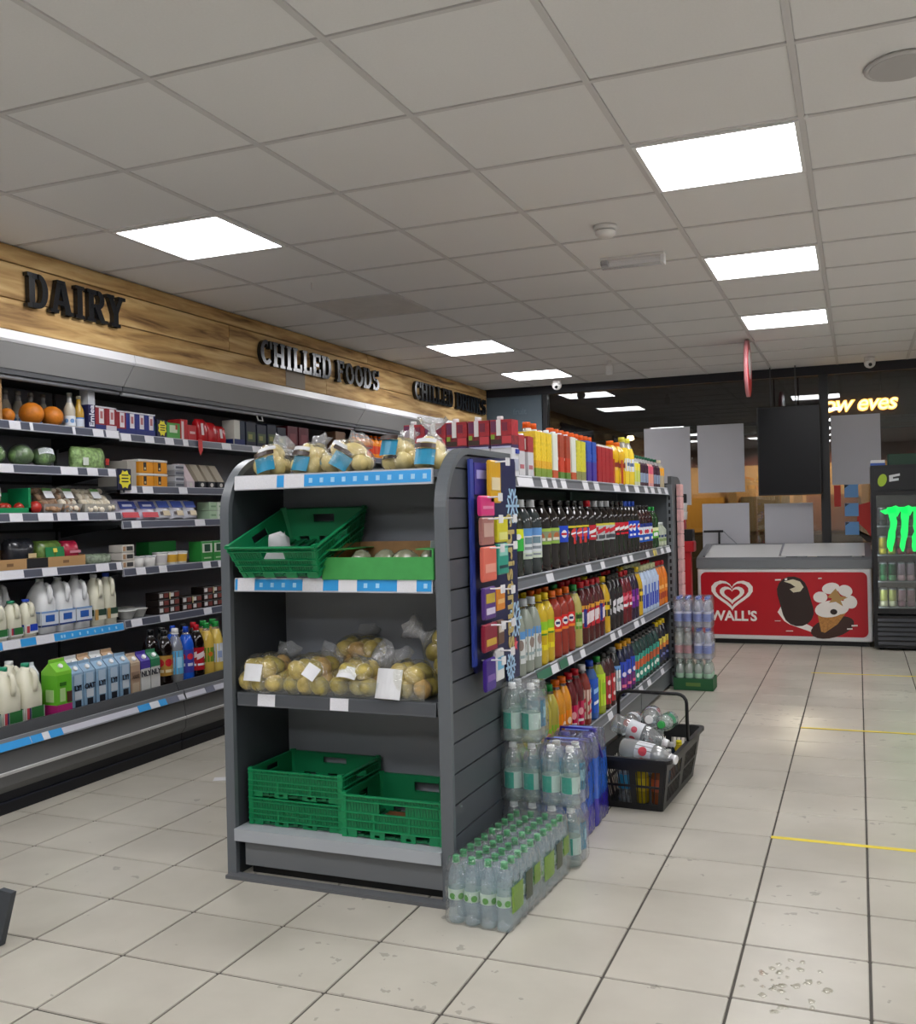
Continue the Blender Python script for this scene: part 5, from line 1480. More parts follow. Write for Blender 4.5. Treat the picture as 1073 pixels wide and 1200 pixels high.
# black metal arm behind the freezer
single('metal_arm', MB().tube([(-1.44, 10.08, 1.03), (-1.25, 10.08, 1.03)], .012, BLACK, 8).tube([(-1.29, 10.08, 1.02), (-1.29, 10.08, .89)], .010, BLACK, 8).tube([(-1.25, 10.08, 1.03), (-1.12, 10.085, .90)], .004, M('#8d8f94', .4), 6), 'thin black metal arm rising behind the freezer lid', 'bracket', (0, 0, 0))
# red stand left of the freezer
rs = thing('red_promo_stand', 'narrow red and black cardboard stand with white cups beside the freezer', 'stand', (-1.50, 9.35, 0))
REDS = M('#b3141f', .45)
part('column', MB().bbox(-.045, .045, -.05, .05, 0, .86, REDS, .006), rs)
part('shelf_head', MB().bbox(-.05, .08, -.08, .08, .86, .96, REDS, .01), rs)
part('black_band', MB().bbox(-.048, .07, -.07, .07, .961, 1.07, BLACK, .006), rs)
part('red_box', MB().bbox(-.045, .0, -.05, .05, 1.071, 1.16, REDS, .004), rs)
part('white_cup', MB().lathe([(.024, 0), (.03, .07), (.031, .075)], WHITE, 12), rs, (-.01, 0, 1.161))
part('white_cup', MB().lathe([(.024, 0), (.03, .07), (.031, .075)], WHITE, 12), rs, (-.01, 0, 1.24))
part('white_cup', MB().lathe([(.024, 0), (.026, .08), (.02, .085)], BLACK, 12), rs, (-.01, 0, 1.318))
pk = thing('pink_clip_strip', 'tall pale pink strip of packets on the far end panel', 'display strip', (-1.205, 7.3, .62))
for k in range(9):
    part('pink_packet', MB().bbox(-.02, .012, -.06, .06, k * .092, k * .092 + .088, M('#d9a9a8', .45, var=.12, scale=30), .004), pk)
single('white_bag', crumpled(.17, .16, .22, M('#d9dadb', .45), 9), 'white plastic bag on the edge of the far end bay', 'bag', (-1.33, 7.4, .621))

# ================================================================ DRINKS FRIDGE
fg = thing('drinks_fridge', 'black upright glass door drinks fridge with bright green claw logo', 'fridge', (.46, 9.55, 0))
gx0, gx1, gy0, gy1, gz = .108, .80, 9.24, 9.86, 1.60
BF = M('#0b0d12', .35)
P = lambda n, m, label=None: wpart(n, m, fg, label)
P('back', MB().box(gx0, gx1, gy1 - .03, gy1, .02, gz, BF))
P('side', MB().box(gx0, gx0 + .03, gy0, gy1 - .03, .02, gz, BF)); P('side', MB().box(gx1 - .03, gx1, gy0, gy1 - .03, .02, gz, BF))
P('roof', MB().box(gx0 + .03, gx1 - .03, gy0, gy1 - .03, gz - .03, gz, BF))
P('base', MB().box(gx0 + .03, gx1 - .03, gy0, gy1 - .03, .02, .30, BF))
for k in range(6):
    P('louvre', MB().prism([(gy0 - .012, .05 + k * .04), (gy0, .045 + k * .04), (gy0, .075 + k * .04)], 'x', gx0 + .03, gx1 - .03, M('#171a22', .35)))
for s in (gx0 + .06, gx1 - .06):
    P('foot', MB().lathe([(.02, 0), (.02, .025)], BLACK, 10, (s, gy0 + .06, 0)))
P('header', MB().box(gx0 + .03, gx1 - .03, gy0 - .004, gy0 + .03, 1.38, gz - .03, M('#14161a', .3)))
dr = P('door', MB().box(gx0 + .004, gx0 + .04, gy0 - .03, gy0 - .006, .32, 1.375, BF).box(gx1 - .04, gx1 - .004, gy0 - .03, gy0 - .006, .32, 1.375, BF).box(gx0 + .04, gx1 - .04, gy0 - .03, gy0 - .006, .32, .365, BF).box(gx0 + .04, gx1 - .04, gy0 - .03, gy0 - .006, 1.34, 1.375, BF))
part('door_glass', MB().box(gx0 + .04, gx1 - .04, gy0 - .02, gy0 - .015, .365, 1.34, film('#e6ebeb', .06, .02, .03)), dr)
MG = M('#10c24a', .4, emit=0.9)
def claw(cx, seed):
    rg = random.Random(seed)
    z = 1.17
    L, R = [], []
    n = 9
    for i in range(n + 1):
        t = i / n
        zz = 1.235 - t * .38
        wd = .031 * (1 - .3 * t) if t < .95 else .01
        cxx = cx + .012 * math.sin(t * 5)
        L.append((cxx - wd + rg.uniform(-.008, .008), zz)); R.append((cxx + wd + rg.uniform(-.008, .008), zz))
    b = MB()
    for i in range(n):
        q = [L[i], R[i], R[i + 1], L[i + 1]]
        b.loft([[(x, gy0 - .034, z_) for x, z_ in q], [(x, gy0 - .0205, z_) for x, z_ in q]], MG, False)
    return b
for k, cx in enumerate((.265, .36, .455)):
    part('claw_logo', claw(cx, 60 + k), dr)
part('claw_logo', MB().prism([(.175, 1.205), (.215, 1.175), (.29, 1.19), (.31, 1.15), (.335, 1.2), (.41, 1.16), (.43, 1.2), (.52, 1.19), (.53, 1.235), (.44, 1.225), (.40, 1.25), (.345, 1.225), (.30, 1.25), (.24, 1.225)], 'y', gy0 - .034, gy0 - .0205, MG), dr)
LEDS = emitter('fridge_led', (.95, .98, 1, 1), 6.0)
for x in (gx0 + .034, gx1 - .040):
    P('interior_lamp', MB().box(x, x + .006, gy0 + .012, gy0 + .024, .34, 1.36, LEDS))
P('header_emblem', MB().prism(ell(.20, 1.47, .035, .055, -15), 'y', gy0 - .007, gy0 - .003, M('#9ab82a', .4)))
P('header_lettering', MB().prism([(.255, 1.455), (.33, 1.465), (.33, 1.485), (.285, 1.48), (.285, 1.495), (.34, 1.505), (.34, 1.525), (.255, 1.51)], 'y', gy0 - .007, gy0 - .003, M('#c9ccd0', .4)))
CAN = cached('can_b', lambda: MB())if False else None
def can_mesh(c1, c2):
    b = MB()
    b.lathe([(.024, 0), (.03, .006), (.031, .012), (.031, .05)], M(c1, .3, metal=.3), 12)
    b.lathe([(.031, .05), (.031, .145), (.027, .158)], [M(c2, .3, metal=.3), M('#b8babf', .3, metal=.8)], 12)
    return b
sets = [(.375, [('#e8e6c0', '#d8dc7a'), ('#8a5a6a', '#b88a9a'), ('#c98a8a', '#d89a94'), ('#c98a8a', '#d89a94')], 'pale pastel'),
        (.60, [('#1f8a4a', '#17643a'), ('#c9a0a8', '#b8a0b0'), ('#8a6a7a', '#a08a9a'), ('#5a4a8a', '#8a7ab8')], 'green and mauve'),
        (.83, [('#d8c43a', '#c8b02a'), ('#b81f3a', '#9a1a30'), ('#6a1a2a', '#5a1420'), ('#2f6a4a', '#20503a')], 'yellow and red'),
        (1.08, [('#20262a', '#2a3338'), ('#20262a', '#2a3338'), ('#20262a', '#2a3338'), ('#20262a', '#2a3338')], 'dark grey')]
for z, cs, nm in sets:
    P('wire_shelf', MB().box(gx0 + .034, gx1 - .034, gy0 + .03, gy1 - .05, z - .014, z - .004, M('#8d9094', .4)))
    for q in range(2):
        for i in range(8):
            c1, c2 = cs[min(i // 2, 3)]
            me = cached(('can', c1, c2), lambda: can_mesh(c1, c2))
            single('drink_can', me, 'drink can in the %s row behind the fridge door' % nm, 'can', (gx0 + .085 + i * .072, gy0 + .09 + q * .075, z - .003), group='%s cans in the fridge' % nm)
single('green_box', MB().bbox(-.2, .2, -.12, .12, 0, .1, M('#0f3a26', .5), .006), 'dark green box lying on top of the drinks fridge', 'box', (.45, 9.5, gz))
single('white_carton_stack', MB().bbox(-.06, .06, -.08, .08, 0, .024, M('#3a5fb0', .5), .003).bbox(-.058, .058, -.078, .078, .024, .05, WHITE, .003), 'small white and blue box on top of the drinks fridge corner', 'box', (.17, 9.42, gz))

# ================================================================ WINDOW: SHEETS, SCREEN, POSTERS, NEON
SHEET = M('#b9b9c0', .6, var=.02, scale=3)
def sheet(x0, x1, z0, z1, lab, seed, y=WIN_Y + .036):
    rg = random.Random(seed)
    b = MB()
    nx, nz = 7, 9
    g = [[(x0 + (x1 - x0) * i / nx, y - .003 - .006 * abs(math.sin(i * .9 + j * .5 + seed)) * (j / nz), z1 - (z1 - z0) * j / nz) for i in range(nx + 1)] for j in range(nz + 1)]
    base = len(b.v)
    for r in g: b.v += r
    for r in g: b.v += [(p[0], p[1] + .0015, p[2]) for p in r]
    n = (nx + 1) * (nz + 1)
    for j in range(nz):
        for i in range(nx):
            a = j * (nx + 1) + i
            b.face([a, a + 1, a + nx + 2, a + nx + 1], SHEET, True)
            b.face([n + a, n + a + nx + 1, n + a + nx + 2, n + a + 1], SHEET, True)
    single('paper_sheet', b, lab, 'paper sheet')
sheet(-2.04, -1.57, 1.30, 2.10, 'blank grey paper sheet taped high on the window, behind the drinks run', 1)
sheet(-1.497, -1.04, 1.42, 2.105, 'blank grey paper sheet taped high on the window, next to the hanging screen', 2)
sheet(-1.465, -1.005, .72, 1.308, 'blank grey paper sheet taped low on the window behind the freezer arm', 3)
sheet(-.86, -.405, .72, 1.295, 'blank grey paper sheet taped low on the window under the hanging screen', 4)
sheet(-.225, .215, 1.46, 2.13, 'blank grey paper sheet taped under the orange neon lettering', 5)
sc_ = thing('hanging_screen', 'large black portrait screen hung on two rods from the ceiling', 'screen', (-.60, 9.97, 1.37))
part('housing', MB().bbox(-.29, .29, -.03, .03, 0, .86, BLACK, .006), sc_)
part('display', MB().box(-.275, .275, -.0325, -.030, .015, .845, M('#080a10', .3, spec=.25)), sc_)
for x in (-.16, .07):
    part('hanger_rod', MB().tube([(x, 0, .86), (x, 0, ZC - 1.37)], .006, M('#55565a', .3, metal=.6), 8), sc_)
REDP = M('#c22a1f', .5)
single('red_poster', MB().box(-.21, -.15, WIN_Y + .034, WIN_Y + .037, 1.25, 1.455, REDP), 'small red poster strip on the window beside the post', 'poster')
ps = thing('red_poster', 'red window poster with a dark diagonal figure shape', 'poster', (.09, WIN_Y + .035, .9))
part('poster_sheet', MB().prism([(-.09, .36), (.06, .40), (.09, .38), (.13, .02), (.05, .0), (-.02, .12), (-.10, .2)], 'y', -.001, .0015, REDP), ps)
part('dark_figure', MB().prism([(-.16, .12), (.02, .06), (.06, .24), (.09, .24), (.09, .02), (.15, -.12), (.09, -.14), (.02, .0), (-.02, .01), (-.16, .16)], 'y', -.0025, -.001, M('#2a2018', .5)), ps)
part('cream_strip', MB().box(.06, .17, -.002, .0, .26, .52, M('#d9bf86', .5)), ps)
part('cream_band', MB().prism([(-.10, -.08), (.08, -.06), (.08, -.02), (-.10, -.04)], 'y', -.003, -.001, M('#e0c98f', .5)), ps)
for k, z in enumerate((1.335, 1.155, .975)):
    nc = thing('blue_notice', 'small sky blue square notice on the window, one of three in a column', 'notice', (-.055, WIN_Y + .034, z), group='blue notices on the window')
    part('card', MB().box(-.062, .062, -.002, .0, 0, .125, M('#6ea6df', .45)), nc)
    part('corner_print', MB().prism([(-.06, .125), (-.06, .09), (-.02, .12)], 'y', -.003, -.002, M('#1d2a3c', .5)), nc)
neon = thing('neon_sign', 'glowing orange neon lettering seen through the shop window', 'sign', (.03, WIN_Y + .088, 2.24))
NEON = emitter('neon_orange', (1.0, 0.42, 0.07, 1), 2.6)
NEONC = emitter('neon_core', (1.0, 0.78, 0.35, 1), 2.6)
part('neon_letters', text_mesh('ow eves', .215, NEON, .012, .008, shear=.25, spacing=.92), neon, (0, 0, .0), FY)
part('neon_core', text_mesh('ow eves', .215, NEONC, .002, .0, shear=.25, spacing=.92), neon, (0, -.014, .0), FY)
part('neon_backing', MB().box(-.36, .36, .014, .024, -.12, .10, M('#241008', .5)), neon)
for x in (-.2, .2):
    part('hanger_rod', MB().tube([(x, .018, .1), (x, .018, .291)], .004, BLACK, 6), neon)
# outside -----------------------------------------------------------
single('pavement', MB().box(-14, 14, 10.6, 20, -.1, -.02, M('#2b2a2a', .8)), 'dark pavement outside the shop window', 'pavement')
bd = thing('street_building', 'warm lit brick and tan frontage across the pavement outside the window', 'building', (-.5, 13.2, 0))
BR = M('#5a2c22', .8, var=.25, scale=5)
TAN = M('#b98f5e', .7, var=.12, scale=3)
part('upper_wall', MB().box(-7, 7, 0, .2, 2.22, 6, M('#3a2222', .8, var=.2, scale=2)), bd)
part('brick_band', MB().box(-7, 7, 0, .2, 1.80, 2.20, BR), bd)
part('tan_panel', MB().box(-7, 7, -.02, .2, .9, 1.80, TAN), bd)
part('stall_riser', MB().box(-7, 7, -.04, .2, -.02, .9, M('#4a3a20', .8, var=.3, scale=2)), bd)
for i in range(9):
    x = -3.4 + i * .8
    part('pilaster', MB().box(x - .05, x + .05, -.09, -.02, -.02, 1.78, M('#8a6a40', .7)), bd)
    if i < 8:
        part('frontage_window', MB().box(x + .1, x + .7, -.05, -.02, .95, 1.4, M(['#7a4a22', '#5a5638', '#c08a3a', '#6a5a40'][i % 4], .4)), bd)
aw = part('added_awning', MB().prism([(-.9, 2.20), (0, 2.32), (0, 2.36), (-.9, 2.24)], 'x', -7, 7, M('#2a2226', .7)), bd)  # added to keep lamplight off the wall above
LG = emitter('added_lamp_glow', (1, .62, .3, 1), 8)
for x in (-4.2, -2.2, -.2, 1.8, 3.8):  # added lamps that brighten the tan frontage
    lm_ = part('added_lamp', MB().lathe([(.035, -.01), (.05, -.06), (.02, -.075)], LG, 12), bd, (x, -.6, 2.235))
    ld = bpy.data.lights.new('added_lamp_light', 'SPOT')
    ld.energy = 45
    ld.color = (1, .8, .58)
    ld.spot_size = 2.7
    ld.shadow_soft_size = .06
    lo = bpy.data.objects.new('added_lamp_light', ld)
    lo.location = (0, 0, -.1)
    lo.parent = lm_
    col.objects.link(lo)

# ================================================================ CEILING FITTINGS AND FLOOR DETAILS
ds = thing('hanging_disc_sign', 'round red and white promotional disc hung edge-on from the ceiling', 'sign', (-.80, 8.25, 2.155), .03)
dd = MB()
dd.loft([[(x, .0 + .23 * s * math.cos(2 * PI * i / 28), .23 + .23 * s * math.sin(2 * PI * i / 28)) for i in range(28)] for x, s in ((-.018, .9), (-.014, 1), (.014, 1), (.018, .9))], [M('#b8202b', .35), M('#d58a8f', .35), M('#b8202b', .35)], True)
part('disc', dd, ds)
part('white_print', MB().prism([(.14 * math.cos(2 * PI * i / 20) - .02, .26 + .12 * math.sin(2 * PI * i / 20)) for i in range(20)], 'x', .0178, .0195, M('#e6dcdc', .35)), ds)
part('white_print', MB().prism([(.14 * math.cos(2 * PI * i / 20) - .02, .26 + .12 * math.sin(2 * PI * i / 20)) for i in range(20)], 'x', -.0195, -.0178, M('#e6dcdc', .35)), ds)
part('hanging_wire', MB().tube([(0, 0, .46), (0, 0, ZC - 2.155)], .002, CHROME, 6), ds)
OFFW = M('#e6e4e2', .5)
def dome(x, y, lab):
    t = thing('cctv_dome', lab, 'camera', (x, y, ZC - .006))
    part('mount', MB().lathe([(.045, 0), (.048, -.02), (.046, -.03)], OFFW, 16), t)
    part('dome_housing', MB().lathe([(.046, -.03), (.05, -.05), (.045, -.075), (.03, -.092), (.01, -.1)], OFFW, 16), t)
    part('lens', MB().sphere((.004, -.035, -.07), .018, BLACKG, 10, 7), t)
dome(-2.83, 9.72, 'white dome security camera on the ceiling above the grey wall panel')
dome(.13, 9.75, 'white dome security camera on the ceiling above the neon lettering')
t = thing('smoke_detector', 'round white smoke detector on a ceiling tile', 'smoke detector', (-1.08, 4.59, ZC - .002))
part('base', MB().lathe([(.055, 0), (.056, -.018), (.05, -.02)], OFFW, 20), t)
part('chamber', MB().lathe([(.044, -.02), (.048, -.026), (.048, -.04), (.036, -.052), (.01, -.054)], OFFW, 20), t)
part('vent_ring', MB().lathe([(.0465, -.0235), (.0485, -.0255), (.0465, -.0275)], M('#77757a', .5), 20, caps=False), t)
t = thing('emergency_light', 'clear prism emergency light bar on the ceiling beside the smoke detector', 'emergency light', (-1.08, 5.2, ZC - .002), math.radians(2))
part('base_plate', MB().bbox(-.17, .17, -.03, .03, -.012, 0, OFFW, .003), t)
part('lens_bar', MB().prism([(-.028, -.012), (.028, -.012), (.02, -.055), (-.02, -.055)], 'x', -.165, .15, film('#fafafc', .05, .1, .08)), t)
part('end_block', MB().bbox(.15, .17, -.03, .03, -.06, -.012, WHITE, .004), t)
part('end_block', MB().bbox(-.17, -.13, -.022, .022, -.04, -.012, M('#9a989a', .5), .004), t)
t = thing('motion_sensor', 'small white motion sensor hanging from the ceiling before the window', 'sensor', (-2.05, 8.75, ZC - .002))
part('stem', MB().lathe([(.02, 0), (.02, -.04)], OFFW, 12), t)
part('sensor_head', MB().bbox(-.032, .032, -.03, .03, -.13, -.035, OFFW, .012), t)
t = thing('ceiling_speaker', 'round flush grey grille in a ceiling tile', 'speaker', (.155, 3.32, ZC - .002))
part('ring', MB().lathe([(.105, 0), (.11, -.006), (.1, -.01)], M('#c4c2c2', .6), 24), t)
part('grille', MB().lathe([(.097, -.004), (.094, -.0115)], M('#b3b1b1', .7), 24), t)
hk = MB().tube([(-2.88, 4.92, ZC - .004), (-2.88, 4.92, ZC - .04), (-2.875, 4.93, ZC - .055)], .003, WHITE, 6)
single('ceiling_hook', hk, 'tiny white hook hanging from the ceiling grid near the chilled cabinets', 'hook')
hk = MB().sphere((-.135, 3.60, ZC - .012), .009, WHITE, 8, 6)
single('ceiling_pin', hk, 'tiny white knob on the ceiling grid at the corner of a light panel', 'knob')
TAPE = M('#e2cc34', .5, var=.1, scale=12)
for y, x0, x1, lab in ((3.925, -.335, 1.3, 'yellow floor tape line closest to the water splash'), (5.92, -.33, 1.3, 'yellow floor tape line midway along the aisle'), (7.89, -.355, 1.2, 'worn yellow floor tape line in front of the freezer')):
    single('floor_tape', MB().box(x0, x1, y - .014, y + .014, .0002, .0012, TAPE), lab, 'tape')
single('paper_scrap', MB().bbox(-.035, .035, -.03, .03, .0005, .002, WHITEP, .0005), 'small white paper scrap on the floor between cabinets and shelf unit', 'paper', (-2.9, 3.985, 0), (0, 0, .5))
# splash of water
b = MB()
rgw = random.Random(3)
WET = film('#fbfbf8', .03, .0, .01, ior=1.33)
for i in range(40):
    cx, cy = -.21 + rgw.gauss(0, .045), 2.72 + rgw.gauss(0, .08)
    R = rgw.uniform(.004, .014)
    ring = [(cx + R * math.cos(2 * PI * j / 10) * rgw.uniform(.6, 1.3), cy + R * 1.3 * math.sin(2 * PI * j / 10) * rgw.uniform(.6, 1.3)) for j in range(10)]
    b.loft([[(x, y, .0004) for x, y in ring], [(cx + (x - cx) * .75, cy + (y - cy) * .75, .0004 + R * .04) for x, y in ring], [(cx + (x - cx) * .35, cy + (y - cy) * .35, .0004 + R * .055) for x, y in ring]], WET, True)
single('water_splash', b, 'scatter of clear water drops on the floor tiles', 'water')['kind'] = 'stuff'
b = MB()
b.loft([[(-.05, 0, 0), (.0, 0, 0), (.0, .02, 0), (-.05, .02, 0)], [(.0, 0, .17), (.05, 0, .165), (.05, .02, .165), (.0, .02, .17)]], M('#3c4148', .45), False)
single('stand_foot', b, 'dark grey slanted foot of a stand near the chilled cabinets', 'stand foot', (-2.41, 2.2, .0))
# ================================================================ GOODS IN THE CHILLED CABINETS
XF = -3.875       # front of goods on the shelves
def blk(name, cat, lab, y, z, w_, d_, h_, c, marks=(), grp=None, x=XF, rotz=0.0, r=.003, mt=None, tilt=0.0):
    """box-like pack facing +x. marks: (partname, u0,u1,v0,v1,colour) on its front face"""
    t = thing(name, lab, cat, (x - d_ / 2, y, z), group=grp, rot=(0, tilt, rotz))
    part('pack_body', MB().bbox(-d_ / 2, d_ / 2, -w_ / 2, w_ / 2, 0, h_, mt or M(c, .4), r), t)
    for qi, (n, u0, u1, v0, v1, c2) in enumerate(marks):
        part(n, MB().box(d_ / 2, d_ / 2 + .0012 + .0006 * qi, (u0 - .5) * w_, (u1 - .5) * w_, v0 * h_, v1 * h_, M(c2, .4)), t)
        # same print wraps to the side that faces down the aisle
        if n == 'wrap_print':
            part('side_print', MB().box(-d_ * .4, d_ * .4, -w_ / 2 - .0012, -w_ / 2, v0 * h_, v1 * h_, M(c2, .4)), t)
    return t
S1, S2, S3, S4, S5 = [z - .002 for z in sA]
T1, T2, T3, T4, T5 = [z - .002 for z in sB]
DK = .333
# --- top shelf
blk('cardboard_box', 'box', 'brown cardboard box beside the oranges on the top chilled shelf', 3.57, S1, .1, .25, .22, '#8a6236', x=-3.87, mt=CARD)
ORG = M('#c9761a', .5, var=.12, scale=60, bump=.1)
def fruit(lab, x, y, z, r, mt, name='orange', cat='fruit', grp=None):
    t = thing(name, lab, cat, (x, y, z), group=grp)
    part('fruit_body', MB().sphere((0, 0, r * .95), r, mt, 16, 12, 1, 1, .95), t)
    part('stem_scar', MB().lathe([(.006, 0), (.004, .003)], M('#4a5a20', .7), 8), t, (0, 0, r * 1.89))
fruit('large orange fruit next to the sauce bottles on the top chilled shelf', -3.935, 4.005, S1, .058, ORG)
fruit('large orange fruit between two others on the top chilled shelf', -3.935, 3.865, S1, .062, ORG)
fruit('smaller orange fruit by the brown cardboard box', -3.95, 3.72, S1, .04, ORG)
cola('sauce_w', [(.06, .34, M('#d3d8de', .4))], [(a, .2, .012, .012, cc('#6a94c8')) for a in (-80, -20, 40)], liquid=M('#b9b2a2', .25), cap=M('#9a9890', .4), head=film('#d5d2c8', .08, .3, .06), r=.03, h=.19, shape='slim', fill=.7)
cola('sauce_y', [(.06, .30, M('#c5ccd8', .4)), (.30, .34, M('#3a78c0', .4))], (), liquid=M('#b08a2f', .2), cap=M('#c9c4b0', .4), head=film('#d0c39a', .08, .3, .06), r=.028, h=.18, shape='slim', fill=.8)
bottle('sauce_w', (-3.91, 4.105, S1), 'clear sauce bottle with white label beside the large oranges', name='sauce_bottle')
bottle('sauce_y', (-3.91, 4.172, S1), 'amber sauce bottle with blue edged label beside the tall navy carton', name='sauce_bottle')
for i in range(5):
    bottle('sauce_w', (-4.07, 3.74 + i * .085, S1), 'sauce bottle standing behind the oranges', 'sauce bottles behind the oranges', name='sauce_bottle')
t = carton('cream', (.05, .06, .22), [(0, .62, M('#1b2050', .4)), (.62, 1, M('#b9bcc2', .4))], [F2(.3, .7, .3, .6, M('#1b2050', .4))], (-3.905, 4.232, S1), 'tall navy carton with white top and white vertical lettering', rotz=PI / 2, cap=CAPW, name='cream_carton')
part('vertical_lettering', text_mesh('Emlea', .05, M('#dfe2ea', .4), .0008, .001), t, (0, -.0315, .075), (PI / 2, -PI / 2, 0))
redp, navyp = '#8a1a26', '#1a2a7a'
for i in range(6):
    c = redp if i < 3 else navyp
    blk('spread_pack', 'pack', ['dark red', 'navy'][i >= 3] + ' pack with white picture panel on the top chilled shelf', 4.305 + i * .083, S1 if i < 2 else (S1 if i == 1 else T1), .08, .09, .135, c,
        [('picture_panel', .35, .8, .3, .92, '#d9d5d8'), ('picture_detail', .45, .7, .5, .8, '#b06a6a'), ('wrap_print', 0, 1, 0, .24, '#26306f' if i != 1 else '#c9c6d0'), ('top_band', 0, 1, .94, 1, '#cfd0d6')], ['dark red picture packs', 'navy picture packs'][i >= 3], x=-3.88)
t = blk('promo_tag', 'tag', 'yellow starburst offer tag between navy packs and green box', 4.82, T1, .085, .02, .11, '#1a1d3a')
part('starburst', MB().prism([((.04 if i % 2 else .031) * math.cos(PI * i / 8), .06 + (.05 if i % 2 else .038) * math.sin(PI * i / 8)) for i in range(16)], 'x', .0101, .0118, M('#e3d93a', .45)), t)
for k, z in enumerate((.075, .06, .045)):
    part('tag_print', MB().box(.0118, .0126, -.022, .022, z, z + .006, INK), t)
blk('green_box', 'box', 'green box with white panel beside the offer tag', 4.93, T1, .12, .1, .1, '#4f9a48', [('picture_panel', .15, .75, .4, .85, '#c9d6bd'), ('red_dot', .6, .75, .6, .9, '#b0382f')])
blk('red_pack', 'pack', 'upright red pack next to the green box', 5.03, T1, .07, .1, .13, '#b01f28', [('white_panel', .1, .4, .0, .9, '#d9cfcf')])
blk('red_pack', 'pack', 'shorter red pack with pale script next to the upright one', 5.11, T1, .085, .09, .1, '#b8252b', [('script', .2, .8, .45, .6, '#e0b8b8')])
single('shelf_tongue', MB().prism([(-.02, 0), (.02, 0), (.024, -.07), (.0, -.1), (-.018, -.07)], 'x', -.001, .001, M('#c83a3a', .45)), 'red paper tongue hanging from the top shelf price rail', 'tag', (SHELF_X + .014, 5.135, T1 + .01))
def bag(lab, y, z, w_, d_, h_, c, marks=(), x=XF, grp=None, name='food_bag', seed=0, mt=None, cat='bag', rotz=0.0, lean=0.0):
    """soft pillow pack facing +x"""
    t = thing(name, lab, cat, (x - d_ / 2, y, z), group=grp, rot=(0, lean, rotz))
    rg = random.Random(seed)
    rings = []
    for tt, s in ((0, .86), (.06, 1), (.3, 1.02), (.6, .98), (.85, .8), (.94, .5), (1, .3)):
        rings.append([(d_ / 2 * s * math.copysign(abs(math.cos(2 * PI * j / 16)) ** .75, math.cos(2 * PI * j / 16)) * (1 + rg.uniform(-.05, .05)), w_ / 2 * (1 if tt > .3 else .97) * math.copysign(abs(math.sin(2 * PI * j / 16)) ** .75, math.sin(2 * PI * j / 16)) * (1 + rg.uniform(-.05, .05)) * (1 if tt < .9 else .95), h_ * tt) for j in range(16)])
    part('bag_body', MB().loft(rings, mt or M(c, .25, var=.08, scale=25), True), t)
    for qi, (n, u0, u1, v0, v1, c2) in enumerate(marks):
        b = MB()
        vm = .0009 * qi
        xs = lambda v: vm + d_ / 2 * (1.06 if v < .6 else 1.06 - (v - .6) * .8)
        b.loft([[(xs(v0) - .001, (u0 - .5) * w_, v0 * h_), (xs(v0) - .001, (u1 - .5) * w_, v0 * h_), (xs(v1) - .001, (u1 - .5) * w_, v1 * h_), (xs(v1) - .001, (u0 - .5) * w_, v1 * h_)],
                [(xs(v0) + .001, (u0 - .5) * w_, v0 * h_), (xs(v0) + .001, (u1 - .5) * w_, v0 * h_), (xs(v1) + .001, (u1 - .5) * w_, v1 * h_), (xs(v1) + .001, (u0 - .5) * w_, v1 * h_)]], M(c2, .4), False)
        part(n, b, t)
    return t
for i in range(3):
    bag('glossy red food bag past the red packs on the top chilled shelf', 5.24 + i * .1, T1, .095, .09, .15 - .015 * i, '#b81a22', [('white_panel', .1, .35, .3, .8, '#d9c9c9')] if i != 1 else (), grp='glossy red food bags', seed=i)
blk('white_box', 'box', 'white and navy box on the top chilled shelf above the end unit', 5.62, T1, .12, .1, .17, '#d3d2c8', [('wrap_print', 0, 1, 0, .25, '#1f2f6a'), ('side_panel', .55, 1, .25, 1, '#1f2f45')])
for i in range(4):
    blk('navy_box', 'box', 'navy and olive box past the white one on the top chilled shelf', 5.76 + i * .13, T1, .115, .1, .17 - .01 * (i % 2), '#1c2436', [('picture_panel', .1, .9, .2, .6, '#4a5a3a'), ('detail', .2, .6, .3, .5, '#8a8a50')], 'navy and olive boxes')
for i in range(2):
    blk('maroon_box', 'box', 'maroon box on the top chilled shelf behind the bagged potatoes', 6.3 + i * .16, T1, .14, .1, .18, '#5a1a26', [('picture_panel', .2, .8, .3, .7, '#7a3a40')], 'maroon boxes')
cola('oj', [(.2, .55, cc('#d8452e'))], (), liquid=M('#e88a2a', .15), cap=ORC, head=film('#f0d8b0', .06, .3), r=.036, h=.2, shape='juice', fill=.8)
blk('brown_box', 'box', 'brown box beside the orange juice bottles on the top chilled shelf', 7.15 - .12, T1, .16, .1, .19, '#6a4f3a')
for i in range(22):
    bottle('oj', (-3.915, 7.3 + i * .085, T1), 'small orange juice bottle with red label on the top chilled shelf', 'orange juice bottles on the top chilled shelf', name='juice_bottle')
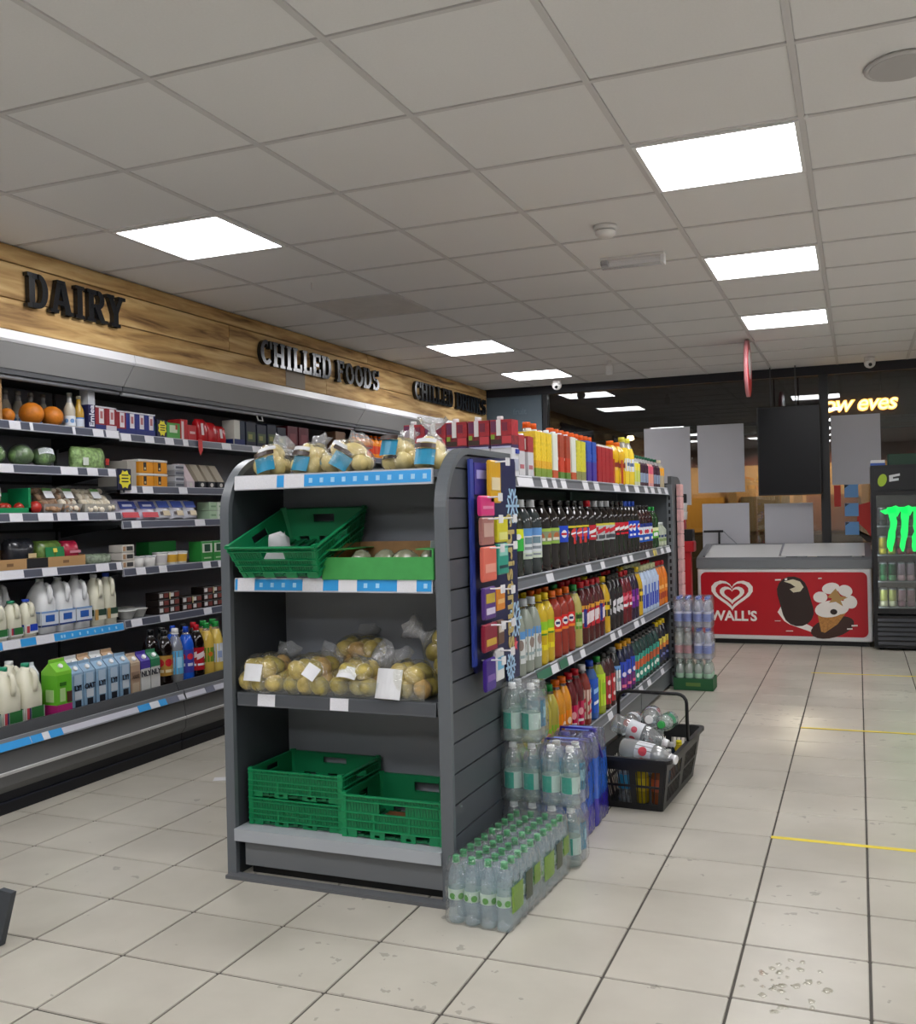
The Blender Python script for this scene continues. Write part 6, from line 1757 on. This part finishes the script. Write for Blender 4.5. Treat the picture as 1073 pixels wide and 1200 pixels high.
# --- second shelf: wrapped lettuces and salad
LEAF = M('#587a40', .5, var=.5, scale=30, bump=.6)
FILMG = film('#f6faf6', .07, .05, .08, .6, 40, ior=1.35)
def lettuce(lab, y, r, labelpatch=False, seed=0, x=None):
    t = thing('wrapped_lettuce', lab, 'lettuce', (x or (-3.885 - r), y, S2))
    rg = random.Random(seed)
    part('lettuce_head', MB().sphere((0, 0, r * .9), r * .95, LEAF, 14, 9, 1, 1, .93, .05, rg), t)
    for k in range(5):
        a = k * 1.3 + seed
        part('outer_leaf', MB().sphere((.35 * r * math.cos(a), .35 * r * math.sin(a), r * .85), r * .68, M(['#7c9f5e', '#4f6f38'][k % 2], .5, var=.5, scale=30, bump=.5), 10, 7, 1, 1, 1.0, .05, rg), t)
    part('wrap_film', MB().sphere((0, 0, r * .93), r * 1.03, FILMG, 14, 9, 1, 1, .96, .03, rg), t)
    if labelpatch:
        part('oval_label', curved_patch(.075, .04, .07, M('#d5d9dc', .4), 8), t, (r * .75, -r * .3, r * 1.45), (-.7, 0, PI / 2 - .5))
lettuce('film wrapped lettuce above the green tomato tray', 3.62, .062, seed=1)
lettuce('film wrapped lettuce between two others on the second chilled shelf', 3.80, .062, seed=2)
lettuce('film wrapped lettuce with oval white label on the second chilled shelf', 3.945, .06, True, seed=3)
t = bag('clear bag of leafy salad next to the wrapped lettuces', 4.24, S2, .24, .1, .12, '#4c6a34', [('white_print', .15, .32, .15, .5, '#cfd6cc'), ('red_print', .86, .97, .2, .5, '#b0302a')], mt=M('#8aa86a', .3, var=.5, scale=45, bump=.6), name='salad_bag', seed=8)
# --- second shelf bay B: cheeses
t = blk('promo_tag', 'tag', 'yellow starburst offer tag at the split between two chilled cabinets', 4.425, S2 - .115, .11, .012, .12, '#1a1d3a', x=-3.825)
part('starburst', MB().prism([((.05 if i % 2 else .04) * math.cos(PI * i / 8), .06 + (.055 if i % 2 else .042) * math.sin(PI * i / 8)) for i in range(16)], 'x', .0061, .0078, M('#e3d93a', .45)), t)
for k, z in enumerate((.08, .062, .044)):
    part('tag_print', MB().box(.0078, .0086, -.028, .028, z, z + .007, INK), t)
blk('grey_carton', 'box', 'plain grey carton beside the orange cheese tubs', 4.545, T2, .075, .22, .15, '#a9a49a')
for r_i in range(2):
    for i in range(2):
        t = blk('cheese_tub', 'tub', ['lower', 'upper'][r_i] + ' orange cheese tub with white lid and black tag', 4.665 + i * .13, T2 + r_i * .082, .125, .12, .066, '#df9420', [('black_tag', .32, .52, .2, .95, '#23232a'), ('pale_tag', .36, .48, .3, .5, '#c9b890'), ('dark_side', .0, .2, .0, 1, '#cf8a1c')], ['lower cheese tubs', 'upper cheese tubs'][r_i])
        part('lid', MB().bbox(-.063, .063, -.0645, .0645, .066, .08, M('#d9d6cf', .4), .003), t)
for k in range(4):
    blk('grey_pack', 'pack', 'small grey pack in the stack beside the cheese tubs', 4.975, T2 + k * .036, .09, .1, .034, ['#8d8f94', '#b9bbc0'][k % 2], [('pack_print', .1, .9, .3, .7, '#5a5d68')], 'stacked grey packs')
def wedge(lab, y, c, grp, tip='#23252c', h_=.155):
    t = thing('wedge_pack', lab, 'pack', (-3.93, y, T2), group=grp)
    part('wedge_body', MB().prism([(-.06, .0), (.052, .0), (.052, .045), (-.02, h_), (-.06, h_)], 'y', -.036, .036, M(c, .45)), t)
    part('dark_foot', MB().bbox(.02, .0545, -.037, .037, 0, .044, M(tip, .4), .002), t)
    part('round_emblem', MB().prism([(.016 * math.cos(2 * PI * i / 14), .022 + .013 * math.sin(2 * PI * i / 14)) for i in range(14)], 'x', .0546, .0556, M('#cfcdc6', .4)), t)
wedge('pink and white wedge shaped pack beside the stacked grey packs', 5.085, '#d5c3c8', None, '#c9bcc2')
for i in range(3):
    wedge('beige wedge shaped pack with dark foot and round emblem', 5.20 + i * .1, '#a89e8c', 'beige wedge packs')
# --- third shelf A: tomatoes, mushrooms
t = thing('produce_tray', 'green plastic produce tray at the edge of the mushroom shelf', 'tray', (-3.955, 3.68, S3))
part('tray_base', MB().box(-.07, .07, -.12, .12, 0, .006, CRG), t)
part('tray_wall', MB().box(.066, .07, -.12, .12, .006, .03, CRG), t); part('tray_wall', MB().box(-.07, -.066, -.12, .12, .006, .11, CRG), t)
part('tray_end', MB().box(-.07, .07, .105, .12, .006, .13, CRG), t); part('tray_end', MB().box(-.07, .07, -.12, -.105, .006, .1, CRG), t)
for i in range(4):
    fruit('red tomato in the green produce tray', -3.945 + .03 * (i % 2), 3.60 + .05 * i, S3 + .0065, .026, M('#a82f22', .25), 'tomato', 'tomato', 'tomatoes in the green tray')
bag('white labelled bag in the green produce tray', 3.63, S3 + .06, .08, .06, .09, '#b9a890', [('white_panel', .2, .8, .3, .8, '#d9d9dc')], x=-3.93, seed=3)
fruit('red tomato pack beside the green produce tray', -3.905, 3.845, S3, .034, M('#b8322a', .25), 'tomato', 'tomato')
CLRT = film('#fdfdfc', .03, .03, .06, ior=1.25)
def punnet(lab, y, w_, mats, seed, n=5, lbl=True, x=-3.945):
    t = thing('mushroom_punnet', lab, 'punnet', (x, y, S3))
    rg = random.Random(seed)
    tr = MB()
    tr.loft([[(-.055, -w_ / 2 + .01, .002), (.055, -w_ / 2 + .01, .002), (.055, w_ / 2 - .01, .002), (-.055, w_ / 2 - .01, .002)], [(-.07, -w_ / 2, .05), (.07, -w_ / 2, .05), (.07, w_ / 2, .05), (-.07, w_ / 2, .05)]], film('#e8e8e4', .1, .3, .1), False)
    part('punnet_tray', tr, t)
    cap = [cached(('mush', c), lambda: MB().lathe([(.008, -.02), (.009, -.005), (.022, -.004), (.026, .004), (.021, .016), (.010, .022)], M(c, .5, var=.1, scale=40), 10)) for c in mats]
    for k in range(4):
        for i in range(n):
            part('mushroom', cap[(i + k) % len(cap)], t, (.045 - .028 * k + rg.uniform(-.004, .004) * 1, -w_ / 2 + .025 + (w_ - .05) * i / (n - 1), .022 + .030 * k + rg.uniform(-.004, .004)), (rg.uniform(-.6, .6), .6 + rg.uniform(-.4, .4), rg.uniform(0, 3)))
    part('film_cover', MB().loft([[(-.068, -w_ / 2, .05), (.07, -w_ / 2, .05), (.07, w_ / 2, .05), (-.068, w_ / 2, .05)], [(-.068, -w_ / 2 + .01, .155), (-.02, -w_ / 2 + .01, .15), (-.02, w_ / 2 - .01, .15), (-.068, w_ / 2 - .01, .155)]], CLRT, False), t)
    if lbl:
        part('white_label', MB().loft([[(.045, -.03, .08), (.045, .03, .08), (.02, .03, .118), (.02, -.03, .118)], [(.047, -.03, .081), (.047, .03, .081), (.022, .03, .119), (.022, -.03, .119)]], LW, False), t)
        part('green_print', MB().loft([[(.0215, -.03, .1185), (.0215, .03, .1185), (.012, .03, .132), (.012, -.03, .132)], [(.0235, -.03, .1195), (.0235, .03, .1195), (.014, .03, .133), (.014, -.03, .133)]], M('#6aa05a', .4), False), t)
punnet('punnet of brown mushrooms with label next to the tomatoes', 3.945, .13, ['#a98668', '#94704f'], 1)
punnet('punnet of mixed brown and white mushrooms with label', 4.085, .13, ['#a98668', '#e9dfcc'], 2)
punnet('wide punnet of white mushrooms by the cabinet split', 4.29, .24, ['#efe6d4', '#e6dac2'], 3, 8)
# --- third shelf B: bagged meals
for i in range(2):
    bag('blue and red food bag next to the mushroom shelf', 4.53 + i * .17, T3, .16, .1, .13, '#c9c3d6', [('blue_print', .08, .92, .45, .82, '#3a4a9a'), ('red_print', .1, .95, .03, .28, '#c83a48'), ('white_print', .2, .7, .55, .66, '#c9cde6')], grp='blue and red food bags', seed=20 + i, lean=-.32)
for i in range(3):
    bag('white food bag with blue print on the third chilled shelf', 4.845 + i * .13, T3, .125, .1, .13, '#cfcfd8', [('blue_print', .1, .9, .5, .85, '#4a62b8'), ('tan_print', .3, .8, .1, .35, '#cdbd9a'), ('dark_print', .1, .3, .15, .3, '#4a3a3a')], grp='white and blue food bags', seed=30 + i, lean=-.32)
for k in range(2):
    for i in range(2):
        blk('pale_green_pack', 'pack', ['lower', 'upper'][k] + ' pale green pack at the end of the third chilled shelf', 5.31 + i * .085, T3 + k * .057, .08, .1, .055, ['#a9c3a4', '#c9d3c4'][i], [('pack_print', .2, .8, .4, .6, '#7a9a7a')], ['lower pale green packs', 'upper pale green packs'][k])
# --- fourth shelf A
t = thing('cardboard_tray', 'low brown cardboard tray under the bagged vegetables, black print', 'box', (-3.955, 3.8, S4))
part('tray_base', MB().box(-.08, .08, -.36, .36, 0, .004, CARD), t)
part('tray_front', MB().box(.077, .08, -.36, .36, .004, .055, M('#b08a5c', .8, var=.08, scale=10)), t)
part('tray_back', MB().box(-.08, -.077, -.36, .36, .004, .10, CARD), t)
part('tray_end', MB().box(-.077, .077, -.36, -.357, .004, .09, CARD), t); part('tray_end', MB().box(-.077, .077, .357, .36, .004, .06, CARD), t)
part('black_print', MB().box(.0801, .0812, -.045, .095, .004, .054, M('#17171a', .6)), t)
part('print_mark', MB().box(.0801, .0812, .20, .24, .02, .035, M('#7a5a3a', .7)), t)
part('print_mark', MB().box(.0801, .0812, -.17, -.13, .02, .035, M('#7a5a3a', .7)), t)
bag('black plastic bag of vegetables in the cardboard tray', 3.77, S4 + .0045, .17, .12, .15, '#23252b', [('pale_print', .55, .85, .35, .5, '#c9b48a')], x=-3.89, seed=41, mt=M('#26282e', .2, var=.4, scale=25))
bag('green printed bag of vegetables in the cardboard tray', 3.955, S4 + .0045, .17, .12, .135, '#2f6a34', [('green_panel', .15, .9, .25, .75, '#157a45'), ('yellow_print', .45, .6, .55, .7, '#d8c84a')], x=-3.89, seed=42, mt=M('#5f7a3a', .25, var=.4, scale=30))
bag('crimson bag of vegetables at the end of the cardboard tray', 4.10, S4 + .0045, .11, .11, .13, '#a3203c', [('pale_print', .15, .85, .5, .6, '#d08a98')], x=-3.89, seed=43)
bag('clear bag of pale greens lying beside the cardboard tray', 4.30, S4, .2, .11, .055, '#8a9482', x=-3.88, seed=44, mt=M('#7d8a76', .2, var=.5, scale=40))
# --- fourth shelf B
for k in range(3):
    t = blk('dip_tub', 'tub', ['bottom', 'middle', 'top'][k] + ' white tub of the stack next to the cabinet split', 4.50, T4 + k * .046, .10, .1, .043, '#cfc9c0', [('dark_print', .35, .85, .25, .8, '#3a3a3a'), ('tan_print', .05, .25, .2, .8, '#b08a6a')])
def tub(lab, y, z, r, h_, c, lidc, grp=None, printc=None, x=None):
    t = thing('food_tub', lab, 'tub', (x or (-3.885 - r), y, z), group=grp)
    part('tub_body', MB().lathe([(r * .82, 0), (r * .86, .003), (r, h_)], M(c, .35), 18), t)
    part('lid', MB().lathe([(r * 1.03, h_), (r * 1.03, h_ + .006), (r * .97, h_ + .008)], M(lidc, .35), 18), t)
    if printc:
        part('tub_print', MB().lathe([(r * .89, h_ * .2), (r * .985, h_ * .85)], M(printc, .4), 18, caps=False), t)
    return t
for i in range(2):
    tub('plain white food tub between the dip stack and the yellow printed tubs', 4.63 + i * .1, T4, .045, .055, '#d5d3cf', '#c5c8cc', 'plain white food tubs')
for i in range(3):
    tub('white food tub with yellow print in front of the green carton', 4.84 + i * .095, T4, .045, .07, '#d9d6d0', '#d9d9dc', 'yellow printed food tubs', '#dba83a' if i else '#c9c4c4')
blk('green_carton', 'box', 'tall plain green carton standing behind the food tubs', 4.98, T4, .26, .1, .14, '#1f7a35', x=-4.02)
for i in range(3):
    blk('egg_carton', 'pack', 'green and white patterned pack at the end of the fourth chilled shelf', 5.235 + i * .125, T4, .12, .1, .13, '#2f8a3c', [('white_panel', .08, .92, .45, .9, '#c9d3c4'), ('dark_oval', .25, .75, .5, .86, '#1f4a35'), ('pale_line', .2, .8, .15, .22, '#a9cfa0')], 'green and white packs')
# --- milk
MILK = M('#dfdcc8', .35)
MILKW = M('#e2e3e4', .35)
def jug_mesh(w_, d_, h_, mt):
    """plastic milk jug: squarish body, sloping shoulder, neck (local +x is the front)"""
    b = MB()
    rings = []
    for z, sx, sy, pw, ox in ((0, .9, .9, 5, 0), (.015, 1, 1, 5, 0), (.52, 1, 1, 5, 0), (.62, .97, .98, 4, 0), (.74, .8, .86, 3.2, -.02), (.84, .58, .62, 2.6, -.04), (.91, .36, .38, 2.2, -.03), (.95, .3, .32, 2, -.02)):
        ring = []
        for j in range(20):
            a = 2 * PI * j / 20
            ca, sa = math.cos(a), math.sin(a)
            k = (abs(ca) ** pw + abs(sa) ** pw) ** (-1 / pw)
            ring.append(((ca * k * sx + ox) * d_ / 2, sa * k * sy * w_ / 2, z * h_))
        rings.append(ring)
    b.loft(rings, mt, True)
    return b
def jug_handle(w_, d_, h_, mt):
    pts = [(.30 * d_, 0, .90 * h_), (.47 * d_, 0, .86 * h_), (.54 * d_, 0, .76 * h_), (.53 * d_, 0, .64 * h_), (.47 * d_, 0, .56 * h_)]
    return MB().tube(pts, [.010, .012, .013, .013, .012], mt, 8)
def jug(lab, x, y, z, w_, d_, h_, cap, body=MILK, marks=(), grp=None, name='milk_jug', rotz=0.0):
    t = thing(name, lab, 'milk', (x, y, z), rotz, grp)
    part('jug_body', cached(('jug', w_, d_, h_, body.name), lambda: jug_mesh(w_, d_, h_, body)), t)
    part('handle', cached(('jugh', w_, d_, h_, body.name), lambda: jug_handle(w_, d_, h_, body)), t)
    part('cap', cached(('jugc', cap.name, h_), lambda: MB().lathe([(.019, h_ * .93), (.019, h_ * .99), (.017, h_)], cap, 14, (-.01 * d_, 0, 0))), t)
    for qi, (n, u0, u1, v0, v1, c) in enumerate(marks):
        ex = .0012 + .0007 * qi
        part(n, MB().box(d_ / 2 - .001, d_ / 2 + ex, (u0 - .5) * w_, (u1 - .5) * w_, v0 * h_, v1 * h_, M(c, .4)), t)
        part(n, MB().box((u0 - .5) * d_, (u1 - .5) * d_, -w_ / 2 - ex, -w_ / 2 + .001, v0 * h_, v1 * h_, M(c, .4)), t)
    return t
GCAP, BCAP, WCAP = M('#1f8f6a', .4), M('#2f52c8', .4), M('#dfe2e2', .4)
mk = [('white_label', .05, .95, .08, .3, '#d9dcd8'), ('green_label', .3, .92, .12, .3, '#2a6b36'), ('flag_red', .08, .2, .12, .3, '#b8404a'), ('flag_blue', .2, .27, .12, .3, '#27305f')]
mkb = [('white_label', .05, .95, .1, .34, '#d9dcd8'), ('blue_label', .35, .92, .16, .34, '#1f3fae'), ('flag_red', .1, .3, .12, .3, '#b8404a')]
jug('large milk jug with green label next to the lime carton on the cabinet deck', -3.60, 3.465, DK, .12, .115, .285, GCAP, marks=mk)
jug('large milk jug with green label second from the lime carton', -3.60, 3.338, DK, .12, .115, .285, GCAP, marks=mk)
jug('large milk jug with green label behind the first pair', -3.60, 3.21, DK, .12, .115, .285, GCAP, marks=mk)
for i in range(3):
    jug('milk jug in the second rank behind the deck jugs', -3.73, 3.23 + i * .132, DK, .12, .115, .285, WCAP, grp='second rank milk jugs')
jug('small milk bottle with blue cap and blue label on the blue railed shelf', -3.91, 3.775, S5, .085, .08, .19, BCAP, marks=mkb, name='milk_bottle')
jug('small milk bottle with green cap on the blue railed shelf', -3.91, 3.68, S5, .085, .08, .19, GCAP, marks=mk, name='milk_bottle')
jug('small milk bottle with green cap at the cabinet edge of the blue railed shelf', -3.91, 3.585, S5, .085, .08, .19, GCAP, marks=mk, name='milk_bottle')
mw = [('white_label', .02, .98, .14, .40, '#d3dae4'), ('blue_wave', .02, .98, .135, .165, '#1f3a78'), ('blue_top', .02, .98, .38, .41, '#7aa0d0'), ('blue_logo', .25, .75, .22, .34, '#2a5cae')]
for i in range(3):
    jug('large white milk jug with handle facing out and blue logo', -3.945, 3.905 + i * .122, S5, .118, .13, .285, WCAP, MILKW, mw, 'large white milk jugs with blue logo')
mc = [('white_label', .05, .95, .12, .32, '#d9d6c4'), ('green_label', .3, .95, .2, .32, '#2f4a3a'), ('tan_label', .05, .3, .12, .32, '#c49a5a')]
for i in range(2):
    jug('cream coloured milk bottle with dark green label at the end of the blue railed shelf', -3.92, 4.265 + i * .095, S5, .09, .09, .285, BCAP if i else WCAP, MILK, mc, 'cream coloured milk bottles', name='milk_bottle')
for i in range(2):
    jug('milk jug in shade behind the small milk bottles', -4.08, 3.62 + i * .13, S5, .12, .12, .285, WCAP, MILKW, (), 'shaded milk jugs behind the small bottles')
# --- fifth shelf B: bowls and yogurts
for i, (y, x) in enumerate(((4.53, -3.93), (4.65, -3.95), (4.67, -4.06))):
    t = thing('foil_bowl', 'shallow white bowl tub beside the dark yogurt packs', 'bowl', (x, y, T5), group='white bowl tubs')
    part('bowl_body', MB().lathe([(.034, 0), (.036, .003), (.056, .045), (.06, .047)], M('#cfcdc6', .35), 18), t)
    part('lid', MB().lathe([(.06, .047), (.06, .051), (.055, .052)], M('#dcdcd8', .35), 18), t)
for (y0, rows_, n) in ((4.80, 3, 2), (5.02, 2, 2), (5.235, 3, 2)):
    for k in range(rows_):
        for i in range(n):
            t = blk('yogurt_pack', 'pack', 'dark brown dessert pack with white lettering and red picture, in stacks', y0 + i * .1, T5 + k * .044, .096, .1, .042, '#1c1412', [('white_print', .08, .4, .3, .85, '#d0cfce'), ('picture', .5, .92, .25, .85, '#7a3a34')], 'stacked dark dessert packs')
    part('cream_edge', MB().box(.0505, .0515, -.05, -.04, 0, .04, M('#c9bd8a', .4)), t)
# --- deck cartons
def gable_carton(lab, x, y, c, topc, marks, h_=.235, w_=.072, grp=None, cap=CAPW, lettering=None, rotz=PI / 2, name='drink_carton', lc='#1a1d2a', ls=.034):
    key = ('gable', c, topc, str(marks), h_)
    d_ = w_
    t = thing(name, lab, 'carton', (x, y, DK), rotz, grp)
    part('carton_body', cached(key, lambda: carton_mesh(w_, d_, h_, [(0, .74, M(c, .4)), (.74, .8, M(topc, .4))], marks, True)), t)
    part('cap', cap, t, (0, -.017, h_ * .855), (.85, 0, 0))
    if lettering:
        part('lettering', text_mesh(lettering, ls, M(lc, .4), .0008, .0012), t, (0, -d_ / 2 - .0046, h_ * .5), FY)
        part('lettering', text_mesh(lettering, ls, M(lc, .4), .0008, .0012), t, (-w_ / 2 - .0046, 0, h_ * .5), (PI / 2, 0, -PI / 2))
    return t
t = gable_carton('lime green carton with magenta base and brown disc, in front of pale blue cartons', -3.56, 3.615, '#62b32a', '#7cc23a', [F2(0, 1, 0, .25, M('#a3206a', .4)), F2(.2, .55, .3, .52, M('#a9c98a', .4)), ('l', 0, 1, 0, .25, M('#a3206a', .4)), ('l', .2, .7, .3, .5, M('#a9c98a', .4)), F2(.66, .98, .27, .45, M('#4a2a20', .4)), F2(.2, .6, .56, .62, M('#2f6a1a', .4))], h_=.285, w_=.095)
t = gable_carton('navy and white carton squeezed between milk jug and lime carton', -3.672, 3.548, '#c9ced6', '#d3d8dc', [F2(0, 1, .1, .5, M('#3a4a78', .4)), F2(0, 1, .58, .64, M('#3a4a78', .4))], h_=.27)
lm = [F2(.3, .8, .12, .26, M('#20242c', .4)), F2(.25, .85, .28, .44, M('#c3ccd4', .4)), F2(.2, .85, .56, .76, M('#a9bdd0', .4)), ('l', .3, .8, .12, .26, M('#20242c', .4)), ('l', .25, .8, .28, .4, M('#c3ccd4', .4))]
ys = (3.725, 3.805, 3.89, 3.975, 4.06)
for i, y in enumerate(ys):
    gable_carton('pale blue oat drink carton with bold dark letters on the deck' if i != 1 else 'pale blue carton reading OAT among the oat drink cartons', -3.575, y, '#7f9fbc', '#8fadc8', lm, grp='pale blue oat drink cartons' if i != 1 else None, lettering='LY!' if i != 1 else 'OAT', h_=.25, w_=.076)
for i in range(5):
    gable_carton('pale topped carton in the second rank behind the pale blue ones', -3.68, 3.74 + i * .085, '#8f9aa4', '#cfd0cf' if i % 2 else '#b99a7a', (), grp='second rank cartons', h_=.265, w_=.076)
gable_carton('tan and white carton between pale blue and purple topped cartons', -3.575, 4.142, '#a98f78', '#b9a48c', [F2(.1, .9, .45, .6, M('#8a7260', .4)), F2(.15, .85, .1, .35, M('#bca890', .4))], lettering='oat', lc='#5a4636')
bwm = [F2(.2, .8, .1, .3, M('#23232a', .4))]
gable_carton('white carton with purple top and black lettering', -3.575, 4.222, '#d3d3d0', '#4a3a9a', [F2(0, 1, .62, .74, M('#4a3a9a', .4)), ('l', 0, 1, .6, .74, M('#4a3a9a', .4))], lettering='NLY', ls=.04)
gable_carton('white carton with green top and black lettering', -3.575, 4.302, '#d3d3d0', '#2f7a54', [F2(0, 1, .62, .74, M('#2f7a54', .4)), ('l', 0, 1, .6, .74, M('#2f7a54', .4))], lettering='NLY', ls=.04)
cola('d_cola', [(.24, .58, cc('#a8803a'))], discs(.46, .022, .022, cc('#b8252e')) + bars(.32, .02, .008, cc('#d9c9a0')), cap=BLKC, r=.046, h=.325)
cola('d_lightblue', [(.22, .62, cc('#5fb0dd'))], bars(.42, .016, .03, cc('#9fd0ea')), cap=WHITEC, liquid=film('#b9cbd2', .08, .2, .05), head=film('#dfe8ea', .08, .12, .05), r=.044, h=.325, shape='juice')
cola('d_blue', [(.2, .6, cc('#3a3f9a'))], discs(.48, .02, .018, cc('#c02a3c')) + bars(.34, .016, .008, cc('#c9c9e0')), cap=BLUEC, liquid=M('#1d55c0', .1), head=film('#b9cbe6', .08, .12, .05), r=.044, h=.325)
cola('d_red', [(.2, .6, cc('#a81a26'))], bars(.46, .024, .016, cc('#dcc9cc'), .008) + bars(.3, .02, .006, WHITEC), cap=REDC, liquid=DARK, r=.046, h=.325)
cola('d_yellow', [(.3, .56, cc('#6a8a2a'))], discs(.44, .016, .014, cc('#c9702a')), cap=GRNC, liquid=M('#c9a94a', .12), head=film('#e0d8b0', .08, .15, .05), r=.044, h=.325, shape='juice')
cola('d_yellow2', [(.26, .6, cc('#c9cfd6'))], bars(.4, .014, .02, cc('#8a9ac0')), cap=GRNC, liquid=M('#cdb258', .12), head=film('#e0d8b0', .08, .15, .05), r=.044, h=.325, shape='juice')
for kd, y, lab in (('d_cola', 4.42, 'dark cola bottle with gold label and red disc on the cabinet deck'), ('d_lightblue', 4.515, 'bottle with sky blue sleeve and white cap on the cabinet deck'), ('d_blue', 4.61, 'bright blue drink bottle with navy label on the cabinet deck'), ('d_red', 4.705, 'dark drink bottle with large red label on the cabinet deck'), ('d_yellow', 4.80, 'yellow juice bottle with green label on the cabinet deck'), ('d_yellow2', 4.89, 'yellow juice bottle with pale label on the cabinet deck')):
    bottle(kd, (-3.575, y, DK), lab)
for i in range(7):
    bottle(['d_cola', 'd_cola', 'd_blue', 'd_cola', 'd_red', 'd_yellow', 'd_yellow'][i], (-3.675, 4.43 + i * .095, DK), 'drink bottle in the second rank on the cabinet deck', 'second rank deck bottles')
